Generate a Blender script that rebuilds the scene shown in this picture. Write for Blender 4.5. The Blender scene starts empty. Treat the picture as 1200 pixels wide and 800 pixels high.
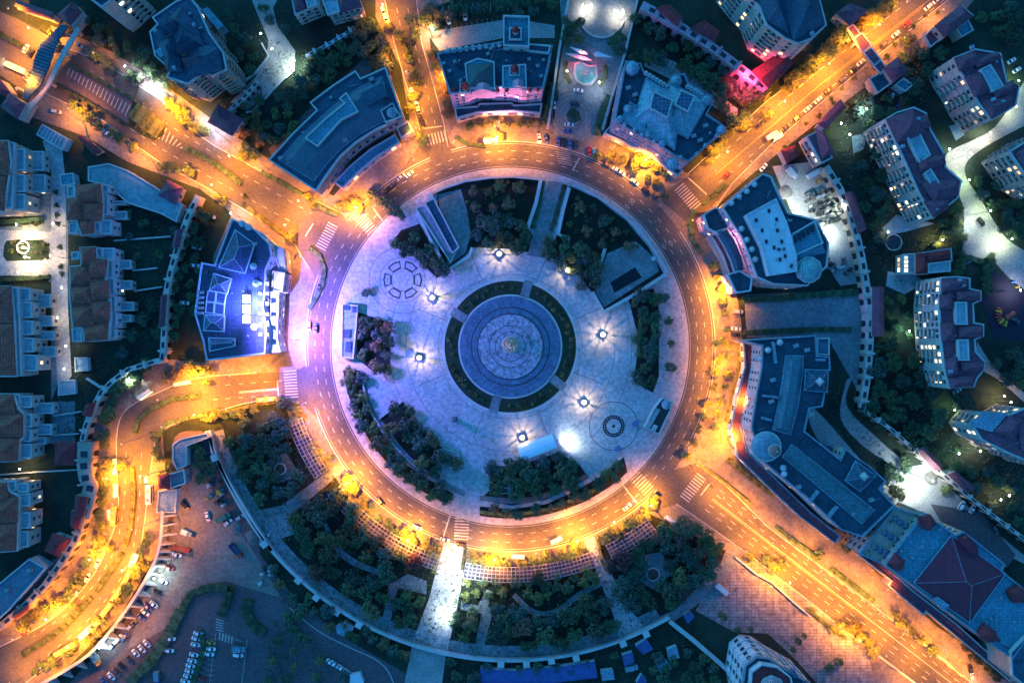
import bpy, math, random
from mathutils import Vector, Matrix
from math import sin, cos, pi, hypot, atan2, radians
R = random.Random(7)
scene = bpy.context.scene
COL = scene.collection
# ------------------------------------------------------------------ camera
S = 0.4          # metres per photo pixel at ground level
HC = 320.0       # height of the camera (drone)
cam_d = bpy.data.cameras.new('camera'); cam = bpy.data.objects.new('camera', cam_d); COL.objects.link(cam)
cam.location = (0, 0, HC); cam.rotation_euler = (0, 0, 0)
cam_d.sensor_width = 36; cam_d.lens = 24; cam_d.clip_start = 1; cam_d.clip_end = 3000
scene.camera = cam
# ------------------------------------------------------------------ world: dusk sky
w = bpy.data.worlds.new('World'); scene.world = w; w.use_nodes = True
nt = w.node_tree; bg = nt.nodes['Background']
sky = nt.nodes.new('ShaderNodeTexSky'); sky.sky_type = 'NISHITA'; sky.sun_disc = False
sky.sun_elevation = radians(-2.0); sky.sun_rotation = radians(300); sky.air_density = 1.0; sky.dust_density = 0.3; sky.ozone_density = 4.0
tint = nt.nodes.new('ShaderNodeMix'); tint.data_type = 'RGBA'; tint.blend_type = 'MULTIPLY'; tint.inputs[0].default_value = 1
nt.links.new(sky.outputs[0], tint.inputs[6]); tint.inputs[7].default_value = (0.27, 1.42, 0.98, 1)
nt.links.new(tint.outputs[2], bg.inputs[0]); bg.inputs[1].default_value = 4.7
sun_d = bpy.data.lights.new('sun', 'SUN'); sun_d.energy = 0.22; sun_d.angle = radians(25); sun_d.color = (0.16, 0.68, 1.0)
sun = bpy.data.objects.new('sun', sun_d); COL.objects.link(sun); sun.rotation_euler = (radians(62), 0, radians(215))
scene.view_settings.view_transform = 'Standard'; scene.view_settings.look = 'None'
scene.view_settings.gamma = 1; scene.view_settings.use_curve_mapping = False
scene.view_settings.exposure = 1.0
LP = 1.5         # overall lamp power
# ------------------------------------------------------------------ materials
MC = {}
def mat(name, col, rough=0.85, var=0.25, scale=0.35, kind='noise', col2=None, emis=None, estr=0, metal=0, spec=0.3, brick=None, fine=None):
    if name in MC: return MC[name]
    m = bpy.data.materials.new(name); m.use_nodes = True; MC[name] = m
    n = m.node_tree.nodes; l = m.node_tree.links; b = n['Principled BSDF']
    b.inputs['Roughness'].default_value = rough; b.inputs['Metallic'].default_value = metal
    b.inputs['Specular IOR Level'].default_value = spec
    tc = n.new('ShaderNodeTexCoord')
    no = n.new('ShaderNodeTexNoise'); no.inputs['Scale'].default_value = scale; no.inputs['Detail'].default_value = 6; no.inputs['Roughness'].default_value = 0.65
    l.new(tc.outputs['Object'], no.inputs['Vector'])
    c1 = (*[c*(1-var) for c in col], 1); c2 = (*[min(1, c*(1+var)) for c in (col2 or col)], 1)
    rp = n.new('ShaderNodeValToRGB'); rp.color_ramp.elements[0].position = 0.3; rp.color_ramp.elements[1].position = 0.7
    rp.color_ramp.elements[0].color = c1; rp.color_ramp.elements[1].color = c2
    l.new(no.outputs['Fac'], rp.inputs[0]); out = rp.outputs[0]
    if fine:
        n2 = n.new('ShaderNodeTexNoise'); n2.inputs['Scale'].default_value = fine; n2.inputs['Detail'].default_value = 3
        l.new(tc.outputs['Object'], n2.inputs['Vector'])
        r2 = n.new('ShaderNodeValToRGB'); r2.color_ramp.elements[0].position = 0.3; r2.color_ramp.elements[1].position = 0.7
        r2.color_ramp.elements[0].color = (0.7, 0.7, 0.7, 1); r2.color_ramp.elements[1].color = (1.15, 1.15, 1.15, 1)
        l.new(n2.outputs['Fac'], r2.inputs[0])
        mx = n.new('ShaderNodeMix'); mx.data_type = 'RGBA'; mx.blend_type = 'MULTIPLY'; mx.inputs[0].default_value = 1
        l.new(out, mx.inputs[6]); l.new(r2.outputs[0], mx.inputs[7]); out = mx.outputs[2]
    if brick:
        bw, bh, mort, dark = brick
        br = n.new('ShaderNodeTexBrick'); br.inputs['Scale'].default_value = 1; br.inputs['Brick Width'].default_value = bw; br.inputs['Row Height'].default_value = bh
        br.inputs['Mortar Size'].default_value = mort; br.inputs['Mortar Smooth'].default_value = 0.2; br.offset = 0
        br.inputs['Color1'].default_value = (1, 1, 1, 1); br.inputs['Color2'].default_value = (0.8, 0.8, 0.8, 1); br.inputs['Mortar'].default_value = (dark, dark, dark, 1)
        l.new(tc.outputs['Object'], br.inputs['Vector'])
        mx = n.new('ShaderNodeMix'); mx.data_type = 'RGBA'; mx.blend_type = 'MULTIPLY'; mx.inputs[0].default_value = 1
        l.new(out, mx.inputs[6]); l.new(br.outputs[0], mx.inputs[7]); out = mx.outputs[2]
    if kind == 'leaf':
        oi = n.new('ShaderNodeObjectInfo'); hs = n.new('ShaderNodeHueSaturation')
        mr = n.new('ShaderNodeMapRange'); mr.inputs['To Min'].default_value = 0.47; mr.inputs['To Max'].default_value = 0.53
        mv = n.new('ShaderNodeMapRange'); mv.inputs['To Min'].default_value = 0.65; mv.inputs['To Max'].default_value = 1.35
        l.new(oi.outputs['Random'], mr.inputs[0]); l.new(mr.outputs[0], hs.inputs['Hue'])
        l.new(oi.outputs['Random'], mv.inputs[0]); l.new(mv.outputs[0], hs.inputs['Value'])
        l.new(out, hs.inputs['Color']); out = hs.outputs[0]
    l.new(out, b.inputs['Base Color'])
    if emis:
        b.inputs['Emission Color'].default_value = (*emis, 1); b.inputs['Emission Strength'].default_value = estr
    return m
asphalt = mat('asphalt', (0.078, 0.074, 0.072), 0.8, 0.25, 0.06, fine=0.9)
asph_blue = mat('asphalt_service', (0.105, 0.082, 0.088), 0.85, 0.25, 0.05, fine=0.7)
paint = mat('road_paint', (0.34, 0.34, 0.32), 0.7, 0.3, 0.8)
yel_paint = mat('yellow_road_paint', (0.34, 0.22, 0.06), 0.7, 0.3, 0.8)
kerb_m = mat('kerb_stone', (0.4, 0.38, 0.36), 0.8, 0.2, 0.3)
paving = mat('plaza_paving', (0.43, 0.42, 0.43), 0.75, 0.2, 0.06, brick=(1.3, 1.3, 0.1, 0.8), fine=0.6)
paving2 = mat('pavement_slabs', (0.18, 0.16, 0.15), 0.8, 0.38, 0.07, brick=(2.4, 2.4, 0.1, 0.8), fine=0.7)
paving_b = mat('blue_grey_paving', (0.19, 0.225, 0.24), 0.8, 0.25, 0.08, brick=(2.0, 2.0, 0.1, 0.8), fine=0.7)
patch_pav = mat('patchwork_paving', (0.24, 0.22, 0.23), 0.8, 0.55, 0.35, brick=(3.4, 1.5, 0.16, 0.5), fine=1.6)
conc = mat('concrete', (0.3, 0.29, 0.28), 0.85, 0.2, 0.1, fine=1.0)
dirt = mat('bare_ground', (0.19, 0.17, 0.155), 0.95, 0.3, 0.05, fine=0.6)
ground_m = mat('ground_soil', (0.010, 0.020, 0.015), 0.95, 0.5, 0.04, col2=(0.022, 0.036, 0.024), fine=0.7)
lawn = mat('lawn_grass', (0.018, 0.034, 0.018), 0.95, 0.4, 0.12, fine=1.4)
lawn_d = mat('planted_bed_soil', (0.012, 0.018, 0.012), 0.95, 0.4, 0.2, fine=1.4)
stone = mat('pale_stone', (0.42, 0.41, 0.39), 0.8, 0.15, 0.3)
cream = mat('cream_render', (0.52, 0.42, 0.36), 0.8, 0.15, 0.2, fine=1.5)
cream2 = mat('tan_render', (0.36, 0.27, 0.21), 0.8, 0.18, 0.2, fine=1.5)
pink = mat('pink_render', (0.46, 0.28, 0.31), 0.8, 0.15, 0.2, fine=1.5)
white_r = mat('white_render', (0.5, 0.5, 0.5), 0.75, 0.12, 0.3, fine=1.2)
slate = mat('slate_roof', (0.036, 0.088, 0.135), 0.6, 0.25, 0.15, brick=(1.2, 0.9, 0.09, 0.6), fine=0.7)
slate_p = mat('purple_slate_roof', (0.22, 0.07, 0.10), 0.65, 0.2, 0.2, brick=(1.2, 0.9, 0.09, 0.65), fine=0.8)
roof_b = mat('grey_flat_roof', (0.07, 0.15, 0.20), 0.8, 0.25, 0.12, fine=0.8)
roof_d = mat('dark_flat_roof', (0.026, 0.062, 0.09), 0.85, 0.35, 0.15, fine=0.8)
roof_l = mat('pale_metal_roof', (0.19, 0.30, 0.36), 0.5, 0.15, 0.15, brick=(2.4, 1.2, 0.1, 0.6), fine=0.8)
roof_t = mat('teal_roof', (0.07, 0.25, 0.32), 0.6, 0.2, 0.15, brick=(2.0, 1.2, 0.1, 0.6), fine=0.8)
roof_w = mat('white_membrane_roof', (0.58, 0.58, 0.6), 0.6, 0.1, 0.1, brick=(7, 7, 0.14, 0.8))
maroon = mat('maroon_tile_roof', (0.30, 0.04, 0.045), 0.7, 0.22, 0.25, brick=(0.9, 0.9, 0.1, 0.6), fine=0.9)
brown_t = mat('brown_tile_roof', (0.48, 0.12, 0.075), 0.75, 0.3, 0.3, brick=(1.0, 0.8, 0.14, 0.5), fine=1.2)
terra = mat('terrace_slab', (0.24, 0.33, 0.36), 0.8, 0.18, 0.2, fine=1.0)
glass_d = mat('dark_glass', (0.015, 0.02, 0.028), 0.2, 0.2, 0.5, spec=0.5)
glass_b = mat('skylight_glass', (0.05, 0.08, 0.12), 0.3, 0.2, 0.3, spec=0.5, brick=(1.6, 1.6, 0.14, 2.2))
metal_d = mat('dark_metal', (0.05, 0.05, 0.055), 0.5, 0.1, 0.5)
metal_g = mat('grey_metal', (0.25, 0.26, 0.27), 0.5, 0.1, 0.5)
rubber = mat('rubber', (0.02, 0.02, 0.02), 0.9, 0.1)
bark = mat('bark', (0.07, 0.05, 0.035), 0.95, 0.3, 2)
water_t = mat('fountain_water', (0.08, 0.40, 0.36), 0.1, 0.3, 0.2, spec=0.6)
lit_warm = mat('lit_window_warm', (0.4, 0.3, 0.2), 0.5, 0, emis=(1.0, 0.55, 0.22), estr=1.3)
lit_cool = mat('lit_window_cool', (0.4, 0.4, 0.35), 0.5, 0, emis=(1.0, 0.92, 0.62), estr=1.4)
for m_ in (lit_warm, lit_cool):    # each window has its own brightness
    n_ = m_.node_tree.nodes; oi = n_.new('ShaderNodeObjectInfo'); mr_ = n_.new('ShaderNodeMapRange'); mr_.inputs['To Min'].default_value = 0.35; mr_.inputs['To Max'].default_value = 2.3
    m_.node_tree.links.new(oi.outputs['Random'], mr_.inputs[0]); m_.node_tree.links.new(mr_.outputs[0], n_['Principled BSDF'].inputs['Emission Strength'])
lamp_or = mat('sodium_lamp_glass', (0.8, 0.6, 0.3), 0.5, 0, emis=(1.0, 0.62, 0.22), estr=12)
lamp_dim = mat('sodium_lamp_glass_dim', (0.6, 0.4, 0.15), 0.5, 0, emis=(1.0, 0.5, 0.12), estr=1.4)
lamp_wh = mat('white_lamp_glass', (0.8, 0.8, 0.8), 0.5, 0, emis=(0.95, 1.0, 0.92), estr=16)
leafs = [mat('leaf_deep_green', (0.045, 0.085, 0.042), 0.8, 0.4, 0.6, 'leaf'),
         mat('leaf_olive', (0.12, 0.125, 0.04), 0.8, 0.4, 0.6, 'leaf'),
         mat('leaf_russet', (0.15, 0.075, 0.05), 0.8, 0.4, 0.6, 'leaf'),
         mat('leaf_bluish', (0.05, 0.085, 0.065), 0.8, 0.4, 0.6, 'leaf')]
# ------------------------------------------------------------------ geometry helpers
def P(x, y, z=0.0, at=None):
    k = S*(HC-(z if at is None else at))/HC
    return Vector(((x-600)*k, (400-y)*k, z))
def PP(pts, z=0.0, at=None): return [P(x, y, z, at) for x, y in pts]
def area2(p): return sum(p[i][0]*p[(i+1) % len(p)][1]-p[(i+1) % len(p)][0]*p[i][1] for i in range(len(p)))
def ccw(p): return list(p) if area2(p) > 0 else list(p)[::-1]
def inset(p, d):
    n = len(p); out = []
    for i in range(n):
        a, b, c = p[i-1], p[i], p[(i+1) % n]
        e1 = Vector((b[0]-a[0], b[1]-a[1])).normalized(); e2 = Vector((c[0]-b[0], c[1]-b[1])).normalized()
        n1 = Vector((-e1.y, e1.x)); n2 = Vector((-e2.y, e2.x)); m = n1+n2
        if m.length < 0.2: m = n1
        m.normalize(); k = min(2.0, 1/max(0.4, m.dot(n1)))
        out.append(Vector((b[0]+m.x*d*k, b[1]+m.y*d*k, 0)))
    return out
def offs(p, d):       # offset an open polyline
    n = len(p); out = []
    for i in range(n):
        a = p[max(0, i-1)]; c = p[min(n-1, i+1)]
        e = Vector((c[0]-a[0], c[1]-a[1])).normalized()
        out.append(Vector((p[i][0]-e.y*d, p[i][1]+e.x*d, 0)))
    return out
class MB:
    def __init__(s): s.v = []; s.f = []; s.m = []
    def face(s, pts, mi=0):
        i = len(s.v); s.v += [tuple(p) for p in pts]; s.f.append(tuple(range(i, i+len(pts)))); s.m.append(mi)
    def sheet(s, pts, z, mi=0):
        p = ccw(pts); s.face([(q[0], q[1], z) for q in p], mi)
    def prism(s, pts, z0, z1, mi=0, top=None, bottom=False):
        p = ccw(pts); n = len(p)
        for i in range(n):
            a, b = p[i], p[(i+1) % n]
            s.face([(a[0], a[1], z0), (b[0], b[1], z0), (b[0], b[1], z1), (a[0], a[1], z1)], mi)
        s.face([(q[0], q[1], z1) for q in p], mi if top is None else top)
        if bottom: s.face([(q[0], q[1], z0) for q in p[::-1]], mi)
    def box(s, c, size, rz=0, mi=0):
        hx, hy = size[0]/2, size[1]/2; ca, sa = cos(rz), sin(rz)
        pts = [(c[0]+x*ca-y*sa, c[1]+x*sa+y*ca) for x, y in ((-hx, -hy), (hx, -hy), (hx, hy), (-hx, hy))]
        s.prism(pts, c[2], c[2]+size[2], mi, bottom=True)
    def ring(s, outer, inner, z0, z1, mi=0):    # closed band with walls on both sides
        n = len(outer)
        for i in range(n):
            j = (i+1) % n; a, b, c, d = outer[i], outer[j], inner[j], inner[i]
            s.face([(a[0], a[1], z0), (b[0], b[1], z0), (b[0], b[1], z1), (a[0], a[1], z1)], mi)
            s.face([(a[0], a[1], z1), (b[0], b[1], z1), (c[0], c[1], z1), (d[0], d[1], z1)], mi)
            s.face([(c[0], c[1], z0), (d[0], d[1], z0), (d[0], d[1], z1), (c[0], c[1], z1)], mi)
    def tube(s, a, b, r0, r1, n=6, mi=0, cap=True):
        a = Vector(a); b = Vector(b); d = (b-a).normalized()
        u = d.orthogonal().normalized(); v = d.cross(u)
        A = [a+(u*cos(2*pi*k/n)+v*sin(2*pi*k/n))*r0 for k in range(n)]; B = [b+(u*cos(2*pi*k/n)+v*sin(2*pi*k/n))*r1 for k in range(n)]
        for k in range(n): s.face([A[k], A[(k+1) % n], B[(k+1) % n], B[k]], mi)
        if cap: s.face(B, mi); s.face(A[::-1], mi)
    def lathe(s, c, prof, n=20, mi=0):
        for (r0, z0), (r1, z1) in zip(prof[:-1], prof[1:]):
            for k in range(n):
                a0, a1 = 2*pi*k/n, 2*pi*(k+1)/n
                q = [(c[0]+r0*cos(a0), c[1]+r0*sin(a0), c[2]+z0), (c[0]+r0*cos(a1), c[1]+r0*sin(a1), c[2]+z0), (c[0]+r1*cos(a1), c[1]+r1*sin(a1), c[2]+z1), (c[0]+r1*cos(a0), c[1]+r1*sin(a0), c[2]+z1)]
                if r0 < 1e-4: q = q[1:] if False else [q[0], q[2], q[3]]
                elif r1 < 1e-4: q = q[:3]
                s.face(q, mi)
    def mesh(s, name, mats):
        me = bpy.data.meshes.new(name); me.from_pydata(s.v, [], s.f)
        if not isinstance(mats, (list, tuple)): mats = [mats]
        for m in mats: me.materials.append(m)
        if len(mats) > 1: me.polygons.foreach_set('material_index', s.m)
        me.update(); return me
    def build(s, name, mats, parent=None):
        o = bpy.data.objects.new(name, s.mesh(name, mats)); COL.objects.link(o)
        if parent:
            o.parent = parent; o.matrix_parent_inverse = Matrix.Translation(-parent.location)
        return o
def link(name, data, parent=None, loc=(0, 0, 0), rz=0, sc=None):
    o = bpy.data.objects.new(name, data); COL.objects.link(o); o.location = loc; o.rotation_euler = (0, 0, rz)
    if sc: o.scale = sc
    if parent: o.parent = parent
    return o
def tag(o, label, cat, group=None, kind=None):
    if label: o['label'] = label
    if cat: o['category'] = cat
    if group: o['group'] = group
    if kind: o['kind'] = kind
    return o
def thing(name, label, cat, loc=(0, 0, 0), group=None):
    o = link(name, None, None, loc); return tag(o, label, cat, group)
def struct(name, mb, m):
    o = mb.build(name, m); o['kind'] = 'structure'; return o
def copy_thing(src, loc, rz, sc=None):
    o = src.copy(); COL.objects.link(o); o.location = loc; o.rotation_euler = (0, 0, rz)
    if sc: o.scale = sc
    for ch in src.children:
        c = ch.copy(); COL.objects.link(c); c.parent = o
        for g in ch.children:
            d = g.copy(); COL.objects.link(d); d.parent = c
    return o
CX, CY = 598.0, 406.0     # centre of the roundabout in photo pixels
def pol(r, deg): return (CX+r*cos(radians(deg)), CY+r*sin(radians(deg)))      # deg clockwise from the right, as seen in the photo
def arc(r, a0, a1, n=24): return [pol(r, a0+(a1-a0)*i/n) for i in range(n+1)]
def sector(r0, r1, a0, a1, n=24): return arc(r1, a0, a1, n)+arc(r0, a1, a0, n)
def ang(x, y): return math.degrees(atan2(y-CY, x-CX))
def inside(x, y, poly):
    c = False; n = len(poly)
    for i in range(n):
        x0, y0 = poly[i]; x1, y1 = poly[i-1]
        if (y0 > y) != (y1 > y) and x < (x1-x0)*(y-y0)/(y1-y0)+x0: c = not c
    return c
def smooth(pts, n=4):   # Catmull-Rom through pixel points
    out = []
    for i in range(len(pts)-1):
        p0 = pts[max(0, i-1)]; p1 = pts[i]; p2 = pts[i+1]; p3 = pts[min(len(pts)-1, i+2)]
        for k in range(n):
            t = k/n
            out.append(tuple(0.5*((2*p1[j])+(-p0[j]+p2[j])*t+(2*p0[j]-5*p1[j]+4*p2[j]-p3[j])*t*t+(-p0[j]+3*p1[j]-3*p2[j]+p3[j])*t**3) for j in (0, 1)))
    out.append(pts[-1]); return out
# automatic labels: look + place phrase (+ rank where several share both)
AUTO = []
LM = []
def auto(o, look, cat, x, y, group, noun): tag(o, None, cat, group); AUTO.append([o, look, x, y, noun])
ORD = 'first second third fourth fifth sixth seventh eighth ninth tenth eleventh twelfth thirteenth fourteenth fifteenth sixteenth seventeenth eighteenth nineteenth twentieth'.split()
def finish_labels():
    g = {}
    for it in AUTO:
        d = min(LM, key=lambda q: hypot(q[0]-it[2], q[1]-it[3])*q[3] if len(q) > 3 else hypot(q[0]-it[2], q[1]-it[3]))
        g.setdefault((it[1], d[2]), []).append(it)
    for (look, ph), L in g.items():
        if len(L) == 1: L[0][0]['label'] = f'{look} {ph}'; continue
        xs = [q[2] for q in L]; ys = [q[3] for q in L]; hor = max(xs)-min(xs) > max(ys)-min(ys)
        L.sort(key=lambda q: q[2] if hor else q[3])
        for i, q in enumerate(L):
            a, b = ('left', 'right') if hor else ('top', 'bottom'); n = len(L)
            if i < (n+1)//2: k, side = i, a
            else: k, side = n-1-i, b
            pre = f'{side}most' if k == 0 and side in ('left','right') else ('topmost' if k == 0 and side == 'top' else 'lowest' if k == 0 else f'{ORD[min(k,19)]} from {side}'); pre = pre  # if side in ('left', 'right') and k == 0 else ('topmost' if k == 0 and side == 'top' else 'lowest' if k == 0 else f'{ORD[min(k,19)]} from the {side},')
            q[0]['label'] = f'{look} {ph}, {pre}'.rstrip(',')
            
# ================================================================== GROUND
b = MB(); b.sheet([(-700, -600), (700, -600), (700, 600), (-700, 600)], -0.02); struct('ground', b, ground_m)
zc = [0.0]
def sheet(name, pts, m, z=None, at=None):
    if z is None: zc[0] += 0.004; z = zc[0]
    bb = MB(); bb.sheet(PP(pts, 0), z); return struct(name, bb, m)
def annulus(name, r0, r1, m, z=None, n=160):
    if z is None: zc[0] += 0.004; z = zc[0]
    bb = MB(); o = PP(arc(r1, 0, 360, n)[:-1]); i = PP(arc(r0, 0, 360, n)[:-1])
    for k in range(n):
        j = (k+1) % n; bb.sheet([o[k], o[j], i[j], i[k]], z)
    return struct(name, bb, m)
kerbs = MB()
def kerb(pts, closed=False, wd=0.35, h=0.3):
    p = PP(pts)
    if closed: p = ccw(p); kerbs.ring(p, inset(p, wd), 0, h)
    else:
        a, c = offs(p, wd/2), offs(p, -wd/2)
        for i in range(len(p)-1):
            kerbs.face([(a[i+1].x, a[i+1].y, h), (a[i].x, a[i].y, h), (c[i].x, c[i].y, h), (c[i+1].x, c[i+1].y, h)])
            for q in (a, c): kerbs.face([(q[i].x, q[i].y, 0), (q[i+1].x, q[i+1].y, 0), (q[i+1].x, q[i+1].y, h), (q[i].x, q[i].y, h)])
# --- pavements and yards outside the ring
annulus('pavement', 238, 272, paving2)
sheet('pavement', [(60, 30), (130, 60), (200, 105), (262, 150), (320, 190), (400, 235), (380, 262), (345, 300), (345, 420), (300, 440), (240, 430), (242, 400), (250, 300), (272, 250), (235, 222), (150, 190), (100, 160), (30, 135)], paving2)
sheet('pavement', [(440, -10), (560, -10), (500, 12), (505, 60), (522, 90), (540, 150), (640, 150), (660, 165), (600, 200), (440, 230), (480, 140), (470, 80), (440, 20)], paving2)
sheet('pavement', [(690, 150), (810, 205), (860, 165), (910, 110), (1030, 10), (1050, -10), (1150, -10), (1120, 25), (1030, 90), (950, 150), (880, 205), (828, 252), (860, 345), (870, 400), (860, 500), (905, 570), (1000, 630), (1010, 655), (1100, 735), (1200, 800), (1200, 860), (1100, 830), (1020, 800), (880, 690), (815, 640), (790, 610), (740, 590), (760, 400), (700, 200)], paving2)
sheet('pavement', [(360, 420), (240, 480), (190, 505), (195, 560), (200, 600), (186, 645), (140, 722), (60, 800), (-20, 820), (-20, 700), (90, 640), (105, 560), (100, 500), (140, 440), (190, 420), (240, 425), (300, 435)], paving2)
sheet('pavement', [(330, 470), (400, 560), (480, 640), (600, 670), (700, 650), (790, 600), (770, 560), (600, 620), (450, 590), (390, 480)], paving2)
# --- yards
sheet('parking_yard', [(-20, 225), (80, 215), (80, 420), (60, 470), (88, 470), (88, 520), (60, 520), (60, 330), (-20, 330)], paving_b)
sheet('footpath', [(-20, 268), (60, 272), (60, 200), (50, 165), (72, 165), (76, 205), (78, 330), (84, 440), (70, 462), (67, 440), (60, 326), (-20, 322)], paving)
sheet('service_road', smooth([(300, 590), (245, 515), (232, 505), (205, 512), (200, 560), (188, 640), (150, 722), (90, 790), (60, 830)])+[(250, 830), (480, 830), (475, 790), (430, 765), (350, 705), (305, 650)], asph_blue)
sheet('bare_yard', [(215, 530), (240, 560), (262, 595), (300, 650), (330, 700), (262, 680), (222, 692), (205, 730), (150, 760), (168, 700), (195, 650), (205, 600)], dirt)
sheet('service_road', [(262, 680), (330, 700), (400, 745), (478, 790), (478, 830), (60, 830), (150, 762), (205, 730), (225, 695)], asph_blue)
sheet('parking_lot', [(213, 700), (268, 680), (262, 725), (285, 735), (326, 740), (305, 830), (170, 830), (205, 745)], asph_blue)
sheet('rooftop_walk', [(330, -10), (310, -10), (295, 0), (305, 25), (315, 48), (312, 66), (300, 90), (270, 120), (290, 130), (325, 100), (345, 82), (346, 60), (325, 30), (320, 10)], conc)
sheet('service_yard', [(500, 38), (600, 22), (650, 30), (650, 45), (590, 45), (515, 60)], conc)
sheet('service_yard', [(315, 175), (372, 118), (425, 70), (455, 62), (460, 100), (440, 80), (380, 125), (320, 188)], asph_blue)
sheet('forecourt', [(655, -10), (748, -10), (735, 60), (708, 158), (690, 165), (648, 160), (652, 110), (660, 50)], paving_b)
sheet('footpath', [(755, 60), (790, 72), (865, 128), (862, 143), (800, 100), (755, 78)], conc)
sheet('bare_yard', [(905, 195), (950, 190), (985, 225), (1000, 262), (1010, 300), (1018, 330), (985, 335), (930, 255)], conc)
sheet('lawn_yard', [(872, 345), (1010, 340), (1015, 395), (1012, 470), (972, 400), (875, 395)], paving_b)
sheet('footpath', smooth([(953, 477), (975, 500), (1010, 540), (1050, 580)])+smooth([(1040, 590), (990, 550), (955, 510), (945, 478)]), conc)
sheet('footpath', smooth([(1000, 440), (992, 475), (1030, 515), (1065, 545)])+smooth([(1058, 552), (1015, 525), (985, 490), (992, 445)]), conc)
sheet('parking_yard', [(1030, 590), (1050, 550), (1085, 543), (1115, 572), (1150, 610), (1200, 650), (1200, 660), (1085, 605), (1045, 590)], conc)
sheet('estate_road', smooth([(1200, 95), (1165, 150), (1112, 178), (1108, 200), (1128, 240), (1128, 290), (1126, 312)])+smooth([(1160, 300), (1182, 325), (1215, 350)])+smooth([(1215, 300), (1180, 280), (1150, 235), (1130, 200), (1150, 175), (1215, 140)]), conc)
sheet('footpath', smooth([(1145, 400), (1165, 430), (1200, 460), (1215, 470)])+smooth([(1215, 485), (1170, 445), (1140, 430)]), conc)
sheet('paved_square', [(845, 640), (870, 655), (900, 668), (1015, 755), (1025, 800), (985, 830), (930, 770), (900, 742), (860, 740), (815, 715), (838, 675)], patch_pav)
sheet('playground_surface', [(1160, 310), (1182, 330), (1200, 345), (1200, 400), (1165, 395), (1150, 350)], mat('playground_rubber', (0.02, 0.02, 0.035), 0.9, 0.2))
sheet('car_park', [(1090, 590), (1150, 600), (1190, 650), (1180, 665), (1120, 640)], asph_blue)
# --- ground inside the ring
z_in = 0.28
b = MB(); b.sheet(PP(arc(209, 0, 360, 160)[:-1]), z_in); struct('plaza', b, paving)
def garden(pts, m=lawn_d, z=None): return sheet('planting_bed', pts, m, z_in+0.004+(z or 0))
GARD = {}
GARD['nw_sunk'] = [(512, 226), (545, 214), (575, 209), (600, 208), (632, 211), (619, 268), (640, 300), (600, 292), (555, 290), (545, 300), (525, 314), (515, 300)]
GARD['ne_sunk'] = [(667, 218), (700, 233), (735, 260), (760, 290), (780, 325), (708, 366), (693, 342), (680, 325), (660, 306), (639, 301), (652, 277)]
GARD['nw_grove'] = [(457, 287), (470, 270), (492, 262), (512, 300), (524, 320), (512, 326), (485, 300)]
GARD['w_block'] = [(420, 366), (457, 378), (458, 438), (436, 434), (418, 420)]
GARD['sw'] = arc(198, 172, 112, 14)+[(532, 578), (500, 560), (470, 540), (440, 495), (426, 450), (422, 434)]
GARD['sw_in'] = [(443, 492), (472, 470), (490, 500), (520, 525), (515, 560), (480, 540)]
GARD['se'] = [(562, 585), (600, 592), (640, 585), (668, 572), (690, 560), (680, 545), (655, 530), (606, 545), (575, 545), (573, 575)]
GARD['se_rim'] = arc(201, 105, 47, 14)+[(731, 535), (700, 560), (672, 576), (640, 590), (600, 596), (552, 592)]
GARD['e_strip'] = [(735, 345), (766, 338), (772, 360), (772, 440), (765, 460), (742, 447), (749, 400)]
for k, v in GARD.items(): garden(v)
sheet('courtyard', [(513, 228), (540, 222), (548, 250), (552, 275), (545, 297), (525, 312)], paving_b, z_in+0.012)
sheet('courtyard', [(711, 297), (745, 283), (768, 303), (772, 318), (708, 360), (697, 342)], paving_b, z_in+0.012)
sheet('garden_pool', [(715, 331), (744, 313), (752, 325), (720, 343)], mat('dark_pool', (0.006, 0.01, 0.014), 0.4, 0.1), z_in+0.016)  # flat dark sheet for a pit, the shade of its depth put into the colour
sheet('footpath', [(642, 212), (660, 214), (641, 303), (618, 299)], paving_b, z_in+0.012)
sheet('footpath', [(425, 441), (458, 437), (474, 470), (442, 492), (430, 462)], paving, z_in+0.008)
sheet('footpath', [(550, 534), (574, 540), (563, 570), (562, 605), (540, 605), (542, 575)], paving, z_in+0.012)
sheet('footpath', smooth([(424, 436), (428, 470), (447, 505), (478, 543), (520, 570), (545, 582)])+smooth([(545, 575), (520, 563), (484, 538), (453, 500), (433, 467), (430, 436)]), paving_b, z_in+0.016)
sheet('footpath', smooth([(562, 586), (610, 590), (650, 580), (690, 560)])+smooth([(688, 554), (650, 573), (610, 583), (562, 580)]), paving2, z_in+0.016)
# --- central disc: rings of paving, planting ring, steps
def disc(name, r, m, z, n=96): b = MB(); b.sheet(PP(arc(r, 0, 360, n)[:-1]), z); return struct(name, b, m)
tile_b = mat('blue_tile_paving', (0.08, 0.135, 0.20), 0.7, 0.2, 0.2, brick=(1.2, 1.2, 0.08, 1.4), fine=0.8)
carved = mat('carved_stone_disc', (0.30, 0.28, 0.33), 0.7, 0.75, 0.6, fine=1.8)
annulus('plaza_kerb', 77, 80, stone, z_in+0.15)
annulus('planting_bed', 61, 77, lawn, z_in+0.05)
for a in (ang(617, 339), ang(539, 370), ang(581, 471), ang(652, 447)):
    b = MB(); b.prism(PP([pol(60, a-5), pol(60, a+5), pol(80, a+3.8), pol(80, a-3.8)]), 0, z_in+0.2); struct('footpath', b, paving_b)
b = MB()
for i, (r, z) in enumerate(((61, 0.2), (60, 0.35))): b.prism(PP(arc(r, 0, 360, 96)[:-1]), 0, z_in+z)
struct('terrace_step', b, stone)
disc('terrace', 59, tile_b, z_in+0.36)
annulus('terrace_kerb', 45, 46.5, metal_d, z_in+0.372)
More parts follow.
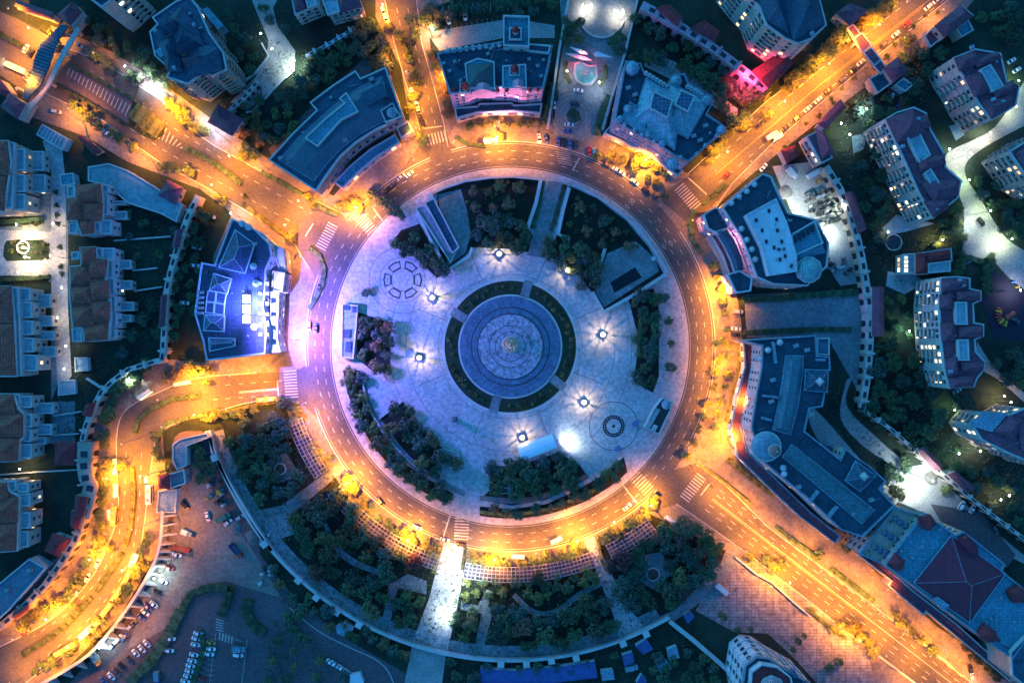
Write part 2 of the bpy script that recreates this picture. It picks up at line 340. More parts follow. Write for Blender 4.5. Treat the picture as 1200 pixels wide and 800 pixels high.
b = MB(); b.prism(PP(arc(45, 0, 360, 96)[:-1]), z_in+0.3, z_in+0.55); struct('terrace', b, tile_b)
b = MB(); b.prism(PP(arc(39, 0, 360, 96)[:-1]), z_in+0.5, z_in+0.75); struct('terrace', b, carved)
annulus('inlay_ring', 37.5, 39, metal_d, z_in+0.76)
for r in (24, 17): annulus('inlay_ring', r, r+0.8, metal_d, z_in+0.76)
for r in (84, 122, 142): annulus('inlay_ring', r, r+0.5, mat('dark_inlay', (0.12, 0.11, 0.12), 0.8, 0.2), z_in+0.01, 120)
for k in range(8):
    a = 22+45*k; b = MB(); b.sheet(PP([pol(80, a-0.25), pol(80, a+0.25), pol(116, a+0.2), pol(116, a-0.2)]), z_in+0.014); struct('inlay_line', b, MC['dark_inlay'])
# compass north-west and compass south-east
def circle(cx, cy, r, n=40): return [(cx+r*cos(2*pi*k/n), cy+r*sin(2*pi*k/n)) for k in range(n)]
def circ_ring(cx, cy, r0, r1, m, z, name='inlay_ring'):
    b = MB(); o = PP(circle(cx, cy, r1)); i = PP(circle(cx, cy, r0)); n = len(o)
    for k in range(n): b.sheet([o[k], o[(k+1) % n], i[(k+1) % n], i[k]], z)
    struct(name, b, m)
dk = MC['dark_inlay']; blk = mat('black_granite', (0.03, 0.03, 0.035), 0.5, 0.2)
for r in (13, 26, 39): circ_ring(472, 328, r, r+0.7, dk, z_in+0.016)
b = MB(); b2 = MB()
for k in range(6):
    a = 360*k/6+0
    q = lambda r, d: (472+r*cos(radians(a+d)), 328+r*sin(radians(a+d)))
    b.sheet(PP([q(13.5, -22), q(12.5, 0), q(13.5, 22), q(22.5, 22), q(23, 0), q(22.5, -22)]), z_in+0.02)
    b2.sheet(PP([q(15.5, -18), q(14.6, 0), q(15.5, 18), q(20.6, 18), q(21.2, 0), q(20.6, -18)]), z_in+0.026)
struct('inlay_panel', b, blk); struct('inlay_panel', b2, paving)
circ_ring(719, 499, 8.5, 13, blk, z_in+0.016); circ_ring(719, 499, 28, 29, dk, z_in+0.016); circ_ring(719, 499, 0.01, 2, blk, z_in+0.016)
b = MB()
for k in range(22):
    a = 2*pi*k/22; x, y = 719+10.8*cos(a), 499+10.8*sin(a); b.sheet(PP(circle(x, y, 0.7, 6)), z_in+0.024)
struct('inlay_panel', b, paving)
# --- roads
ROADS = {}
ROADS['nw'] = [(75, 56), (120, 72), (155, 96), (190, 118), (220, 149), (250, 170), (300, 198), (350, 226), (402, 252), (420, 290), (380, 345), (366, 318), (345, 285), (300, 254), (250, 224), (190, 192), (160, 171), (120, 141), (50, 108)]
ROADS['w_out'] = [(-20, 5), (20, 22), (70, 50), (80, 58), (55, 112), (40, 116), (0, 88), (-20, 78)]
ROADS['n'] = [(449, -10), (455, 20), (462, 50), (475, 95), (486, 130), (496, 165), (470, 200), (560, 190), (528, 168), (520, 145), (508, 100), (494, 50), (487, -10)]
ROADS['ne'] = [(1070, -15), (1000, 42), (897, 120), (845, 168), (806, 208), (770, 230), (820, 275), (836, 240), (858, 215), (905, 168), (1030, 64), (1130, -15)]
ROADS['se'] = [(760, 560), (816, 542), (850, 568), (900, 617), (1020, 707), (1065, 741), (1117, 783), (1180, 830), (1110, 830), (1040, 776), (990, 738), (942, 699), (872, 645), (812, 603), (795, 590), (760, 600)]
wu = smooth([(388, 400), (352, 432), (300, 437), (230, 443), (185, 460), (150, 478), (138, 502), (137, 545), (139, 600), (127, 637), (112, 670), (82, 706), (50, 732), (0, 757), (-30, 768)], 3)
wl = smooth([(-30, 840), (25, 803), (50, 784), (87, 756), (120, 718), (150, 676), (164, 645), (171, 600), (176, 560), (182, 520), (195, 500), (250, 483), (300, 470), (345, 470), (372, 490), (400, 520)], 3)
ROADS['w'] = wu+wl
for k, v in ROADS.items():
    sheet('road', v, asphalt)
zr = zc[0]+0.004; zc[0] = zr
annulus('ring_road', 209, 240, asphalt, zr)
# kerbs
for pts in ([(75, 56), (120, 72), (155, 96), (190, 118), (220, 149), (250, 170), (300, 198), (350, 226), (396, 248)],
            [(362, 315), (345, 285), (300, 254), (250, 224), (190, 192), (160, 171), (120, 141), (50, 108)],
            [(449, -10), (455, 20), (462, 50), (475, 95), (486, 130), (494, 160)], [(525, 172), (520, 145), (508, 100), (494, 50), (487, -10)],
            [(1070, -15), (1000, 42), (897, 120), (845, 168), (806, 204)], [(834, 250), (858, 215), (905, 168), (1030, 64), (1130, -15)],
            [(816, 544), (850, 568), (900, 617), (1020, 707), (1065, 741), (1117, 783), (1180, 830)], [(792, 590), (812, 603), (872, 645), (942, 699), (990, 738), (1040, 776), (1110, 830)],
            wu[6:], wl[:-6]): kerb(pts)
gaps = sorted([(ang(394, 247) % 360, ang(366, 320) % 360), (ang(494, 163) % 360, ang(526, 168) % 360), (ang(790, 195) % 360, ang(826, 252) % 360), (ang(815, 545) % 360, ang(786, 590) % 360), (ang(355, 430) % 360, ang(368, 478) % 360)], key=lambda q: min(q))
kerb(arc(209, 0, 360, 160)[:-1], True)
segs = [((a if a < b_ else b_), (b_ if a < b_ else a)) for a, b_ in gaps]; cur = segs[-1][1]-360
for a, b_ in segs:
    if a-cur > 2: kerb(arc(240, cur, a, max(4, int((a-cur)/3))))
    cur = b_
struct('kerb', kerbs, kerb_m)
# markings
mk = MB(); ym = MB(); mz = zr+0.006
def line(p0, p1, wd=0.35, bb=None):
    a, c = P(*p0), P(*p1); d = (c-a).normalized(); n = Vector((-d.y, d.x, 0))*wd/2
    (bb or mk).sheet([a-n, c-n, c+n, a+n], mz)
def dashed(pts, dash=8, gap=10, wd=0.25):
    L = 0; on = True; rem = dash
    for a, c in zip(pts[:-1], pts[1:]):
        d = hypot(c[0]-a[0], c[1]-a[1]); t = 0
        while t < d:
            s = min(rem, d-t)
            if on: line((a[0]+(c[0]-a[0])*t/d, a[1]+(c[1]-a[1])*t/d), (a[0]+(c[0]-a[0])*(t+s)/d, a[1]+(c[1]-a[1])*(t+s)/d), wd)
            t += s; rem -= s
            if rem <= 1e-6: on = not on; rem = dash if on else gap
for r, dsh in ((219.5, 6), (229, 6)): dashed(arc(r, 0, 360, 240), dsh, 9)
for r in (211,):
    p = arc(r, 0, 360, 240)
    for a, c in zip(p[:-1], p[1:]): line(a, c, 0.18)
cur = segs[-1][1]-360
for a, b_ in segs:
    p = arc(237.3, cur, a, max(4, int((a-cur)/2)))
    for q, c in zip(p[:-1], p[1:]): line(q, c, 0.18)
    cur = b_
def crosswalk(cx, cy, rd, across, ln):
    d = Vector((cos(radians(rd)), sin(radians(rd)))); n = Vector((-d.y, d.x)); k = int(across/3.3)
    for i in range(k):
        t = (i+0.5)/k*across-across/2; c = Vector((cx, cy))+n*t
        line(tuple(c-d*ln/2), tuple(c+d*ln/2), 0.55)
for c in ((383, 277, 28, 34, 13), (428, 262, -42, 27, 14), (511, 162, 76, 26, 13), (806, 231, 140, 34, 14), (812, 571, 37, 36, 13), (752, 566, 136, 26, 15), (541, 619, 3, 28, 17), (341, 450, -4, 34, 15)): crosswalk(*c)
for a, c in (((358, 277), (367, 262)), ((438, 245), (450, 261)), ((497, 151), (518, 148)), ((806, 208), (828, 228)), ((821, 580), (832, 566)), ((730, 568), (747, 590)), ((528, 602), (519, 630)), ((325, 446), (327, 468)), ((671, 200), (679, 185))): line(a, c, 0.6)
for i in range(6): line((651+i*0.6, 178+i*2.6), (668+i*0.6, 181+i*2.6), 0.25)
dashed([(105, 82), (150, 112), (200, 148), (260, 186)], 6, 9); dashed([(75, 106), (130, 136), (190, 175), (250, 210), (345, 262)], 6, 9); dashed([(285, 205), (365, 250)], 6, 9)
dashed([(462, -5), (475, 60), (500, 145)], 6, 9); dashed([(475, -5), (488, 60), (510, 145)], 6, 9)
for o_ in (-12, 12): dashed([(1100+o_*0.6, -10+o_*0.8), (960+o_*0.6, 98+o_*0.8), (835+o_*0.6, 205+o_*0.8)], 7, 9)
line((1100, -8), (965, 96), 0.3, ym); line((965, 96), (838, 205), 0.3, ym); line((1101.5, -6.5), (966.5, 97.5), 0.2, ym)
for o_ in (-14, -7, 7, 14): dashed([(835-o_*0.6, 585+o_*0.8), (1000-o_*0.6, 712+o_*0.8), (1130-o_*0.6, 812+o_*0.8)], 7, 9)
line((835, 584), (1000, 711), 0.3); line((834, 585.5), (999, 712.5), 0.3, ym); line((1000, 711), (1140, 819), 0.3)
dashed([(330, 446), (250, 452)], 6, 9); dashed([(330, 462), (250, 468)], 6, 9); line((280, 459), (325, 455), 0.4); line((280, 460.5), (325, 456.5), 0.25)
dashed([(148, 530), (146, 590), (137, 640), (115, 680), (80, 718), (40, 745)], 6, 9); dashed([(166, 530), (163, 600), (155, 650), (135, 690), (95, 735), (40, 780)], 6, 9)
# outlined diamonds painted on the ring road
for x, y in ((735, 242), (741, 235), (778, 289), (786, 285)):
    a = radians(ang(x, y)+90); q = [(x+3.5*cos(a), y+3.5*sin(a)), (x-1.6*sin(a), y+1.6*cos(a)), (x-3.5*cos(a), y-3.5*sin(a)), (x+1.6*sin(a), y-1.6*cos(a))]
    for i in range(4): line(q[i], q[(i+1) % 4], 0.2)
# hatched nose beside the green island
for i in range(7): line((186+i*4.2, 165+i*1.8-2), (191+i*4.2, 146+i*4.4), 0.5)
# bay lines of the striped car park
sheet('parking_bay', [(82, 79), (120, 97), (156, 118), (150, 146), (110, 124), (68, 98)], asph_blue)
for i in range(17):
    x, y = 82+i*4.4, 80+i*2.7; line((x, y), (x-3-i*0.15, y+8+i*0.28), 0.45)
struct('road_marking', mk, paint); struct('road_marking', ym, yel_paint)
mk = MB(); mz = zr+0.006
p = smooth([(339, 711), (372, 738), (410, 758), (440, 772), (455, 786), (463, 805)], 5)
for a, c in zip(p[:-1], p[1:]): line(a, c, 0.5)
for i in range(11): line((235-i*0.5, 745+i*6), (244-i*0.5, 746+i*6), 0.2); line((246-i*0.5, 748+i*6), (254-i*0.5, 749+i*6), 0.2)
line((253, 742), (245, 805), 0.25); line((290, 748), (283, 805), 0.25); line((262, 745), (284, 751), 0.25)
for i in range(5): line((258+i*3.6, 740+i*1.2), (257+i*3.6, 749+i*1.2), 0.7)
for i in range(5): line((253, 725+i*3), (262, 727+i*3), 0.5)
for i in range(14): line((505+i*7, 8-i*0.5), (504.5+i*7, 20-i*0.5), 0.25)
for i in range(22): line((505+i*6, 44-i*1.3), (505+i*6, 36-i*1.3), 0.15)
# court in front of the fountain
for r in (11, 15, 20, 25, 30): 
    q = circle(672, 135, r, 40)
    for a, c in zip(q, q[1:]+q[:1]): line(a, c, 0.15)
struct('yard_marking', mk, paint)
# park outside the ring, south
sheet('park_lawn', sector(262, 366, ang(245, 507), 160, 6)+[], lawn_d, 0.06) if False else None
PARK = arc(256, 157, 50, 40)+[(850, 645), (832, 690), (785, 727)]+arc(367, 59, 164, 50)
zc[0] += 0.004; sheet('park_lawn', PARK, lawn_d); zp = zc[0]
def pk(pts, m=paving_b): zc[0] += 0.002; return sheet('park_path', pts, m, zc[0]+0.004)
pk(sector(350, 365, 61, 164, 50))
pk([(396, 543), (403, 551), (340, 604), (345, 625), (305, 640), (292, 600), (330, 592)])
pk([(520, 636), (546, 636), (540, 690), (524, 764), (482, 755), (503, 700)], paving)
pk([(484, 750), (524, 758), (514, 830), (468, 830)], conc)
pk([(684, 632), (696, 628), (730, 700), (757, 738), (727, 752), (718, 718)], paving)
pk([(862, 640), (868, 655), (832, 697), (788, 729), (760, 726), (790, 715), (820, 685)])
pk([(752, 650), (775, 646), (787, 672), (765, 690), (748, 680)])
pk([(312, 540), (335, 530), (352, 556), (325, 567)], paving2)
pk(smooth([(383, 612), (395, 635), (415, 654), (452, 670)])+smooth([(450, 676), (410, 660), (390, 640), (379, 614)]))
pk(smooth([(600, 699), (625, 720), (655, 718), (680, 700), (712, 682)])+smooth([(709, 677), (676, 694), (652, 712), (627, 714), (604, 694)]))
pk([(478, 672), (500, 680), (500, 696), (466, 688), (456, 735), (447, 732), (456, 684)])
pk([(540, 705), (560, 709), (570, 690), (576, 692), (572, 710), (578, 714), (566, 762), (556, 760), (564, 718), (540, 714)])
pk([(722, 680), (748, 676), (748, 683), (724, 684)])
mz = zc[0]+0.01
sheet('green_island', [(156, 118), (180, 135), (193, 146), (193, 158), (180, 165), (165, 158), (150, 147)], lawn, zr+0.13)
# ================================================================== BUILDINGS
WM = {}
def win_mesh(w_, h_, lit, frame, depth=0.12):
    key = (round(w_, 1), round(h_, 1), lit, frame.name)
    if key in WM: return WM[key]
    b = MB(); t = 0.16
    # faces +x, origin at the bottom centre of the opening
    def bx(y0, y1, z0, z1, x1, mi):
        b.prism([(0, y0), (x1, y0), (x1, y1), (0, y1)], z0, z1, mi, bottom=True)
    bx(-w_/2, w_/2, 0, h_, 0.05, 1)
    for y0, y1, z0, z1 in ((-w_/2-t, w_/2+t, h_, h_+t), (-w_/2-t*1.6, w_/2+t*1.6, -t, 0), (-w_/2-t, -w_/2, 0, h_), (w_/2, w_/2+t, 0, h_), (-0.04, 0.04, 0, h_)): bx(y0, y1, z0, z1, depth, 0)
    g = {0: glass_d, 1: lit_warm, 2: lit_cool}[lit]
    WM[key] = b.mesh('window', [frame, g]); return WM[key]
WQ = {}
def win(parent, pos, rz, w_, h_, lit, frame):
    L = WQ.setdefault(parent.name, [])
    if len(L) < 100:
        o = link('window', win_mesh(w_, h_, lit, frame), parent, Vector(pos)-parent.location, rz)
        if lit: o['label'] = 'lit window'
        L.append(o)
    else: L.append((Vector(pos), rz, w_, h_, lit, frame))
def flush_windows():
    for nm, L in list(WQ.items()):
        rest = L[100:]
        if not rest: continue
        par = bpy.data.objects[nm]; b = MB(); frs = []
        for pos, rz, w_, h_, lit, fr in rest:
            me = win_mesh(w_, h_, lit, fr); M = Matrix.Translation(pos) @ Matrix.Rotation(rz, 4, 'Z')
            base = len(b.v); b.v += [tuple(M @ v.co) for v in me.vertices]
            for m_ in (fr, {0: glass_d, 1: lit_warm, 2: lit_cool}[lit]):
                if m_ not in frs: frs.append(m_)
            ids = [frs.index(fr), frs.index({0: glass_d, 1: lit_warm, 2: lit_cool}[lit])]
            for p in me.polygons: b.f.append(tuple(base+i for i in p.vertices)); b.m.append(ids[p.material_index])
        if len(frs) == 1: frs.append(glass_d)
        o = b.build('window', frs, par); o['kind'] = 'stuff'
def wins_edge(parent, a, c, z0, z1, fl=3.1, sp=3.0, w_=1.3, h_=1.7, lit=0.0, frame=None, cool=0.5, margin=1.0):
    a = Vector((a[0], a[1], 0)); c = Vector((c[0], c[1], 0)); d = c-a; L = d.length
    if L < 2*margin+w_: return
    d.normalize(); nrm = Vector((d.y, -d.x, 0)); rz = atan2(nrm.y, nrm.x)
    n = max(1, int((L-2*margin)/sp)); rows = max(1, int((z1-z0)/fl)); fh = (z1-z0)/rows
    for r_ in range(rows):
        for i in range(n):
            p = a+d*(margin+(L-2*margin)*(i+0.5)/n)+nrm*0.003
            lt = 0
            if R.random() < lit: lt = 2 if R.random() < cool else 1
            win(parent, (p.x, p.y, z0+fh*r_+fh*0.28), rz, w_, min(h_, fh*0.62), lt, frame or stone)
def facing(a, c):   # wall whose outside looks towards the middle of the picture
    m = Vector(((a[0]+c[0])/2, (a[1]+c[1])/2)); n = Vector((c[1]-a[1], -(c[0]-a[0])))
    if n.length < 0.1: return False
    return (-m).normalized().dot(n.normalized()) > 0.12
class B:
    """one building; every call adds a part"""
    def __init__(s, label, cat='building', name='building', ref=(0, 0), group=None):
        s.t = thing(name, label, cat, tuple(P(*ref)), group); s.t.location.z = 0
    def block(s, px, z1, z0=0, wall=cream, roof=roof_b, par=0.9, pw=0.45, parm=None, win=None, at=None, cornice=True, floors=None, nroof='roof', nwall='wall'):
        p = ccw(PP(px, z1, at)); p = [Vector((q.x, q.y, 0)) for q in p]
        b = MB(); n = len(p)
        for i in range(n):
            a, c = p[i], p[(i+1) % n]; b.face([(a.x, a.y, z0), (c.x, c.y, z0), (c.x, c.y, z1), (a.x, a.y, z1)])
        s.t and b.build(nwall, wall, s.t)
        b = MB(); b.sheet(p, z1-0.002); b.build(nroof, roof, s.t)
        if par:
            o_ = inset(p, -0.18); i_ = inset(p, pw); b = MB(); b.ring(o_, i_, z1-0.5, z1+par); b.build('parapet', parm or stone, s.t)
        if cornice and z1-z0 > 6:
            b = MB()
            for zz in ([z0+(z1-z0)*k/3 for k in (1, 2)] if floors is None else floors):
                b.ring(inset(p, -0.22), inset(p, 0.02), zz, zz+0.28)
                o_ = inset(p, -0.22); 
            b.build('cornice', parm or stone, s.t)
        if z1 > 6 and roof not in (maroon, brown_t, glass_b, terra) and abs(area2(p))/2 > 170:
            q = inset(p, 2.2); xs = [v.x for v in q]; ys = [v.y for v in q]; qt = [(v.x, v.y) for v in q]; rc = random.Random(int(abs(px[0][0]*13+px[0][1]))); nn_ = min(14, int(abs(area2(p))/2/70))
            for _ in range(nn_*3):
                x, y = rc.uniform(min(xs), max(xs)), rc.uniform(min(ys), max(ys))
                if nn_ <= 0 or not inside(x, y, qt): continue
                nn_ -= 1; b = MB(); t_ = rc.random(); an = rc.choice((0.3, 1.2, -0.5))
                if t_ < 0.4: b.box((x, y, z1), (rc.uniform(.8, 1.8), rc.uniform(.7, 1.2), rc.uniform(.5, 1.1)), an); nm = 'roof_unit'
                elif t_ < 0.7: b.box((x, y, z1+.1), (rc.uniform(3, 7), .22, .22), an); b.box((x, y, z1), (.3, .4, .1), an); nm = 'pipe'
                else: b.lathe((x, y, z1), [(.3, 0), (.3, .7), (.45, .75), (.45, .95), (0, 1.05)], 8); nm = 'vent_cowl'
                b.build(nm, rc.choice((metal_g, roof_l, metal_d)), s.t)
        if win is not None:
            kw = dict(win); 
            for i in range(n):
                a, c = p[i], p[(i+1) % n]
                if facing(a, c): wins_edge(s.t, a, c, z0+0.4, z1-0.6, **kw)
        return p
    def hip(s, quad, z0, rh, m=slate, at=None, frac=0.5, name='hip_roof', eave=0.35, rim=None):
        p = ccw(PP(quad, z0, at)); p = [Vector((q.x, q.y, 0)) for q in p]
        if (p[1]-p[0]).length < (p[2]-p[1]).length: p = p[1:]+p[:1]
        a, c, d, e = p; W = (d-c).length; L = (c-a).length; u = (c-a).normalized()
        m1 = (a+e)/2; m2 = (c+d)/2; dirn = (m2-m1); ln = dirn.length; dirn.normalize()
        k = min(W*frac, ln*0.499); r1 = m1+dirn*k; r2 = m2-dirn*k
        z = lambda q, zz: (q.x, q.y, zz)
        b = MB(); b.face([z(a, z0), z(c, z0), z(r2, z0+rh), z(r1, z0+rh)]); b.face([z(d, z0), z(e, z0), z(r1, z0+rh), z(r2, z0+rh)])
        b.face([z(c, z0), z(d, z0), z(r2, z0+rh)]); b.face([z(e, z0), z(a, z0), z(r1, z0+rh)])
        b.prism(p, z0-0.25, z0-0.005)
        o = b.build(name, m, s.t)
        cap = MB(); 
        for q, r_ in ((a, r1), (e, r1), (c, r2), (d, r2)): cap.tube(z(q, z0+0.02), z(r_, z0+rh+0.02), 0.12, 0.12, 4)
        if (r2-r1).length > 0.5: cap.tube(z(r1, z0+rh+0.02), z(r2, z0+rh+0.02), 0.12, 0.12, 4)
        cap.build('ridge_tiles', rim or m, o)
        if rim:
            b = MB(); b.ring(inset(p, -0.35), inset(p, 0.1), z0-0.3, z0+0.25); b.build('roof_rim', rim, o)
        return o
    def gable(s, quad, z0, rh, m=slate, name='gable_roof'):
        p = ccw(PP(quad, z0)); p = [Vector((q.x, q.y, 0)) for q in p]
        if (p[1]-p[0]).length < (p[2]-p[1]).length: p = p[1:]+p[:1]
        a, c, d, e = p; r1 = (a+e)/2; r2 = (c+d)/2; z = lambda q, zz: (q.x, q.y, zz)
        b = MB(); b.face([z(a, z0), z(c, z0), z(r2, z0+rh), z(r1, z0+rh)]); b.face([z(d, z0), z(e, z0), z(r1, z0+rh), z(r2, z0+rh)])
        b.face([z(c, z0), z(d, z0), z(r2, z0+rh)]); b.face([z(e, z0), z(a, z0), z(r1, z0+rh)]); return b.build(name, m, s.t)
    def strip(s, A, Bb, z0, z1, m=roof_t, f=0.3, name='ridge_roof', rim=stone):
        a = [Vector((q.x, q.y, 0)) for q in PP(A, z0)]; c = [Vector((q.x, q.y, 0)) for q in PP(Bb, z0)]; n = len(a)
        if area2(a+c[::-1]) < 0: a, c = c, a
        def sh(t, i):
            q = a[i].lerp(c[i], t); 
            if i == 0: q = q+(a[1].lerp(c[1], t)-q).normalized()*(z1-z0)*0.8
            if i == n-1: q = q+(a[n-2].lerp(c[n-2], t)-q).normalized()*(z1-z0)*0.8
            return q
        i1 = [sh(f, i) for i in range(n)]; i2 = [sh(1-f, i) for i in range(n)]; z = lambda q, zz: (q.x, q.y, zz)
        b = MB()
        for i in range(n-1):
            b.face([z(a[i], z0), z(a[i+1], z0), z(i1[i+1], z1), z(i1[i], z1)]); b.face([z(i1[i], z1), z(i1[i+1], z1), z(i2[i+1], z1), z(i2[i], z1)]); b.face([z(i2[i], z1), z(i2[i+1], z1), z(c[i+1], z0), z(c[i], z0)])
        b.face([z(c[0], z0), z(a[0], z0), z(i1[0], z1), z(i2[0], z1)]); b.face([z(a[-1], z0), z(c[-1], z0), z(i2[-1], z1), z(i1[-1], z1)])
        o = b.build(name, m, s.t)
        if rim:
            loop = ccw(a+c[::-1]); b = MB(); b.ring(inset(loop, -0.3), inset(loop, 0.15), z0-0.4, z0+0.3); b.build('roof_rim', rim, o)
        return o
    def dome(s, x, y, r, z0, m=roof_t, base=1.5, n=16, name='dome', k=0.8, tip=None):
        c = P(x, y, z0+base); c.z = z0; rr = r*S*(HC-z0)/HC; b = MB()
        pr = [(rr, 0), (rr, base)]+[(rr*0.94*cos(radians(t)), base+rr*k*sin(radians(t))) for t in range(0, 91, 15)]; pr[-1] = (0, pr[-1][1])
        b.lathe(c, pr, n); o = b.build(name, m, s.t)
        f = MB(); top = base+rr*k; f.lathe(c, [(0.3, top-0.1), (0.35, top+0.5), (0.08, top+0.8), (0, top+2)], 6); f.build('finial', tip or stone, o); 
        e = MB(); e.lathe(c, [(rr, base-0.3), (rr+0.35, base-0.25), (rr+0.35, base+0.1), (rr*0.9, base+0.15)], n); e.build('dome_rim', tip or stone, o)
        return o
    def cone(s, x, y, r, z0, h, m=slate, base=2, n=12, wall=cream, name='turret'):
        c = P(x, y, z0); rr = r*S; b = MB(); b.lathe((c.x, c.y, z0), [(rr, -2), (rr, base), (rr+0.25, base), (rr+0.25, base+0.3)], n); o = b.build(name, wall, s.t)
        b = MB(); b.lathe((c.x, c.y, z0+base+0.3), [(rr+0.3, 0), (rr*0.5, h*0.55), (0, h)], n); b.build('turret_roof', m, o); return o
    def prism(s, px, z0, z1, m, name, at=None):
        b = MB(); b.prism(PP(px, z1, at), z0, z1); return b.build(name, m, s.t)
    def units(s, pts, z, name='roof_vent', size=(2.2, 1.6, 1.3), rz=0.3, m=None):
        for x, y in pts:
            c = P(x, y, z); b = MB(); b.box((c.x, c.y, z), size, rz); b.box((c.x, c.y, z+size[2]), (size[0]*0.7, size[1]*0.7, 0.25), rz); b.build(name, m or metal_g, s.t)
# ---- 1 curved hall, north-west of the ring
b1 = B('curved blue-grey hall with round skylight and stepped roof beside north-west avenue', 'hall', 'curved_hall', (400, 150))
out1 = [(417, 84), (423, 93), (452, 80), (472, 137), (461, 143), (440, 153), (418, 167), (400, 183), (385, 203), (371, 224), (345, 207), (316, 188), (343, 158), (372, 130), (364, 121), (392, 100)]
p = b1.block(out1, 15, wall=cream2, roof=slate, par=1.0)
b1.strip([(368, 212), (383, 192), (400, 174), (422, 157), (447, 144), (461, 136)], [(328, 188), (350, 162), (372, 142), (392, 124), (420, 104), (447, 91)], 15.2, 18.5, mat('blue_metal_roof', (0.06, 0.12, 0.16), 0.5, 0.2, 0.15, brick=(0.8, 6, 0.08, 0.7)), 0.28, rim=roof_l)
b1.block([(358, 162), (382, 139), (404, 121), (398, 116), (406, 109), (420, 131), (400, 141), (372, 172)], 20, 17.5, wall=roof_l, roof=roof_t, par=0.5, cornice=False)
b1.block([(446, 130), (460, 121), (470, 137), (452, 144)], 17.5, 15, wall=slate, roof=roof_d, par=0.5, cornice=False); b1.dome(459, 132, 5, 17.5, roof_l, 0.5)
b1.prism([(422, 110), (447, 97), (455, 112), (430, 124)], 15, 20.5, slate, 'raised_roof')
wl1 = [(467, 141), (452, 149), (440, 155), (424, 166), (408, 180), (394, 199), (380, 221)]
for i in range(len(wl1)-1):
    wins_edge(b1.t, P(*wl1[i+1], 15), P(*wl1[i], 15), 7.5, 14.3, fl=6, sp=2.9, w_=1.7, h_=4.6, margin=0.2, frame=stone)
b1.block([(463, 158), (468, 167), (441, 184), (421, 201), (402, 220), (392, 214), (411, 194), (434, 175)], 7, wall=cream2, roof=roof_t, par=0.5, win=dict(fl=7, sp=3.6, w_=2.2, h_=4, lit=0.4, cool=0))
b1.block([(465, 150), (478, 142), (484, 154), (470, 162)], 7, wall=cream2, roof=slate, par=0.5)
b1.units([(340, 190), (352, 178), (436, 94), (330, 186), (405, 165)], 15.4)
# ---- 2 pink chateau north
b2 = B('pink chateau with dark flat roof, gabled front and rear tower pavilion north of ring', 'chateau', 'chateau', (580, 95))
b2.block([(513, 64), (590, 50), (647, 55), (636, 104), (612, 106), (600, 103), (583, 103), (565, 101), (548, 108), (528, 111)], 23, wall=pink, roof=roof_d, par=1.4, parm=roof_l, win=dict(fl=3.6, sp=2.7, w_=1.3, h_=2.1, lit=0.08, cool=1, frame=white_r))
b2.block([(545, 75), (560, 69), (579, 73), (580, 104), (548, 104)], 25, 23, wall=roof_l, roof=roof_t, par=0.5, cornice=False); b2.hip([(547, 76), (578, 74), (579, 103), (549, 103)], 25.2, 3.5, mat('green_slate_roof', (0.07, 0.11, 0.11), 0.6, 0.2, 0.2, brick=(1.2, 0.9, 0.09, 0.6)))
for x, y in ((545, 103), (603, 83)): b2.block([(x-6, y-5), (x+6, y-5), (x+6, y+6), (x-6, y+6)], 25, 23, wall=roof_l, roof=roof_d, par=0.5, cornice=False); b2.cone(x, y, 4, 25, 4, maroon)
b2.block([(589, 78), (616, 76), (617, 103), (589, 104)], 25, 23, wall=pink, roof=roof_t, par=0.6, cornice=False)
for xa, xb, yy in ((553, 580, 108), (598, 616, 104)):
    g = MB(); a, c = P(xa, yy, 23), P(xb, yy, 23); mid = (a+c)/2
    g.prism([(a.x, a.y-0.5), (c.x, a.y-0.5), (c.x, a.y+2.5), (a.x, a.y+2.5)], 17, 24); g.face([(a.x, a.y-0.5, 24), (c.x, a.y-0.5, 24), (mid.x, a.y-0.5, 28)]); g.face([(a.x, a.y-0.5, 24), (mid.x, a.y-0.5, 28), (mid.x, a.y+2.5, 28), (a.x, a.y+2.5, 24)]); g.face([(c.x, a.y-0.5, 24), (c.x, a.y+2.5, 24), (mid.x, a.y+2.5, 28), (mid.x, a.y-0.5, 28)])
    g.build('gable', pink, b2.t)
for x in (532, 541, 583, 594, 620, 629): b2.cone(x, 108-abs(x-580)*0.02, 1.8, 22, 3, maroon, wall=pink)
b2.block([(533, 127), (560, 125), (562, 122), (600, 121), (602, 124), (635, 122), (633, 133), (600, 130), (560, 132), (535, 139)], 7, wall=cream2, roof=roof_d, par=0.6, win=dict(fl=6, sp=4, w_=2.4, h_=3.6, lit=0.7, cool=0.1))
b2.block([(590, 20), (620, 21), (620, 56), (590, 55)], 27, wall=white_r, roof=roof_t, par=1.4, win=dict(fl=4, sp=3.4))
b2.block([(597, 33), (611, 33), (611, 47), (597, 47)], 29, 27, wall=slate, roof=roof_d, par=0.4, cornice=False); b2.cone(604, 38, 3, 29, 4, maroon)
b2.block([(619, 52), (645, 54), (643, 63), (618, 60)], 24.5, 23, wall=white_r, roof=roof_d, par=0.4, cornice=False)
b2.units([(520, 75), (527, 84), (533, 73), (575, 58), (630, 78), (634, 90), (572, 64), (540, 95), (620, 70)], 23.1, size=(1.6, 1.3, 0.9))
for i in range(9): b2.dome(524+i*7.6, 60-i*0.95, 2.4, 22, white_r, 1.5, 8, 'roof_dome')
